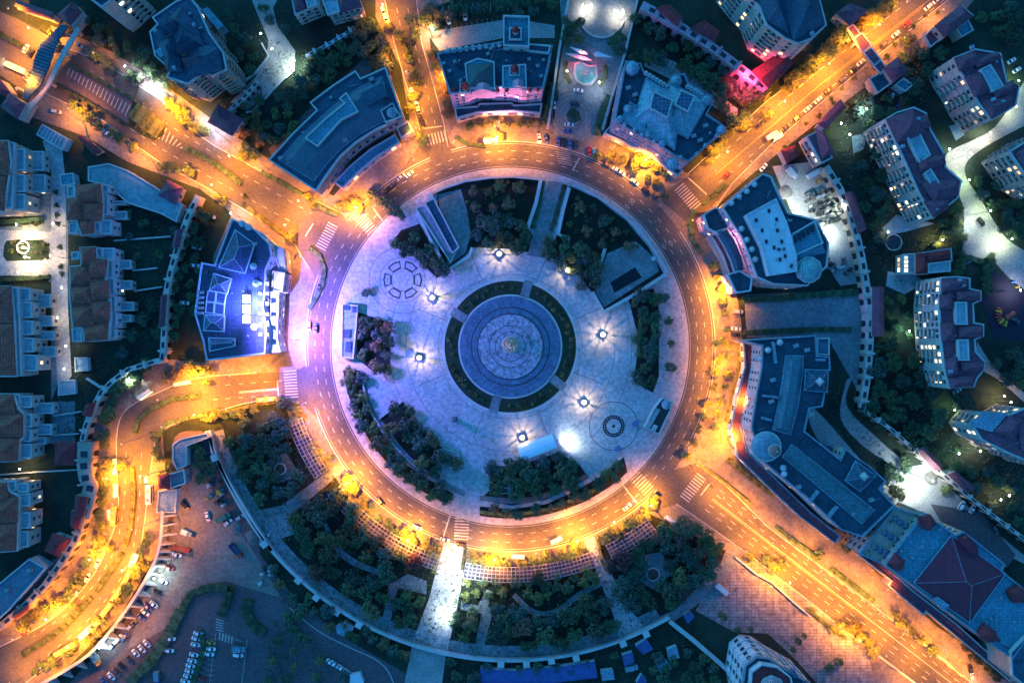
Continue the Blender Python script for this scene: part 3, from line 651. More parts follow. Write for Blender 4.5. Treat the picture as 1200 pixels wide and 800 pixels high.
# ---- 3 ornate pale-blue palace
b3 = B('ornate palace with pale blue cross roof, skylights and corner domes north-east of ring', 'palace', 'palace', (780, 135))
b3.block([(733, 73), (750, 76), (753, 84), (784, 104), (787, 90), (801, 88), (806, 100), (832, 114), (833, 124), (827, 135), (850, 151), (806, 190), (788, 182), (770, 170), (720, 143)], 21, wall=pink, roof=roof_d, par=1.5, parm=roof_l, win=dict(fl=3.6, sp=2.8, w_=1.3, h_=2.1, lit=0.1, cool=0.3, frame=white_r))
b3.block([(708, 156), (716, 147), (745, 162), (775, 181), (800, 200), (794, 206), (760, 180)], 7, wall=cream2, roof=slate, par=0.6, win=dict(fl=6, sp=4, w_=2.4, h_=3.4, lit=0.7, cool=0))
pb = mat('pale_blue_roof', (0.22, 0.37, 0.42), 0.6, 0.15, 0.2, brick=(1.3, 1.0, 0.09, 0.65), fine=0.8)
b3.hip([(757, 92), (800, 117), (790, 175), (742, 140)], 22.5, 6, pb, frac=0.35, rim=roof_l)
b3.hip([(786, 98), (830, 120), (806, 162), (768, 142)], 22.6, 5.2, pb, frac=0.35, rim=roof_l)
for q in ([(766, 108), (788, 118), (782, 138), (762, 127)], [(798, 106), (814, 113), (806, 131), (791, 123)]): b3.block(q, 28.5, 24, wall=roof_l, roof=glass_b, par=0.35, pw=0.3, cornice=False, nroof='skylight')
b3.block([(738, 120), (760, 132), (790, 152), (780, 170), (750, 155), (728, 140)], 22.8, 21, wall=pb, roof=pb, par=0.5, parm=roof_l, cornice=False)
for x, y, r in ((741, 80, 8), (792, 95, 6.5), (827, 118, 6), (787, 158, 6), (788, 192, 7), (736, 128, 5), (845, 152, 5), (727, 140, 4), (759, 157, 4), (776, 168, 4)): b3.dome(x, y, r, 21.5, pb, 1.6, 8, tip=roof_l)
for x, y in ((722, 143), (731, 148), (743, 154), (751, 160), (765, 168), (796, 186), (815, 182), (825, 172), (838, 161)): b3.cone(x, y, 1.7, 21, 2.5, pb, wall=pink)
for i in range(7): b3.dome(757+i*4.2, 86+i*2.6, 2, 21.5, pb, 1, 8, 'roof_dome')
for i in range(6): b3.dome(806+i*4, 102+i*2.4, 2, 21.5, pb, 1, 8, 'roof_dome')
b3.units([(812, 160), (820, 165), (736, 104), (744, 112), (826, 148)], 21.1)
# ---- 4 pink hall with white roof
b4 = B('pink hall with bright white roof, two window pavilions and glass dome on ring east', 'hall', 'pink_hall', (890, 270))
b4.block([(846, 244), (893, 204), (903, 208), (922, 250), (955, 258), (970, 285), (968, 312), (945, 335), (905, 333), (886, 325), (879, 305), (868, 278), (857, 262)], 19, wall=pink, roof=roof_d, par=1.2, parm=stone, win=dict(fl=3.4, sp=2.4, w_=1.1, h_=1.8, lit=0.1, cool=0, frame=white_r))
b4.block([(874, 252), (909, 233), (922, 262), (933, 300), (933, 318), (901, 323), (893, 290)], 23, 19, wall=white_r, roof=roof_w, par=0.6, parm=white_r, cornice=False)
for x, y in ((901, 247), (910, 257), (886, 258), (893, 270), (898, 283), (907, 290), (916, 283), (911, 270), (920, 300), (914, 304)): b4.prism([(x-1.2, y-2), (x+1.6, y-2.4), (x+2, y+1.8), (x-0.8, y+2.2)], 23, 23.5, glass_d, 'roof_hatch')
b4.block([(927, 275), (954, 259), (964, 285), (930, 300)], 22, 19, wall=roof_l, roof=roof_t, par=0.6, cornice=False)
for i in range(5): b4.prism([(930+i*5, 277-i*3), (933+i*5, 275.5-i*3), (935+i*5, 283-i*3), (932+i*5, 284.5-i*3)], 22, 22.8, glass_d, 'roof_hatch')
b4.hip([(926, 292), (962, 282), (968, 296), (934, 306)], 20, 2.5, roof_t)
b4.dome(948, 316, 15, 19.5, mat('glass_dome', (0.12, 0.22, 0.22), 0.4, 0.4, 0.4, brick=(1, 1, 0.12, 1.8)), 1.5, 10, k=0.5)
for q in ([(824, 252), (838, 243), (857, 252), (855, 265), (842, 275), (829, 268)], [(852, 322), (866, 317), (881, 326), (879, 341), (862, 343)]): b4.block(q, 13, wall=pink, roof=roof_d, par=0.9, parm=white_r, win=dict(fl=3.4, sp=2.4, w_=1.2, h_=2, lit=0.15, cool=0.2, frame=white_r))
b4.strip([(838, 272), (848, 287), (856, 304), (861, 320)], [(850, 268), (860, 282), (868, 300), (872, 316)], 13, 15, slate)
b4.block([(833, 276), (839, 273), (849, 290), (857, 308), (861, 322), (855, 323), (847, 300)], 9, wall=cream2, roof=slate_p, par=0.5)
for x, y in ((869, 268), (875, 281), (881, 292), (885, 304), (884, 216), (875, 224), (866, 230), (857, 238)): b4.dome(x, y, 2.8, 19, white_r, 0.8, 8, 'roof_dome')
# ---- 5 long curved building east
b5 = B('long bent white hall with ridge roofs, two corner domes and paved front, east side', 'hall', 'long_hall', (940, 490))
b5.block([(872, 399), (880, 398), (955, 393), (957, 417), (971, 418), (972, 433), (965, 436), (966, 457), (963, 476), (948, 478), (942, 505), (984, 538), (990, 525), (1003, 536), (1017, 545), (1037, 563), (1030, 573), (1047, 592), (1010, 628), (985, 620), (945, 582), (905, 550), (889, 535), (880, 500), (886, 462), (892, 430), (893, 405)], 19, wall=cream, roof=roof_d, par=1.0, parm=roof_l, win=dict(fl=3.4, sp=2.9, w_=1.2, h_=1.9, lit=0.03, cool=0.3, frame=white_r), cornice=False)
b5.block([(871, 400), (887, 399), (885, 432), (873, 470), (868, 500), (876, 530), (900, 552), (950, 600), (985, 628), (978, 636), (935, 603), (895, 565), (865, 535), (856, 505), (863, 468), (873, 430)], 6, wall=white_r, roof=slate_p, par=0.7, parm=roof_l, win=dict(fl=6, sp=4.5, w_=2.2, h_=3.4, lit=0.2, cool=0))
b5.strip([(921, 417), (918, 440), (913, 470), (906, 503)], [(941, 417), (940, 440), (935, 475), (926, 509)], 19.5, 21.5, mat('teal_tile_roof', (0.07, 0.17, 0.20), 0.7, 0.2, 0.15, brick=(1.5, 1.0, 0.1, 0.6), fine=0.8), rim=roof_l)
b5.strip([(928, 521), (955, 542), (990, 570), (1024, 597)], [(917, 535), (944, 557), (978, 586), (1010, 613)], 19.5, 21.5, MC['teal_tile_roof'], rim=roof_l)
b5.dome(898, 523, 17, 19, roof_l, 1.5, 24, k=0.35); b5.dome(908, 528, 7, 23, mat('copper_dome', (0.20, 0.12, 0.10), 0.6, 0.3, 0.4), 2.0, 14, tip=stone)
for q, sx, sy in (([(944, 433), (970, 434), (969, 459), (943, 457)], 961, 447), ([(991, 563), (1003, 540), (1026, 557), (1008, 575)], 1013, 558)):
    b5.hip(q, 20.5, 3, slate, rim=roof_l, frac=0.45); b5.dome(sx, sy, 4.5, 23, stone, 1.2, 4, 'roof_lantern')
for q in ([(894, 462), (912, 464), (912, 467), (894, 465)], [(893, 488), (905, 491), (905, 494), (893, 491)], [(948, 587), (958, 574), (961, 576), (951, 589)], [(970, 605), (980, 592), (983, 594), (973, 607)], [(905, 400), (908, 400), (911, 425), (908, 426)], [(957, 420), (968, 420), (968, 423), (957, 423)]): b5.prism(q, 19, 20.5, roof_l, 'roof_beam')
b5.block([(957, 396), (971, 396), (971, 416), (957, 415)], 14, wall=white_r, roof=roof_b, par=0.8)
b5.hip([(963, 520), (972, 517), (988, 529), (982, 538)], 8, 2, roof_l)
for x, y in ((918, 548), (914, 401), (919, 555), (890, 420), (900, 410)): b5.dome(x, y, 3, 19.2, white_r, 1, 8, 'roof_dome')
b5.units([(932, 405), (945, 410), (905, 445), (903, 470), (935, 570), (1000, 600), (1020, 585), (950, 485), (946, 450)], 19.1)
# ---- 6 south-east block
b6 = B('south-east block with maroon hip roof between two teal terraces and four red pavilions', 'building', 'terraced_block', (1110, 690))
b6.block([(1082, 600), (1118, 626), (1128, 622), (1176, 660), (1172, 668), (1200, 690), (1225, 712), (1185, 770), (1165, 757), (1134, 734), (1070, 686), (1036, 661)], 20, wall=cream2, roof=roof_t, par=1.1, parm=roof_l, win=dict(fl=3.5, sp=3, w_=1.4, h_=2, lit=0.03, cool=0, frame=stone))
b6.hip([(1115, 627), (1178, 672), (1136, 729), (1071, 683)], 20.8, 6, mat('plum_metal_roof', (0.17, 0.024, 0.045), 0.6, 0.2, 0.1, brick=(0.9, 5, 0.08, 0.75)), rim=roof_l, frac=0.5)
b6.gable([(1122, 632), (1132, 625), (1146, 640), (1136, 652)], 21.5, 3.2, MC['plum_metal_roof'])
for q in ([(1079, 606), (1091, 603), (1098, 614), (1088, 622), (1077, 615)], [(1042, 660), (1050, 648), (1061, 656), (1058, 668), (1050, 668)], [(1147, 745), (1155, 731), (1167, 739), (1171, 750), (1158, 753)], [(1182, 694), (1194, 686), (1206, 694), (1200, 706), (1188, 706)]):
    b6.block(q, 22.3, 20, wall=maroon, roof=maroon, par=0, cornice=False); b6.hip([q[0], q[1], q[2], q[3]], 22.4, 1.5, maroon)
b6.prism([(1094, 703), (1100, 699), (1113, 709), (1106, 716)], 20, 22, roof_l, 'glass_canopy')
b6.block([(1048, 594), (1079, 604), (1034, 660), (1006, 648)], 17, wall=cream2, roof=cream2, par=0.8, parm=roof_l, win=dict(fl=3.4, sp=3.2, w_=1.8, h_=2.2))
for r_ in range(3):
    for i in range(3):
        x, y = 1025+r_*12+i*6, 640-r_*16+i*3.8
        c = P(x, y, 17); bb = MB(); bb.lathe((c.x, c.y, 17.02), [(1.5, 0), (1.5, 0.5), (1.1, 0.9), (0, 1.3)], 12); bb.build('roof_light', glass_b, b6.t)
b6.block([(1170, 752), (1200, 700), (1260, 740), (1240, 790), (1210, 790)], 18, wall=cream2, roof=cream2, par=0.8, win=dict(fl=3.4, sp=3.2))
b6.block([(1183, 763), (1200, 745), (1240, 775), (1215, 815), (1185, 790)], 21, wall=cream2, roof=slate, par=0.8)
b6.block([(1006, 650), (1013, 642), (1070, 692), (1120, 730), (1150, 757), (1190, 790), (1183, 797), (1120, 745), (1085, 716), (1082, 720), (1040, 685), (1044, 680)], 6, wall=cream2, roof=slate_p, par=0.7, win=dict(fl=6, sp=4.2, w_=2.4, h_=3.4, lit=0.3, cool=0))
b6.units([(1068, 653), (1100, 620), (1160, 724), (1172, 700), (1080, 640), (1055, 645)], 20.1, size=(1.2, 1.2, 0.8))
# ---- 7 octagonal building at the bottom
b7 = B('faceted pale building with ribbed pink roof at bottom edge beside patchwork square', 'building', 'faceted_building', (895, 770))
b7.block([(873, 778), (886, 768), (900, 770), (918, 782), (950, 800), (985, 850), (880, 870), (868, 810)], 22, wall=white_r, roof=roof_d, par=1.2, parm=roof_l, win=dict(fl=4.2, sp=3.6, w_=1.9, h_=2.6, frame=stone), floors=[7, 14, 20])
oc = [(880, 786), (892, 777), (910, 780), (926, 792), (930, 812), (915, 830), (893, 832), (878, 815)]
b7.block(oc, 25, 22, wall=white_r, roof=maroon, par=0.9, parm=white_r, cornice=False)
b7.dome(905, 806, 14, 25, mat('pink_dome', (0.30, 0.2, 0.2), 0.7, 0.2, 0.3, brick=(1, 1, 0.12, 1.7)), 1.5, 8, k=0.55)
for x, y in ((930, 790), (945, 803), (955, 818), (965, 836)): b7.prism([(x-4, y-3), (x+1, y-6), (x+6, y+1), (x+1, y+4)], 22, 23.6, glass_b, 'skylight')
# ---- 8 blue-lit hotel west
b8 = B('deep blue hotel with white-edged roof blocks and glowing sign west of ring', 'hotel', 'hotel', (275, 340))
nav = mat('blue_sheet_roof', (0.055, 0.07, 0.13), 0.5, 0.25, 0.15, brick=(6, 6, 0.12, 1.6), fine=0.8); ltb = mat('light_blue_trim', (0.38, 0.42, 0.5), 0.7, 0.1)
b8.block([(273, 257), (300, 270), (316, 286), (319, 300), (312, 316), (311, 340), (309, 360), (313, 385), (311, 414), (243, 422), (239, 400), (229, 367), (237, 308), (252, 311)], 15, wall=white_r, roof=nav, par=0.8, parm=ltb, win=dict(fl=3.4, sp=2.8, w_=1.4, h_=1.9, lit=0.12, cool=0.3, frame=white_r))
b8.hip([(276, 270), (298, 286), (287, 320), (257, 313)], 16.5, 2.5, nav, rim=ltb); b8.hip([(251, 321), (271, 327), (266, 344), (246, 340)], 16.5, 2, nav, rim=ltb)
for q in ([(244, 341), (253, 342), (252, 354), (242, 353)], [(254, 342), (265, 344), (263, 356), (253, 354)], [(242, 354), (251, 355), (250, 367), (241, 366)], [(252, 355), (263, 357), (262, 369), (251, 367)]): b8.block(q, 16, 15, wall=ltb, roof=nav, par=0.25, pw=0.2, parm=ltb, cornice=False)
b8.hip([(241, 369), (263, 370), (262, 388), (239, 387)], 16.2, 1.6, nav, rim=ltb); b8.hip([(245, 396), (275, 397), (275, 405), (246, 411)], 16, 1.2, nav, rim=ltb)
for i in range(5): b8.units([(234, 343+i*6), (238, 343+i*6)], 15.1, size=(1.6, 1.3, 1.2), rz=0)
for x, y in ((297, 312), (300, 332), (298, 383), (284, 262), (291, 266)): b8.dome(x, y, 3.4, 15, ltb, 1, 10, 'roof_dome')
b8.block([(318, 285), (332, 292), (335, 318), (328, 318)], 9, wall=cream2, roof=white_r, par=0.6, win=dict(fl=3, sp=2.4, lit=0.5, cool=0.2)); b8.block([(320, 318), (334, 320), (331, 342), (319, 340)], 11, wall=pink, roof=white_r, par=0.7, win=dict(fl=3.4, sp=2.6, lit=0.2))
b8.block([(318, 342), (327, 342), (325, 395), (329, 412), (316, 413), (318, 380)], 9, wall=white_r, roof=ltb, par=0.6, win=dict(fl=3, sp=2.4, lit=0.5, cool=0.8))
for i in range(6):
    for j in range(2): x, y = 303+j*8, 330+i*12; b8.prism([(x, y), (x+4, y+0.3), (x+4, y+4), (x, y+3.7)], 15, 15.9, ltb, 'roof_hatch')
sg = MB()
for i, (dy, hh) in enumerate(((0, 9), (12, 10), (24, 9))):
    c = P(288, 350+dy, 19)
    sg.box((c.x, c.y, 17), (2.4, hh*0.36, 2.2))
o = sg.build('roof_sign', mat('blue_neon', (0.3, 0.3, 0.9), 0.5, 0, emis=(0.32, 0.34, 1.0), estr=16), b8.t); o['label'] = 'glowing blue-white rooftop sign'
sg = MB()
for dy in (-6, 6, 18, 30): c = P(288, 350+dy, 19); sg.box((c.x, c.y, 15), (0.3, 0.3, 4.4))
sg.build('sign_frame', metal_d, b8.t)
# ---- apartments and villas
def apart(label, segs, h, hips=(), terr=(), wall=cream, lit=0.12, cool=0.5, roofm=slate_p, name='apartment_building', fl=3.0, sp=2.6, ref=None, w_=1.6, h_=1.8, cat='apartments', vents=()):
    b = B(label, cat, name, ref or segs[0][0])
    for q in segs: b.block(q, h, wall=wall, roof=slate_p if roofm is None else roofm, par=0.5, win=dict(fl=fl, sp=sp, w_=w_, h_=h_, lit=lit, cool=cool, frame=stone), floors=[h*k/ max(2, int(h/3.2)) for k in range(1, max(2, int(h/3.2)))])
    for q in hips:
        v = PP(q, h); sh_ = min((v[1]-v[0]).length, (v[2]-v[1]).length); cx_ = sum(p[0] for p in q)/4; cy_ = sum(p[1] for p in q)/4
        b.prism([(cx_+(x-cx_)*0.9, cy_+(y-cy_)*0.9) for x, y in q], h, h+1.0, wall, 'attic_wall'); b.hip(q, h+1.1, max(2.2, sh_*0.36), roofm)
    nb_ = 0
    for q in segs:
        pz = [Vector((v.x, v.y, 0)) for v in ccw(PP(q, h))]
        for i in range(len(pz)):
            a_, c_ = pz[i], pz[(i+1) % len(pz)]; L_ = (c_-a_).length
            if L_ < 7 or not facing(a_, c_): continue
            u = (c_-a_).normalized(); nn = Vector((u.y, -u.x, 0)); k_ = int(L_/6.5)
            for j in range(k_):
                m_ = a_+u*(L_*(j+0.5)/k_)+nn*0.75; an = atan2(u.y, u.x)
                for f_ in range(1, int(h/3.0)): 
                    zz = f_*3.0+0.1; bb = MB(); nb_ += 1
                    if nb_ > 95: break
                    bb.box((m_.x, m_.y, zz), (3.4, 1.5, 0.18), an)
                    for off_, sz_ in (((0, 0.7), (3.4, 0.1, 0.95)), ((-1.65, 0), (0.1, 1.4, 0.95)), ((1.65, 0), (0.1, 1.4, 0.95))): bb.box((m_.x+u.x*off_[0]+nn.x*off_[1], m_.y+u.y*off_[0]+nn.y*off_[1], zz+0.18), sz_, an)
                    bb.build('balcony', wall, b.t)
    for q in terr: b.block(q, h+1.4, h, wall=wall, roof=terra, par=0.5, cornice=False, nroof='terrace')
    if vents: b.units(vents, h+1.6, size=(1.5, 1.5, 1.1), m=terra)
    return b
A1 = apart('big dark slate gabled block with pale dormers, top left beside the estate path', [[(176, 38), (185, 29), (179, 21), (207, 2), (222, -4), (233, 10), (246, 40), (262, 62), (266, 82), (248, 90), (241, 83), (221, 99), (196, 91), (200, 82), (182, 66)]], 22,
           [[(196, 22), (214, 6), (236, 42), (214, 54)], [(200, 34), (226, 22), (240, 55), (205, 60)], [(218, 50), (256, 56), (261, 82), (222, 92)], [(184, 50), (206, 42), (214, 84), (196, 84)]], roofm=slate, lit=0.04, wall=cream2, sp=3, cool=0.6, vents=[(205, 80), (246, 74), (183, 37), (228, 30)])
for q in ([(206, 56), (226, 46), (231, 55), (211, 65)], [(216, 68), (234, 64), (238, 76), (220, 80)], [(188, 34), (204, 24), (210, 34), (194, 43)]): A1.gable(q, 24.5, 4.2, slate, 'dormer_roof'); A1.prism([(sum(p[0] for p in q)/4+(x-sum(p[0] for p in q)/4)*.9, sum(p[1] for p in q)/4+(y-sum(p[1] for p in q)/4)*.9) for x, y in q], 22, 24.4, cream2, 'dormer_wall')
A1.prism([(236, 12), (243, 8), (262, 30), (255, 35)], 14, 20, roof_t, 'glass_canopy'); A1.prism([(181, 60), (190, 54), (197, 60), (188, 68)], 22, 24, roof_l, 'roof_box')
A2 = apart('pale five-storey block with lit bay windows cut by the top edge, left', [[(64, -34), (120, 9), (128, 3), (150, -18), (100, -60)]], 24, [[(70, -36), (110, 0), (140, -18), (100, -55)]], roofm=slate, lit=0.1, wall=cream, w_=2.2, h_=1.8, sp=3.4)
A3 = apart('small villa with grey terraces beside top edge, left of the north road', [[(340, -10), (368, -14), (375, 6), (346, 18)], [(378, -14), (416, -14), (424, 8), (386, 18)]], 10, [[(392, -12), (418, -12), (424, 8), (398, 16)], [(340, -8), (352, -12), (358, 10), (347, 14)]], [[(356, -8), (366, -10), (372, 6), (361, 10)], [(378, 0), (394, -4), (398, 14), (384, 18)]], lit=0.05, roofm=slate_p)
A4 = apart('dark gabled apartment block with white grid facades at top edge, right', [[(858, -30), (878, -5), (890, 8), (898, 30), (920, 46), (935, 52), (950, 46), (968, 30), (955, -20), (900, -60)]], 24,
           [[(905, -30), (955, -20), (966, 28), (930, 48)], [(880, -20), (915, -30), (925, 40), (900, 25)], [(868, -35), (890, -40), (900, 0), (884, 2)]], roofm=slate, lit=0.12, cool=0.3, w_=1.6, h_=1.8, sp=2.4, vents=[(948, 10), (951, 40)])
A5 = apart('purple-roofed apartment block with lit balconies nearest the north-east avenue', [[(1037, 140), (1050, 132), (1070, 126), (1085, 133), (1090, 152), (1106, 180), (1108, 196), (1126, 212), (1122, 232), (1093, 256), (1076, 226), (1060, 190)]], 19,
           [[(1038, 140), (1070, 127), (1086, 158), (1052, 168)], [(1060, 143), (1086, 134), (1092, 148), (1066, 158)], [(1074, 186), (1108, 180), (1108, 192), (1080, 202)], [(1078, 212), (1122, 210), (1124, 228), (1095, 238)], [(1082, 236), (1110, 232), (1112, 244), (1094, 255)]],
           [[(1062, 160), (1076, 154), (1090, 182), (1077, 190)], [(1083, 203), (1090, 198), (1100, 214), (1092, 220)]], lit=0.2, vents=[(1057, 172), (1096, 245), (1075, 140)])
A6 = apart('purple-roofed apartment block with lit windows, upper right corner', [[(1117, 68), (1142, 58), (1172, 63), (1180, 98), (1194, 102), (1190, 124), (1162, 141), (1145, 120), (1135, 100), (1124, 84)]], 19,
           [[(1118, 68), (1142, 59), (1150, 74), (1124, 84)], [(1142, 72), (1168, 60), (1174, 68), (1146, 80)], [(1130, 90), (1150, 84), (1160, 108), (1142, 114)], [(1162, 106), (1186, 94), (1194, 102), (1168, 116)], [(1150, 118), (1184, 112), (1188, 124), (1162, 140)]],
           [[(1148, 82), (1160, 76), (1176, 102), (1162, 108)]], lit=0.22, vents=[(1163, 117), (1174, 120), (1138, 56)])
A7 = apart('purple-roofed apartment block with many lit windows at right edge, mid height', [[(1103, 325), (1122, 324), (1136, 326), (1136, 338), (1149, 341), (1149, 352), (1140, 356), (1141, 378), (1152, 380), (1152, 394), (1142, 398), (1143, 412), (1154, 424), (1152, 434), (1144, 444), (1141, 453), (1112, 455), (1106, 430), (1102, 400), (1100, 360)]], 19,
           [[(1103, 326), (1134, 326), (1134, 338), (1104, 342)], [(1121, 341), (1149, 341), (1149, 352), (1121, 353)], [(1101, 345), (1116, 345), (1117, 362), (1101, 362)], [(1124, 382), (1152, 382), (1152, 395), (1124, 396)], [(1102, 378), (1118, 378), (1120, 398), (1104, 400)], [(1126, 424), (1154, 424), (1152, 435), (1128, 436)], [(1107, 420), (1122, 418), (1124, 440), (1110, 442)], [(1112, 442), (1142, 440), (1141, 453), (1114, 455)]],
           [[(1119, 354), (1132, 354), (1133, 380), (1120, 380)], [(1122, 398), (1134, 398), (1135, 422), (1123, 422)]], lit=0.28, cool=0.75, vents=[(1124, 328), (1113, 435), (1128, 334)])
A8 = apart('pale apartment block with lit windows at the right edge above the estate road', [[(1182, 178), (1215, 158), (1240, 200), (1225, 225), (1206, 212)]], 18, [[(1190, 180), (1216, 164), (1226, 200), (1206, 208)]], lit=0.2, roofm=slate_p)
A9 = apart('pale apartment block with glowing terraces at right edge, lower right', [[(1140, 500), (1152, 484), (1182, 486), (1200, 478), (1225, 500), (1215, 545), (1180, 530), (1150, 515)]], 17, [[(1165, 506), (1184, 486), (1200, 492), (1190, 515)], [(1192, 495), (1220, 490), (1222, 520), (1198, 528)]], lit=0.35, cool=0.3)
A9.prism([(1134, 498), (1153, 483), (1181, 485), (1163, 506)], 17, 17.8, roof_l, 'metal_roof')
A10 = apart('red-roofed clubhouse with glowing glass gable, right of the east walkway', [[(1074, 297), (1114, 291), (1115, 306), (1087, 309), (1087, 321), (1073, 321)]], 7, [[(1073, 297), (1086, 296), (1087, 320), (1073, 321)], [(1084, 296), (1113, 292), (1114, 304), (1086, 308)]], [[(1087, 309), (1113, 306), (1113, 318), (1088, 320)]], lit=0.3, roofm=maroon, cat='clubhouse', name='clubhouse')
A10.block([(1058, 298), (1072, 297), (1072, 320), (1058, 321)], 6, wall=cream, roof=roof_l, par=0.4, win=dict(fl=2.9, sp=2.2, w_=1.7, h_=2, lit=0.9, cool=.6))
for i in range(4): A10.prism([(1059, 300+i*5), (1064, 300+i*5), (1064, 303.5+i*5), (1059, 303.5+i*5)], 6, 6.3, lit_cool, 'lit_skylight')
A11 = apart('long purple hip-roofed villa at top right beside the north-east avenue', [[(1096, 30), (1126, 7), (1140, 19), (1107, 44)]], 9, [[(1095, 30), (1126, 6), (1141, 19), (1107, 45)]], lit=0.02, cat='villa', name='villa')
A11.block([(1120, 34), (1134, 24), (1140, 36), (1126, 44)], 6, wall=cream, roof=roof_t, par=0.5); A11.block([(1082, 42), (1094, 32), (1104, 44), (1090, 56)], 5, wall=cream, roof=slate_p, par=0.5)
A12 = apart('cream villa with purple ridge roof and red shop roof beside north-east avenue', [[(945, 160), (962, 152), (975, 185), (962, 192)]], 9, [[(955, 150), (968, 158), (978, 180), (964, 186)]], lit=0.15, cat='villa', name='villa')
A12.hip([(958, 145), (985, 116), (992, 126), (968, 152)], 6, 2, slate_p); A12.block([(960, 146), (984, 119), (990, 126), (968, 150)], 5.7, wall=cream, roof=slate_p, par=0); A12.hip([(915, 176), (932, 170), (937, 182), (922, 192)], 5.5, 1.8, maroon); A12.block([(916, 177), (931, 171), (936, 181), (923, 191)], 5.2, wall=cream, roof=maroon, par=0)
def town(label, outline, hips, h=10, terr=(), lit=0.03, porches=(), roofm=brown_t):
    b = B(label, 'townhouses', 'townhouse_row', outline[0]); b.block(outline, h, wall=cream, roof=brown_t, par=0.35, win=dict(fl=3.1, sp=2.8, w_=1.3, h_=1.7, lit=lit, cool=0.2, frame=stone), floors=[3.3, 6.6])
    for q in hips: b.hip(q, h+0.5, 3.3, roofm)
    for q in terr: b.block(q, h-1.2, wall=cream, roof=terra, par=0.6, cornice=False, nroof='terrace')
    for x0, y0, x1, y1, z in porches:
        b.block([(x0, y0), (x1, y0), (x1, y1), (x0, y1)], z, wall=cream, roof=terra, par=0.7, win=dict(fl=3, sp=2.6, lit=lit), cornice=False, nroof='terrace')
    return b
town('brown-tiled townhouse pair with white terraces nearest the top, left side', [(77, 232), (88, 231), (88, 218), (118, 215), (121, 240), (119, 259), (110, 261), (111, 273), (95, 275), (90, 259), (78, 258)],
     [[(77, 232), (100, 230), (100, 258), (78, 258)], [(88, 217), (118, 215), (120, 236), (90, 238)], [(96, 238), (121, 238), (119, 259), (98, 262)], [(93, 258), (110, 258), (111, 273), (96, 275)]],
     terr=[(80, 219), (88, 218), (88, 231), (80, 231)] and [[(80, 219), (87.5, 218), (87.5, 231), (80, 231)], [(82, 262), (91, 261), (92, 273), (82, 274)], [(111.5, 261), (118, 260), (118, 272), (112, 272)]], porches=[(119.5, 217, 128, 226, 8), (121, 228, 127, 252, 8), (119, 258, 131, 274, 8), (131, 236, 148, 240, 3), (131, 248, 149, 257, 3)])
town('long brown-tiled townhouse row with seven dormers beside cream footpath, left side', [(82, 312), (95, 311), (94, 290), (112, 289), (114, 302), (126, 303), (124, 330), (128, 345), (130, 370), (128, 398), (99, 400), (97, 385), (85, 383), (82, 350)],
     [[(94, 290), (112, 289), (113, 312), (95, 314)], [(82, 313), (106, 311), (106, 334), (83, 334)], [(102, 303), (126, 303), (124, 324), (104, 326)], [(83, 337), (108, 335), (108, 356), (84, 356)], [(104, 328), (127, 328), (129, 350), (106, 352)], [(84, 360), (110, 358), (111, 383), (86, 383)], [(106, 354), (129, 353), (129, 376), (108, 378)], [(98, 382), (126, 380), (127, 398), (99, 400)]],
     porches=[(113, 291, 121, 301, 8.5), (121, 291, 134, 304, 8), (126, 305, 133, 325, 8), (127, 326, 135, 345, 8), (128, 347, 136, 365, 8), (129, 367, 137, 384, 8), (128, 386, 136, 396, 8), (139, 305, 154, 315, 3.5), (139, 329, 155, 339, 3.5), (140, 354, 157, 364, 3.5), (140, 369, 154, 377, 3.5)], terr=[[(85, 296), (93, 295), (93, 303), (85, 304)], [(85, 385), (96, 386), (97, 400), (86, 400)]])
town('brown-tiled townhouse row at left edge facing the garden court, upper', [(-40, 165), (10, 165), (14, 190), (5, 248), (-40, 248)], [[(-30, 165), (9, 165), (12, 205), (-30, 205)], [(-30, 207), (8, 207), (5, 247), (-30, 247)]], 12, terr=[[(10.5, 166), (18, 168), (15, 244), (6, 244)]], lit=0.1, porches=[(18, 175, 30, 200, 9), (18, 205, 30, 225, 9), (15, 228, 30, 246, 9), (34, 178, 52, 200, 4), (34, 205, 54, 225, 4)])
town('brown-tiled townhouse row at left edge facing the garden court, lower', [(-40, 335), (13, 335), (18, 380), (20, 441), (-40, 441)], [[(-30, 335), (13, 335), (16, 378), (-30, 378)], [(-30, 380), (16, 380), (19, 440), (-30, 440)]], 12, terr=[[(14, 336), (22, 338), (26, 440), (20.5, 440), (18.5, 380)]], lit=0.1, porches=[(24, 338, 36, 352, 9), (26, 354, 38, 372, 9), (27, 376, 39, 392, 9), (28, 396, 40, 412, 9), (28, 416, 44, 434, 9), (40, 345, 60, 360, 4), (40, 370, 62, 382, 4), (42, 388, 64, 398, 4), (46, 406, 66, 418, 4)])
town('brown-tiled townhouse row at left edge below the court, middle of the left side', [(-40, 462), (17, 462), (22, 478), (28, 484), (28, 512), (22, 518), (22, 540), (-40, 543)], [[(-30, 462), (16, 462), (18, 486), (-30, 486)], [(-30, 484), (27, 485), (27, 512), (-30, 512)], [(-30, 512), (22, 514), (21, 540), (-30, 542)]], 10, porches=[(17, 462, 24, 472, 8.5), (25, 464, 38, 477, 8), (29, 485, 38, 500, 8), (29, 503, 37, 517, 8), (23, 520, 38, 536, 8), (41, 472, 63, 484, 3.5), (42, 497, 61, 509, 3.5), (40, 512, 54, 520, 3.5)], terr=[[(14, 528), (22, 528), (22, 538), (14, 539)]])
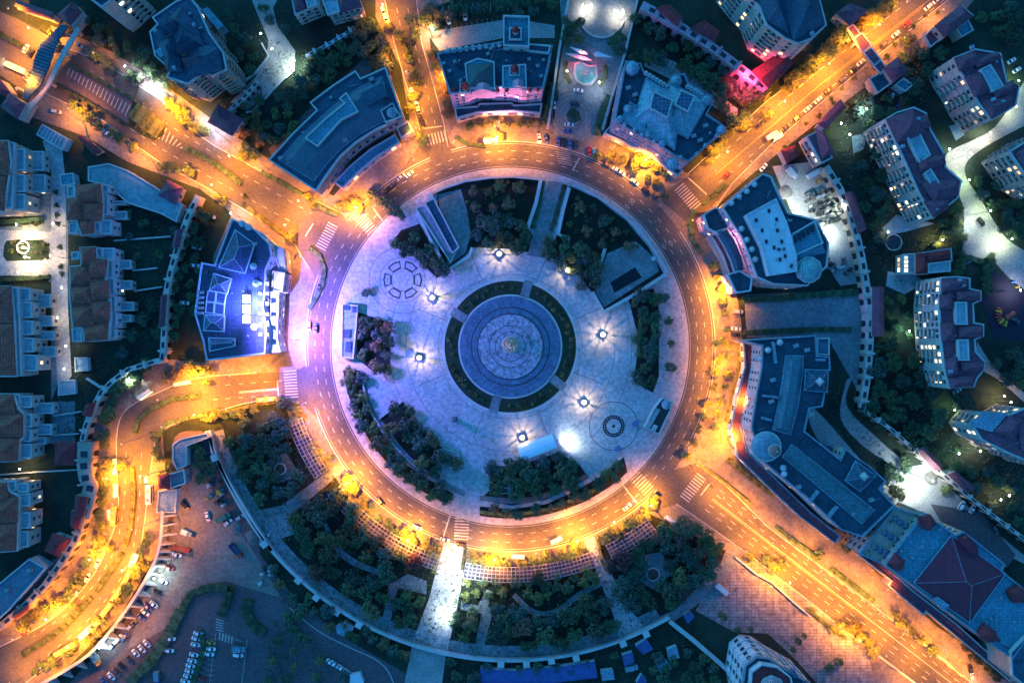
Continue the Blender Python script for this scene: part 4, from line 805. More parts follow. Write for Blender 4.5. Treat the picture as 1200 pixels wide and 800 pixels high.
town('brown-tiled townhouse row at left edge with lit windows, lowest of its side', [(-40, 565), (8, 565), (12, 575), (22, 580), (22, 610), (21, 645), (-40, 650)], [[(-30, 565), (8, 565), (10, 590), (-30, 590)], [(-30, 588), (21, 582), (21, 612), (-30, 614)], [(-30, 614), (20, 614), (19, 645), (-30, 648)]], 10, lit=0.25, porches=[(10, 563, 20, 574, 8.5), (22, 566, 34, 576, 8), (24, 578, 36, 592, 8), (23, 600, 36, 618, 8), (22, 622, 34, 640, 8)])
def pavilion(label, quad, h=5, m=maroon, rh=3, group='hip-roofed wall pavilions'):
    b = B(label, 'pavilion', 'pavilion', quad[0], group); cx_ = sum(q[0] for q in quad)/4; cy_ = sum(q[1] for q in quad)/4
    inn = [(cx_+(x-cx_)*0.86, cy_+(y-cy_)*0.86) for x, y in quad]; b.block(inn, h-0.3, wall=cream, roof=m, par=0, win=dict(fl=4, sp=3)); b.hip(quad, h, rh, m); return b
pavilion('square maroon pyramid-roofed pavilion on the west arcade wall', [(64, 517), (90, 517), (90, 545), (64, 545)])
pavilion('tilted maroon pyramid-roofed pavilion below the west arcade wall', [(61, 624), (83, 631), (73, 655), (52, 645)])
pavilion('maroon pyramid-roofed gatehouse on arcade wall above the hotel', [(196, 210), (215, 220), (206, 240), (185, 229)], m=slate_p)
pavilion('dark pyramid-roofed gatehouse beside the white-lit pavement, north-west avenue', [(255, 122), (285, 140), (272, 160), (243, 143)], m=slate_p, h=7)
pavilion('dark maroon lean roof beside the lower carriageway, north-west avenue', [(90, 160), (96, 158), (120, 177), (110, 182)], m=maroon, h=4, rh=1)
bl = B('long blue flat-roofed shed at left edge beside the curving road', 'shed', 'shed', (20, 680)); bl.block([(-30, 705), (0, 683), (35, 654), (54, 665), (10, 715), (-30, 750)], 6, wall=white_r, roof=roof_b, par=0.5); bl.units([(36, 667), (10, 690)], 6.1)
gl = B('pale blue glass-roofed greenhouse beside the north-west avenue wall', 'greenhouse', 'greenhouse', (60, 160)); gl.block([(50, 146), (80, 163), (73, 176), (43, 158)], 4, wall=white_r, roof=roof_t, par=0.2, cornice=False)
for i in range(8): gl.prism([(50+i*3.9, 146+i*2.2), (50.5+i*3.9, 146.3+i*2.2), (43.8+i*3.9, 158.5+i*2.3), (43.2+i*3.9, 158.2+i*2.3)], 4, 4.2, stone, 'rib')
tb = B('long teal flat-roofed garage beside the west gatehouse', 'garage', 'garage', (140, 220)); tb.block([(104, 196), (128, 192), (150, 200), (186, 222), (214, 240), (207, 260), (188, 250), (150, 238), (128, 218), (104, 212)], 4, wall=white_r, roof=mat('teal_slab', (0.16, 0.27, 0.29), 0.8, 0.25, 0.1, fine=0.5), par=0.5)
w1 = B('blue-grey pitched shed in the yard left of the long wall, top', 'shed', 'shed', (100, 250)); w1.block([(70, 205), (86, 203), (88, 216), (72, 218)], 4, wall=white_r, roof=roof_t, par=0.3)
b_low = B('grey terrace slab ending the footpath above the garden, left side', 'terrace', 'terrace', (78, 455)); b_low.block([(69, 446), (88, 445), (89, 461), (69, 463)], 1.6, wall=stone, roof=terra, par=0.5); 
b_lw2 = B('grey terrace slab right of the footpath end, left side', 'terrace', 'terrace', (95, 425)); b_lw2.block([(88, 419), (102, 419), (104, 434), (89, 435)], 2.5, wall=stone, roof=terra, par=0.5)
cn = B('low concrete annexe with ramp rooms beside the dark slope, left of south park', 'annexe', 'annexe', (210, 530))
cn.block([(203, 520), (212, 514), (243, 507), (246, 512), (219, 522), (219, 545), (208, 550), (203, 540)], 4, wall=stone, roof=roof_l, par=0.6); cn.hip([(185, 556), (199, 555), (199, 573), (186, 572)], 6, 2, maroon); cn.block([(187, 557), (198, 556), (198, 572), (187, 571)], 5.8, wall=cream, roof=maroon, par=0)
cn.block([(199, 555), (216, 550), (218, 566), (200, 572)], 5, wall=pink, roof=roof_b, par=0.6, win=dict(fl=4, sp=3)); cn.block([(186, 575), (208, 573), (206, 600), (184, 600)], 3.5, wall=white_r, roof=terra, par=0.6)
# ================================================================== PLACES used in labels
LM += [(x, y, t) for x, y, t in (
 (40, 60, 'outside the north-west gateway'), (110, 110, 'by the striped car park'), (200, 130, 'by the green island, north-west avenue'), (280, 190, 'on the north-west avenue above the hotel'), (360, 250, 'at the north-west junction'), (150, 60, 'behind the upper north-west pavement'),
 (440, 215, 'in front of the curved hall'), (330, 130, 'behind the curved hall'), (330, 40, 'by the winding estate path'), (470, 50, 'on the north road'), (505, 110, 'between curved hall and chateau'), (560, 20, 'behind the chateau'), (580, 160, 'in front of the chateau'),
 (672, 120, 'in the fountain court'), (700, 30, 'by the crescent lights'), (720, 185, 'at the foot of the fountain court'), (760, 190, 'in front of the ornate palace'), (830, 75, 'behind the ornate palace'), (860, 180, 'at the north-east junction'), (930, 120, 'along the north-east avenue'), (1010, 60, 'by the north-east gateway'), (1080, 20, 'beyond the north-east gateway'),
 (960, 230, 'in the lit storage yard'), (1000, 130, 'beside the garden villas, north-east'), (1080, 90, 'between the two upper-right apartment blocks'), (1150, 200, 'along the estate road, right edge'), (1060, 270, 'by the clubhouse'), (1150, 340, 'by the playground'), (1060, 440, 'in the dark grove right of centre'), (1130, 470, 'below the right-hand apartment block'), (1180, 600, 'at the lower right edge'),
 (860, 340, 'in front of the pink hall'), (840, 430, 'on the east pavement'), (850, 510, 'in front of the long white hall'), (940, 370, 'in the yard between pink and white halls'), (1000, 490, 'behind the long white hall'), (1080, 570, 'by the floodlit rear yard'), (830, 590, 'at the south-east junction'), (920, 640, 'on the south-east avenue, upper part'), (1010, 720, 'on the south-east avenue, middle part'), (1120, 780, 'on the south-east avenue, lower end'), (890, 700, 'on the patchwork square'),
 (580, 280, 'in the sunken garden, left of the north path'), (720, 270, 'in the sunken garden, right of the north path'), (490, 290, 'by the plaza ramp, north-west'), (440, 400, 'on the west edge of the plaza'), (420, 470, 'on the inner verge, west of plaza'), (480, 530, 'in the grove south-west of the plaza'), (530, 560, 'by the south plaza steps, left side'), (590, 560, 'by the south plaza steps, right side'), (650, 560, 'in the grove south of the plaza'), (720, 550, 'on the inner verge, south-east'), (755, 400, 'in the east plaza tree strip'), (785, 385, 'on the paving east of the plaza'), (770, 490, 'by the kiosk on the ring'), (719, 499, 'by the round south-east mosaic'), (472, 328, 'by the round north-west mosaic'), (600, 400, 'around the central disc'),
 (300, 520, 'in the west corner of the park'), (370, 500, 'along the west pergola'), (420, 590, 'along the south-west pergola'), (360, 640, 'in the south-west park grove'), (430, 680, 'in the park left of the grand path'), (460, 720, 'between the park paths, left of the grand path'), (530, 660, 'on the grand south path'), (560, 720, 'right of the grand south path'), (620, 670, 'along the south pergola'), (640, 740, 'in the south park grove'), (700, 660, 'by the diagonal park path'), (740, 630, 'along the south-east pergola'), (790, 660, 'in the south-east park grove'), (830, 700, 'by the south-east park wall'),
 (345, 445, 'at the west crosswalk'), (250, 460, 'on the west road by the hotel'), (160, 470, 'inside the bend of the west road'), (120, 520, 'under the west arcade wall'), (150, 590, 'on the south-west road, upper part'), (110, 680, 'on the south-west road, middle part'), (50, 750, 'on the south-west road, lower end'), (200, 650, 'under the retaining wall'), (160, 740, 'beside the embankment, lower left'), (230, 740, 'in the lower-left car park'), (280, 750, 'in the right bay of the lower car park'), (320, 680, 'by the lower service road'), (240, 560, 'in the works yard'), (340, 350, 'in front of the hotel'), (215, 330, 'behind the hotel'), (150, 330, 'in the lawns beside the arcade wall'), (30, 290, 'in the villa court, left edge'), (70, 330, 'along the cream footpath'), (60, 200, 'by the upper-left townhouses'), (60, 600, 'behind the lower-left townhouses'), (700, 780, 'under the park wall, bottom'), (430, 770, 'on the slope below the park'), (540, 625, 'at the south crosswalk'), (680, 640, 'on the south side of the ring'), (300, 440, 'beneath the hotel front'), (20, 20, 'in the top left corner'), (1180, 400, 'at the right edge, mid height'), (780, 100, 'beside the red-lit arcade'))]
# ================================================================== LAMPS
def light(name, kind, energy, col, size=0.25, spot=None):
    d = bpy.data.lights.new(name, kind); d.energy = energy*LP; d.color = col
    d.shadow_soft_size = size
    if spot: d.spot_size = radians(spot); d.spot_blend = 0.85
    return d
SOD = (1.0, 0.29, 0.012); WHT = (0.80, 1.0, 0.93); WRM = (1.0, 0.72, 0.42)
LD = {}
RB = 16500
def ldata(col, e, size=0.25, spot=152):
    k = (col, e, spot)
    if k not in LD: LD[k] = light('lamp_light', 'SPOT', e, col, size, spot)
    return LD[k]
def street_proto(h, arm, glass):
    b = MB(); b.tube((0, 0, 0), (0, 0, h), 0.16, 0.08, 8); b.tube((0, 0, 0), (0, 0, 0.8), 0.26, 0.2, 8); pole = b.mesh('pole', metal_g)
    b = MB(); b.tube((0, 0, h-0.3), (arm*0.5, 0, h+0.35), 0.07, 0.06, 6); b.tube((arm*0.5, 0, h+0.35), (arm, 0, h+0.4), 0.06, 0.05, 6); armm = b.mesh('arm', metal_g)
    b = MB(); b.prism([(arm-0.4, -0.2), (arm+0.6, -0.14), (arm+0.75, 0), (arm+0.6, 0.14), (arm-0.4, 0.2)], h+0.3, h+0.5, bottom=True); head = b.mesh('lamp_head', metal_g)
    b = MB(); b.lathe((arm+0.15, 0, h+0.02), [(0, 0), (0.3, 0.05), (0.42, 0.2), (0.42, 0.29), (0, 0.29)], 10); gl_ = b.mesh('lamp_glass', glass)
    return pole, armm, head, gl_, h, arm
PR = {'or': street_proto(10.5, 2.6, lamp_or), 'dim': street_proto(10.5, 2.6, lamp_dim), 'wh': street_proto(7.0, 1.2, lamp_wh), 'fl': street_proto(14.0, 1.6, lamp_wh), 'flor': street_proto(15.0, 1.6, lamp_dim)}
def lamp(x, y, kind='or', e=16000, tx=None, ty=None, col=None, look=None, vis=True):
    wide = 168 if (x < 200 and y > 600) or (860 < x < 1010 and y > 640) else 150
    """mast with arm reaching towards pixel (tx, ty); px,py is where the glowing head shows"""
    pole, armm, head, gl_, h, arm = PR['dim' if kind == 'or' and e < RB*1.15 else kind]
    hd = P(x, y, h); tgt = P(tx if tx is not None else CX, ty if ty is not None else CY)
    a = atan2(tgt.y-hd.y, tgt.x-hd.x); base = Vector((hd.x-cos(a)*arm, hd.y-sin(a)*arm, 0))
    o = link('street_lamp', None, None, base, a)
    for nm, me in (('pole', pole), ('arm', armm), ('lamp_head', head), ('lamp_glass', gl_)): link(nm, me, o)
    l = bpy.data.objects.new('lamp_light', ldata(col or (SOD if kind == 'or' else WHT), e, 0.25, wide)); COL.objects.link(l); l.parent = o; l.location = (arm+0.15, 0, h-0.35)
    auto(o, look or ('tall amber street lamp' if kind in ('or', 'flor') else 'cold white lamp post'), 'street lamp', x, y, 'amber street lamps' if kind in ('or', 'flor') else 'white lamp posts', 'lamp')
    return o
for x, y, e in ((485, 187, 1.2), (532, 166, .8), (583, 160, 1.5), (630, 166, .7), (757, 187, 1.5), (720, 172, .5), (812, 258, .25), (852, 340, 1.8), (846, 385, .9), (846, 432, 1.2), (843, 478, 1.2), (858, 515, 1.5), (825, 545, 1.1), (763, 592, 1.6), (720, 612, 1.3), (675, 634, 2.0), (628, 648, 1.2), (580, 656, 2.0), (530, 646, .7), (478, 633, 1.9), (440, 603, 1.2), (407, 566, 2.0), (380, 530, 1.0), (362, 495, 1.0), (352, 300, .8), (358, 472, .5), (417, 243, 1.7)):
    lamp(x, y, 'or', RB*e*(1.35 if e >= 1.5 else .9))
for x, y, e, tx, ty in ((34, 33, 1.6, 40, 50), (868, 600, .6, 865, 606), (962, 668, .8, 958, 673), (994, 690, 1.0, 990, 696), (1030, 718, 1.0, 1026, 724), (1040, 690, .6, 1036, 696), (905, 635, .9, 902, 640), (1108, 760, 1.0, 1104, 766), (1150, 812, 1.2, 1146, 806), (875, 470, .5, 868, 470), (858, 415, .7, 850, 415), (875, 645, .8, 880, 640), (905, 668, .9, 910, 662), (985, 735, 1.0, 990, 728), (10, 10, 1, 20, 40), (5, 70, 1, 10, 60), (28, 92, .8, 30, 70), (80, 128, 1.1, 90, 110), (110, 62, .25, 110, 80), (162, 175, 1.2, 165, 160), (193, 121, 1.7, 190, 140), (212, 138, .9, 205, 150), (215, 200, .9, 220, 190), (269, 183, 1.3, 262, 200), (248, 217, 1.4, 255, 205), (290, 245, .8, 300, 235), (300, 196, .5, 295, 215), (350, 235, 1.3, 345, 250), (334, 264, 1.3, 340, 255), (385, 242, .8, 375, 255),
                        (448, 6, 1.3, 460, 10), (462, 60, .9, 475, 60), (497, 30, .9, 480, 30), (480, 108, 1.2, 495, 105), (516, 88, .7, 500, 90), (487, 150, .9, 500, 150),
                        (852, 178, 1.3, 865, 190), (838, 200, .6, 845, 205), (880, 140, 1.1, 890, 150), (919, 119, 1.7, 925, 130), (945, 95, 1, 955, 105), (971, 75, 1.8, 978, 85), (1000, 45, 1.3, 1010, 55), (1030, 29, 1.8, 1038, 38), (1062, 2, 1, 1070, 12), (1105, 12, .9, 1095, 5), (1060, 45, .7, 1050, 35), (990, 92, .7, 980, 85), (950, 125, .8, 940, 115), (915, 155, 1.0, 905, 150), (880, 190, 1.0, 870, 185), (840, 245, .7, 835, 235),
                        (848, 583, 1.0, 850, 590), (884, 606, .9, 880, 615), (946, 655, 1.2, 940, 665), (903, 660, .8, 908, 652), (925, 682, 1.6, 932, 675), (975, 685, .9, 970, 692), (1007, 750, 1.6, 1012, 742), (968, 715, .8, 974, 708), (1058, 742, 1.3, 1052, 748), (1038, 768, 1.2, 1044, 760), (1090, 768, 1.2, 1085, 775), (1080, 800, 1.2, 1086, 792), (1018, 708, .7, 1014, 716), (1130, 790, 1.3, 1120, 797),
                        (300, 436, 1, 300, 445), (270, 440, .8, 270, 450), (221, 446, 1.6, 221, 455), (228, 486, 1.6, 228, 475), (265, 480, .9, 264, 470), (305, 468, .8, 305, 460), (185, 468, .4, 190, 475), (190, 500, .9, 182, 495), (143, 520, .7, 150, 520), (165, 558, 1.5, 158, 556), (125, 560, 1.6, 140, 560), (134, 547, .9, 145, 547), (132, 590, 1, 145, 590), (144, 668, 1.7, 138, 660), (105, 655, 1.8, 115, 660), (155, 620, 1.2, 146, 618), (125, 625, .9, 135, 625), (54, 725, 1.8, 62, 735), (82, 700, 1.2, 90, 706), (118, 700, 1.3, 110, 695), (80, 757, 1.8, 74, 748), (102, 735, 1.4, 95, 728), (48, 782, 1.3, 42, 772), (15, 748, .9, 20, 758), (12, 800, 1, 5, 790)):
    lamp(x, y, 'or', RB*e*(1.35 if e >= 1.5 else .9)*(.72 if x > 860 and y < 200 else .8 if x < 200 and y > 480 else .68 if x > 860 and y > 600 else 1), tx, ty)
lamp(194, 626, 'flor', 9000, 215, 620, col=SOD); lamp(132, 738, 'flor', 7000, 160, 750, col=SOD)  # two unseen masts added to spread amber light over the lower yards
if True:
    pass
WK = 0.6
for x, y, e, c in ((165, 88, 7500, (.9, .95, 1)), (182, 100, 6500, (.9, .95, 1)), (147, 78, 1800, (.85, .9, 1)), (238, 140, 6000, (.75, .75, 1)), (250, 152, 5000, (.75, .75, 1)), (345, 72, 4500, (.8, 1, .75)), (338, 78, 3500, (.8, 1, .8)), (505, 33, 3500, (.7, 1, .8)), (306, 40, 900, WHT), (319, 58, 900, WHT), (150, 446, 8500, (.75, 1, .85)), (271, 250, 2500, (1, .95, .8)), (543, 683, 19000, (.86, 1, .96)), (524, 725, 7000, (.86, 1, .96)), (1092, 563, 15500, (.85, 1, .92)), (1072, 578, 5000, (.85, 1, .92)), (934, 246, 15500, (.85, 1, .95)), (975, 272, 8000, (.8, 1, .9)), (988, 240, 5000, (.9, 1, .8)), (1015, 128, 5000, (.7, .95, 1)), (995, 158, 3500, (.8, 1, .8)), (1137, 180, 3800, (1, .98, .78)), (1160, 156, 5500, (1, .96, .72)), (1193, 95, 4500, (.7, 1, .4)), (1112, 175, 3000, (.8, 1, .6)), (1135, 211, 3500, (.7, 1, .4)), (1160, 247, 3500, (.8, 1, .5)), (1185, 280, 4000, (.8, 1, .5)), (1172, 285, 3000, (.95, 1, .85)), (1140, 262, 3000, (.9, 1, .9)), (1104, 281, 3000, (1, .7, .2)), (1065, 388, 2500, (.6, 1, .7)), (1118, 480, 1200, (.6, 1, .4)), (1123, 531, 1200, (.6, 1, .4)), (1172, 686, 100, WHT), (1176, 464, 3000, (1, .6, .25)), (1184, 471, 2500, (1, .6, .25)), (1172, 585, 1200, (1, .7, .3)), (1182, 580, 1200, (1, .75, .2)), (985, 145, 1500, (1, .85, .2)), (1190, 125, 3000, (.9, 1, .6)), (181, 677, 4500, (.75, 1, 1)), (117, 758, 4500, (.75, 1, 1)), (24, 549, 2500, (1, .7, .3)), (73, 337, 1500, WRM), (78, 405, 1200, WRM), (60, 300, 2200, (1, .66, .3)), (63, 262, 1800, (1, .66, .3)), (20, 263, 2200, (1, .66, .3)), (22, 319, 2200, (1, .66, .3)), (68, 372, 1500, (1, .75, .45)), (76, 432, 1400, (1, .8, .5)), (1040, 272, 700, WRM), (1195, 340, 3000, (.9, .8, 1)), (1165, 520, 4000, (1, .75, .45)), (1148, 528, 4500, (1, .85, .6)), (702, 97, 1500, (.9, .95, 1)), (664, 84, 900, (1, .9, .8))):
    lamp(x, y, 'fl' if e > 15000 else 'wh', e*(WK if e < 15000 else 0.85), x+3, y+2, col=c)
# garden globe lamps in the plaza: low drums that throw light on the paving
gb = MB(); gb.lathe((0, 0, 0), [(0.9, 0), (1.35, 0.1), (1.35, 0.4), (1.05, 0.5), (1.05, 2.6), (1.6, 2.7), (1.6, 3.0), (1.05, 3.05)], 4)
for k in range(10): gb.tube((1.1*cos(k*.628), 1.1*sin(k*.628), 3), (1.1*cos(k*.628), 1.1*sin(k*.628), 6.3), .07, .05, 4)  # upright bars added around the light to cast radial shadow streaks
gb_m = gb.mesh('lantern_body', metal_d)
gg = MB(); gg.lathe((0, 0, 0), [(0.0, 3.6), (0.5, 3.6), (1.0, 3.35), (1.05, 3.06)][::-1], 16); gg_m = gg.mesh('lantern_globe', mat('warm_globe', (.8, .75, .6), .5, 0, emis=(1, .80, .5), estr=5))
gu = gg.mesh('lantern_globe', mat('unlit_globe', (.12, .14, .2), .4, .1))
for i, (x, y, ph) in enumerate(((585, 298, 'topmost, below the north grove'), (507, 349, 'near the north-west mosaic'), (492, 419, 'on the west side'), (533, 491, ''), (612, 512, 'beside the white tent roof'), (684, 471, 'near the south-east mosaic'), (706, 392, 'on the east side'), (665, 317, 'against the trees at the upper right'))):
    c = P(x, y, 2); o = thing('plaza_lantern', f'square plaza lantern glowing warm white, {ph}' if ph else 'unlit dark square plaza lantern on the lower left of the plaza', 'lantern', (c.x, c.y, z_in), 'plaza lanterns')
    link('lantern_body', gb_m, o, rz=0.3*i); link('lantern_globe', gg_m if ph else gu, o)
    if ph:
        l = bpy.data.objects.new('lamp_light', ldata((1, .70, .40), 2100, 0.1, 172)); COL.objects.link(l); l.parent = o; l.location = (0, 0, 5.6)
# flood lights
def flood(x, y, h, e, col, label, tx, ty, spot=120):
    c = P(x, y, h); b = MB(); b.tube((0, 0, 0), (0, 0, h), 0.2, 0.12, 8); o = thing('floodlight', label, 'floodlight', (c.x, c.y, 0), None); p_ = link('pole', b.mesh('pole', metal_g), o)
    b = MB(); b.box((0, 0, h), (1.1, 0.5, 0.7)); link('lamp_head', b.mesh('lamp_head', metal_d), o); b = MB(); b.box((0, 0, h-0.16), (0.9, 0.42, 0.12)); link('lamp_glass', b.mesh('lamp_glass', lamp_wh), o)
    d = light('flood_light', 'SPOT', e, col, 0.4, spot); l = bpy.data.objects.new('flood_light', d); COL.objects.link(l); l.parent = o; l.location = (0, 0, h-0.5)
    t = P(tx, ty); v = Vector((t.x-c.x, t.y-c.y, -h)); l.rotation_euler = v.to_track_quat('-Z', 'Y').to_euler(); return o
flood(662, 524, 5, 5500, (.82, 1, .97), 'dazzling white floodlight above the grove beside the white tent roof', 678, 508, 165)
flood(291, 368, 33, 440000, (.17, .15, 1.0), 'violet-blue floodlight on an added mast, carrying the glow of the hotel sign', 420, 390, 160)  # added mast that throws the glow of the hotel sign over the plaza
flood(341, 398, 12, 55000, (1.0, .26, .72), 'magenta floodlight mast on the hotel front', 385, 395, 172)
flood(872, 90, 12, 36000, (1, .05, .16), 'red floodlight on the arcade behind the palace', 884, 104, 150)
flood(683, 60, 6, 4000, (1, .08, .12), 'small red floodlight over the fountain sculpture', 684, 76, 140)
flood(286, 352, 24, 45000, (.10, .16, 1.0), 'deep blue floodlight mast over the hotel roof', 275, 340, 150)
flood(600, 92, 40, 40000, (.9, .3, .6), 'pink facade floodlight on the tower pavilion', 585, 150, 100) if False else None
for (x, y, tx, ty, nm) in ((585, 152, 585, 128, 'in front of the chateau'), (757, 190, 765, 165, 'in front of the ornate palace'), (848, 285, 866, 280, 'in front of the pink hall')):
    d = light('facade_light', 'SPOT', 20000, (1, .33, .62), 0.3, 150); c = P(x, y, 1.2)
    b = MB(); b.box((0, 0, 0), (0.5, 0.4, 0.5)); b.tube((0, 0, 0.5), (0, 0, 1.0), 0.08, 0.08, 6); b.box((0, 0, 0.9), (0.8, 0.4, 0.5)); o = b.build('uplight', metal_d); o.location = (c.x, c.y, 0)
    tag(o, f'small pink uplight {nm}', 'uplight', 'pink uplights'); l = bpy.data.objects.new('facade_light', d); COL.objects.link(l); l.parent = o; l.location = (0, 0, 1.6)
    t = P(tx, ty, 14); l.rotation_euler = (t-Vector((c.x, c.y, 1.6))).to_track_quat('-Z', 'Y').to_euler()

for i in range(9):  # bollards added around the floodlight to cast shadow streaks on the paving
    a = -1.9+i*0.42; c = P(662, 524); c = (c.x+3.2*cos(a), c.y+3.2*sin(a)); b = MB(); b.lathe((0, 0, 0), [(.16, 0), (.16, .95), (.2, 1.0), (.12, 1.1), (0, 1.12)], 8)
    o = b.build('bollard', metal_g); o.location = (c[0], c[1], z_in); tag(o, 'grey metal bollard added for shadow streaks around the plaza floodlight', 'bollard', 'bollards added for shadow streaks')
# ================================================================== WALLS AND FIXED STRUCTURES
def wall(label, pts, h, wd, m=stone, cat='wall', name='wall', cap=None, caps=None, z0=0, piers=(), pier=2.2, pierh=0.6, group=None):
    w0 = PP(pts, h); t = thing(name, label, cat, (w0[0].x, w0[0].y, 0), group)
    for nm, m_, hw, za, zb in (('wall_body', m, wd/2, z0, h-0.25), ('coping', cap or stone, wd/2+0.15, h-0.25, h)):
        a, c = offs(w0, hw), offs(w0, -hw); b = MB(); n = len(a)
        for i in range(n-1):
            L = [(a[i+1].x, a[i+1].y), (a[i].x, a[i].y), (c[i].x, c[i].y), (c[i+1].x, c[i+1].y)]
            b.face([(*L[0], zb), (*L[1], zb), (*L[2], zb), (*L[3], zb)]); b.face([(*L[1], za), (*L[0], za), (*L[0], zb), (*L[1], zb)]); b.face([(*L[3], za), (*L[2], za), (*L[2], zb), (*L[3], zb)])
        for i, s_ in ((0, 1), (n-1, -1)): b.face([(a[i].x, a[i].y, za), (c[i].x, c[i].y, za), (c[i].x, c[i].y, zb), (a[i].x, a[i].y, zb)][::s_])
        b.build(nm, m_, t)
    for x, y in piers:
        c = P(x, y, h); a0 = atan2(w0[0].y, w0[0].x); near = min(range(len(w0)), key=lambda i: (w0[i]-c).length); q = w0[min(near+1, len(w0)-1)]-w0[max(near-1, 0)]
        b = MB(); b.box((c.x, c.y, z0), (pier, pier, h+pierh-z0), atan2(q.y, q.x)); b.box((c.x, c.y, h+pierh), (pier+0.5, pier+0.5, 0.3), atan2(q.y, q.x)); b.build('pier', m, t)
    return t
def arcade(label, pts, wd=2.6, h=5.5, m=cream, step=5.5, roofs=(), rm=slate_p, lit=None):
    """thick arcaded garden wall: openings set on as dark plates, the shade of the arches put into their colour"""
    w0 = PP(pts, h); t = thing('arcade_wall', label, 'arcade wall', (w0[0].x, w0[0].y, 0))
    pos = []; acc = 0
    for a, c in zip(w0[:-1], w0[1:]):
        d = (c-a).length; s = -acc
        while s+step < d: s += step; pos.append((a+(c-a)*s/d, atan2(c.y-a.y, c.x-a.x)))
        acc = d-s
    a, c = offs(w0, wd/2), offs(w0, -wd/2); b = MB()
    for i in range(len(a)-1):
        L = [(a[i+1].x, a[i+1].y), (a[i].x, a[i].y), (c[i].x, c[i].y), (c[i+1].x, c[i+1].y)]
        b.face([(*q, h) for q in L]); b.face([(*L[1], 0), (*L[0], 0), (*L[0], h), (*L[1], h)]); b.face([(*L[3], 0), (*L[2], 0), (*L[2], h), (*L[3], h)])
    for i in (0, len(a)-1): b.face([(a[i].x, a[i].y, 0), (c[i].x, c[i].y, 0), (c[i].x, c[i].y, h), (a[i].x, a[i].y, h)])
    b.build('wall_body', m, t)
    for k, (p, an) in enumerate(pos[:95]):
        b = MB(); b.box((p.x, p.y, h+0.003), (step*0.5, wd*0.5, 0.08), an, 0)
        u = Vector((cos(an), sin(an), 0)); n_ = Vector((-u.y, u.x, 0))
        for sgn in (1, -1):
            q = p+n_*sgn*(wd/2+0.01); b.box((q.x, q.y, 0.2), (step*0.5, 0.06, h*0.55), an)
            b.box((q.x, q.y, 0.2+h*0.55), (step*0.32, 0.06, h*0.12), an)
        b.build('arch_shade_plate', glass_d, t)  # dark plate stands for the shade inside an arch opening
        if k % 2 == 0:
            b = MB(); q = p+Vector((cos(an), sin(an), 0))*step/2
            b.box((q.x, q.y, 0), (0.7, wd+1.0, h+0.5), an); b.box((q.x, q.y, h+0.5), (0.95, wd+1.3, 0.2), an); b.build('pilaster', m, t)
    for q in roofs:
        p_ = ccw(PP(q, h+0.8)); b = MB(); b.prism([(v.x, v.y) for v in p_], 0, h+0.6); b.build('wing', m, t)
        p_ = [Vector((v.x, v.y, 0)) for v in p_]
        if (p_[1]-p_[0]).length < (p_[2]-p_[1]).length: p_ = p_[1:]+p_[:1]
        m1, m2 = (p_[0]+p_[3])/2, (p_[1]+p_[2])/2; z = lambda v, zz: (v.x, v.y, zz); b = MB(); zt = h+2.2; zb = h+0.8
        b.face([z(p_[0], zb), z(p_[1], zb), z(m2, zt), z(m1, zt)]); b.face([z(p_[2], zb), z(p_[3], zb), z(m1, zt), z(m2, zt)]); b.face([z(p_[1], zb), z(p_[2], zb), z(m2, zt)]); b.face([z(p_[3], zb), z(p_[0], zb), z(m1, zt)]); b.build('ridge_roof', rm, t)
    return t
arcade('long cream arcade wall with two slate roofs running behind the hotel', [(232, 229), (219, 255), (208, 288), (199, 320), (194, 345), (192, 385), (190, 421)], roofs=[[(205, 270), (215, 268), (210, 290), (201, 290)], [(188, 347), (196, 345), (193, 382), (186, 384)]])
arcade('curving cream arcade wall with red lean roof outside the west road bend', [(190, 421), (170, 427), (150, 433), (132, 446), (118, 460), (106, 482), (100, 500), (96, 517)], wd=2.4, roofs=[[(100, 474), (113, 470), (108, 488), (96, 486)]], rm=maroon)
arcade('straight cream arcade wall with arched bays beside the square maroon pavilion', [(99, 518), (98, 545), (100, 560), (106, 570), (100, 590), (96, 606)], wd=6.5, h=6, m=cream2, roofs=[[(88, 580), (103, 582), (98, 606), (86, 604)]], rm=maroon)
arcade('cream arcade wall sweeping down along the south-west road', [(96, 604), (88, 632), (72, 658), (52, 686), (30, 708), (8, 727), (-20, 748)], wd=3, m=cream2, roofs=[[(83, 598), (98, 600), (92, 620), (82, 616)], [(16, 716), (34, 706), (34, 714), (18, 726)]], rm=maroon)
arcade('cream arcade wall between storage yard and apartments, north-east', [(968, 195), (985, 222), (996, 248), (1004, 275), (1010, 300), (1016, 335), (1020, 365)], wd=3.2, roofs=[[(990, 226), (1000, 224), (1016, 268), (1006, 274)]])
arcade('cream arcade wall beside the dark grove right of the yard', [(1021, 365), (1020, 400), (1017, 440), (1011, 478)], wd=3.2, roofs=[[(1022, 336), (1036, 336), (1036, 394), (1022, 394)]])
arcade('slender arcade wall running down to the right edge past the rear yard', [(1012, 480), (1045, 503), (1075, 530), (1108, 558), (1140, 585), (1175, 612), (1215, 642)], wd=1.6, roofs=[[(1074, 528), (1084, 524), (1105, 545), (1096, 552)], [(1110, 556), (1120, 552), (1142, 570), (1134, 578)]])
arcade('pink-lit arcade wall with maroon roofs above the ornate palace', [(752, 6), (775, 18), (800, 33), (830, 52), (855, 70), (880, 90), (898, 104)], wd=4, h=7, m=pink, roofs=[[(768, 10), (786, 6), (800, 20), (794, 32)], [(808, 34), (826, 24), (843, 36), (838, 50)], [(880, 84), (915, 60), (930, 75), (900, 104)]], rm=maroon)
arcade('low pale arch wall below the small villa, left of the north road', [(358, 66), (385, 52), (415, 33)], wd=1.5, h=3, m=white_r, step=3.2)
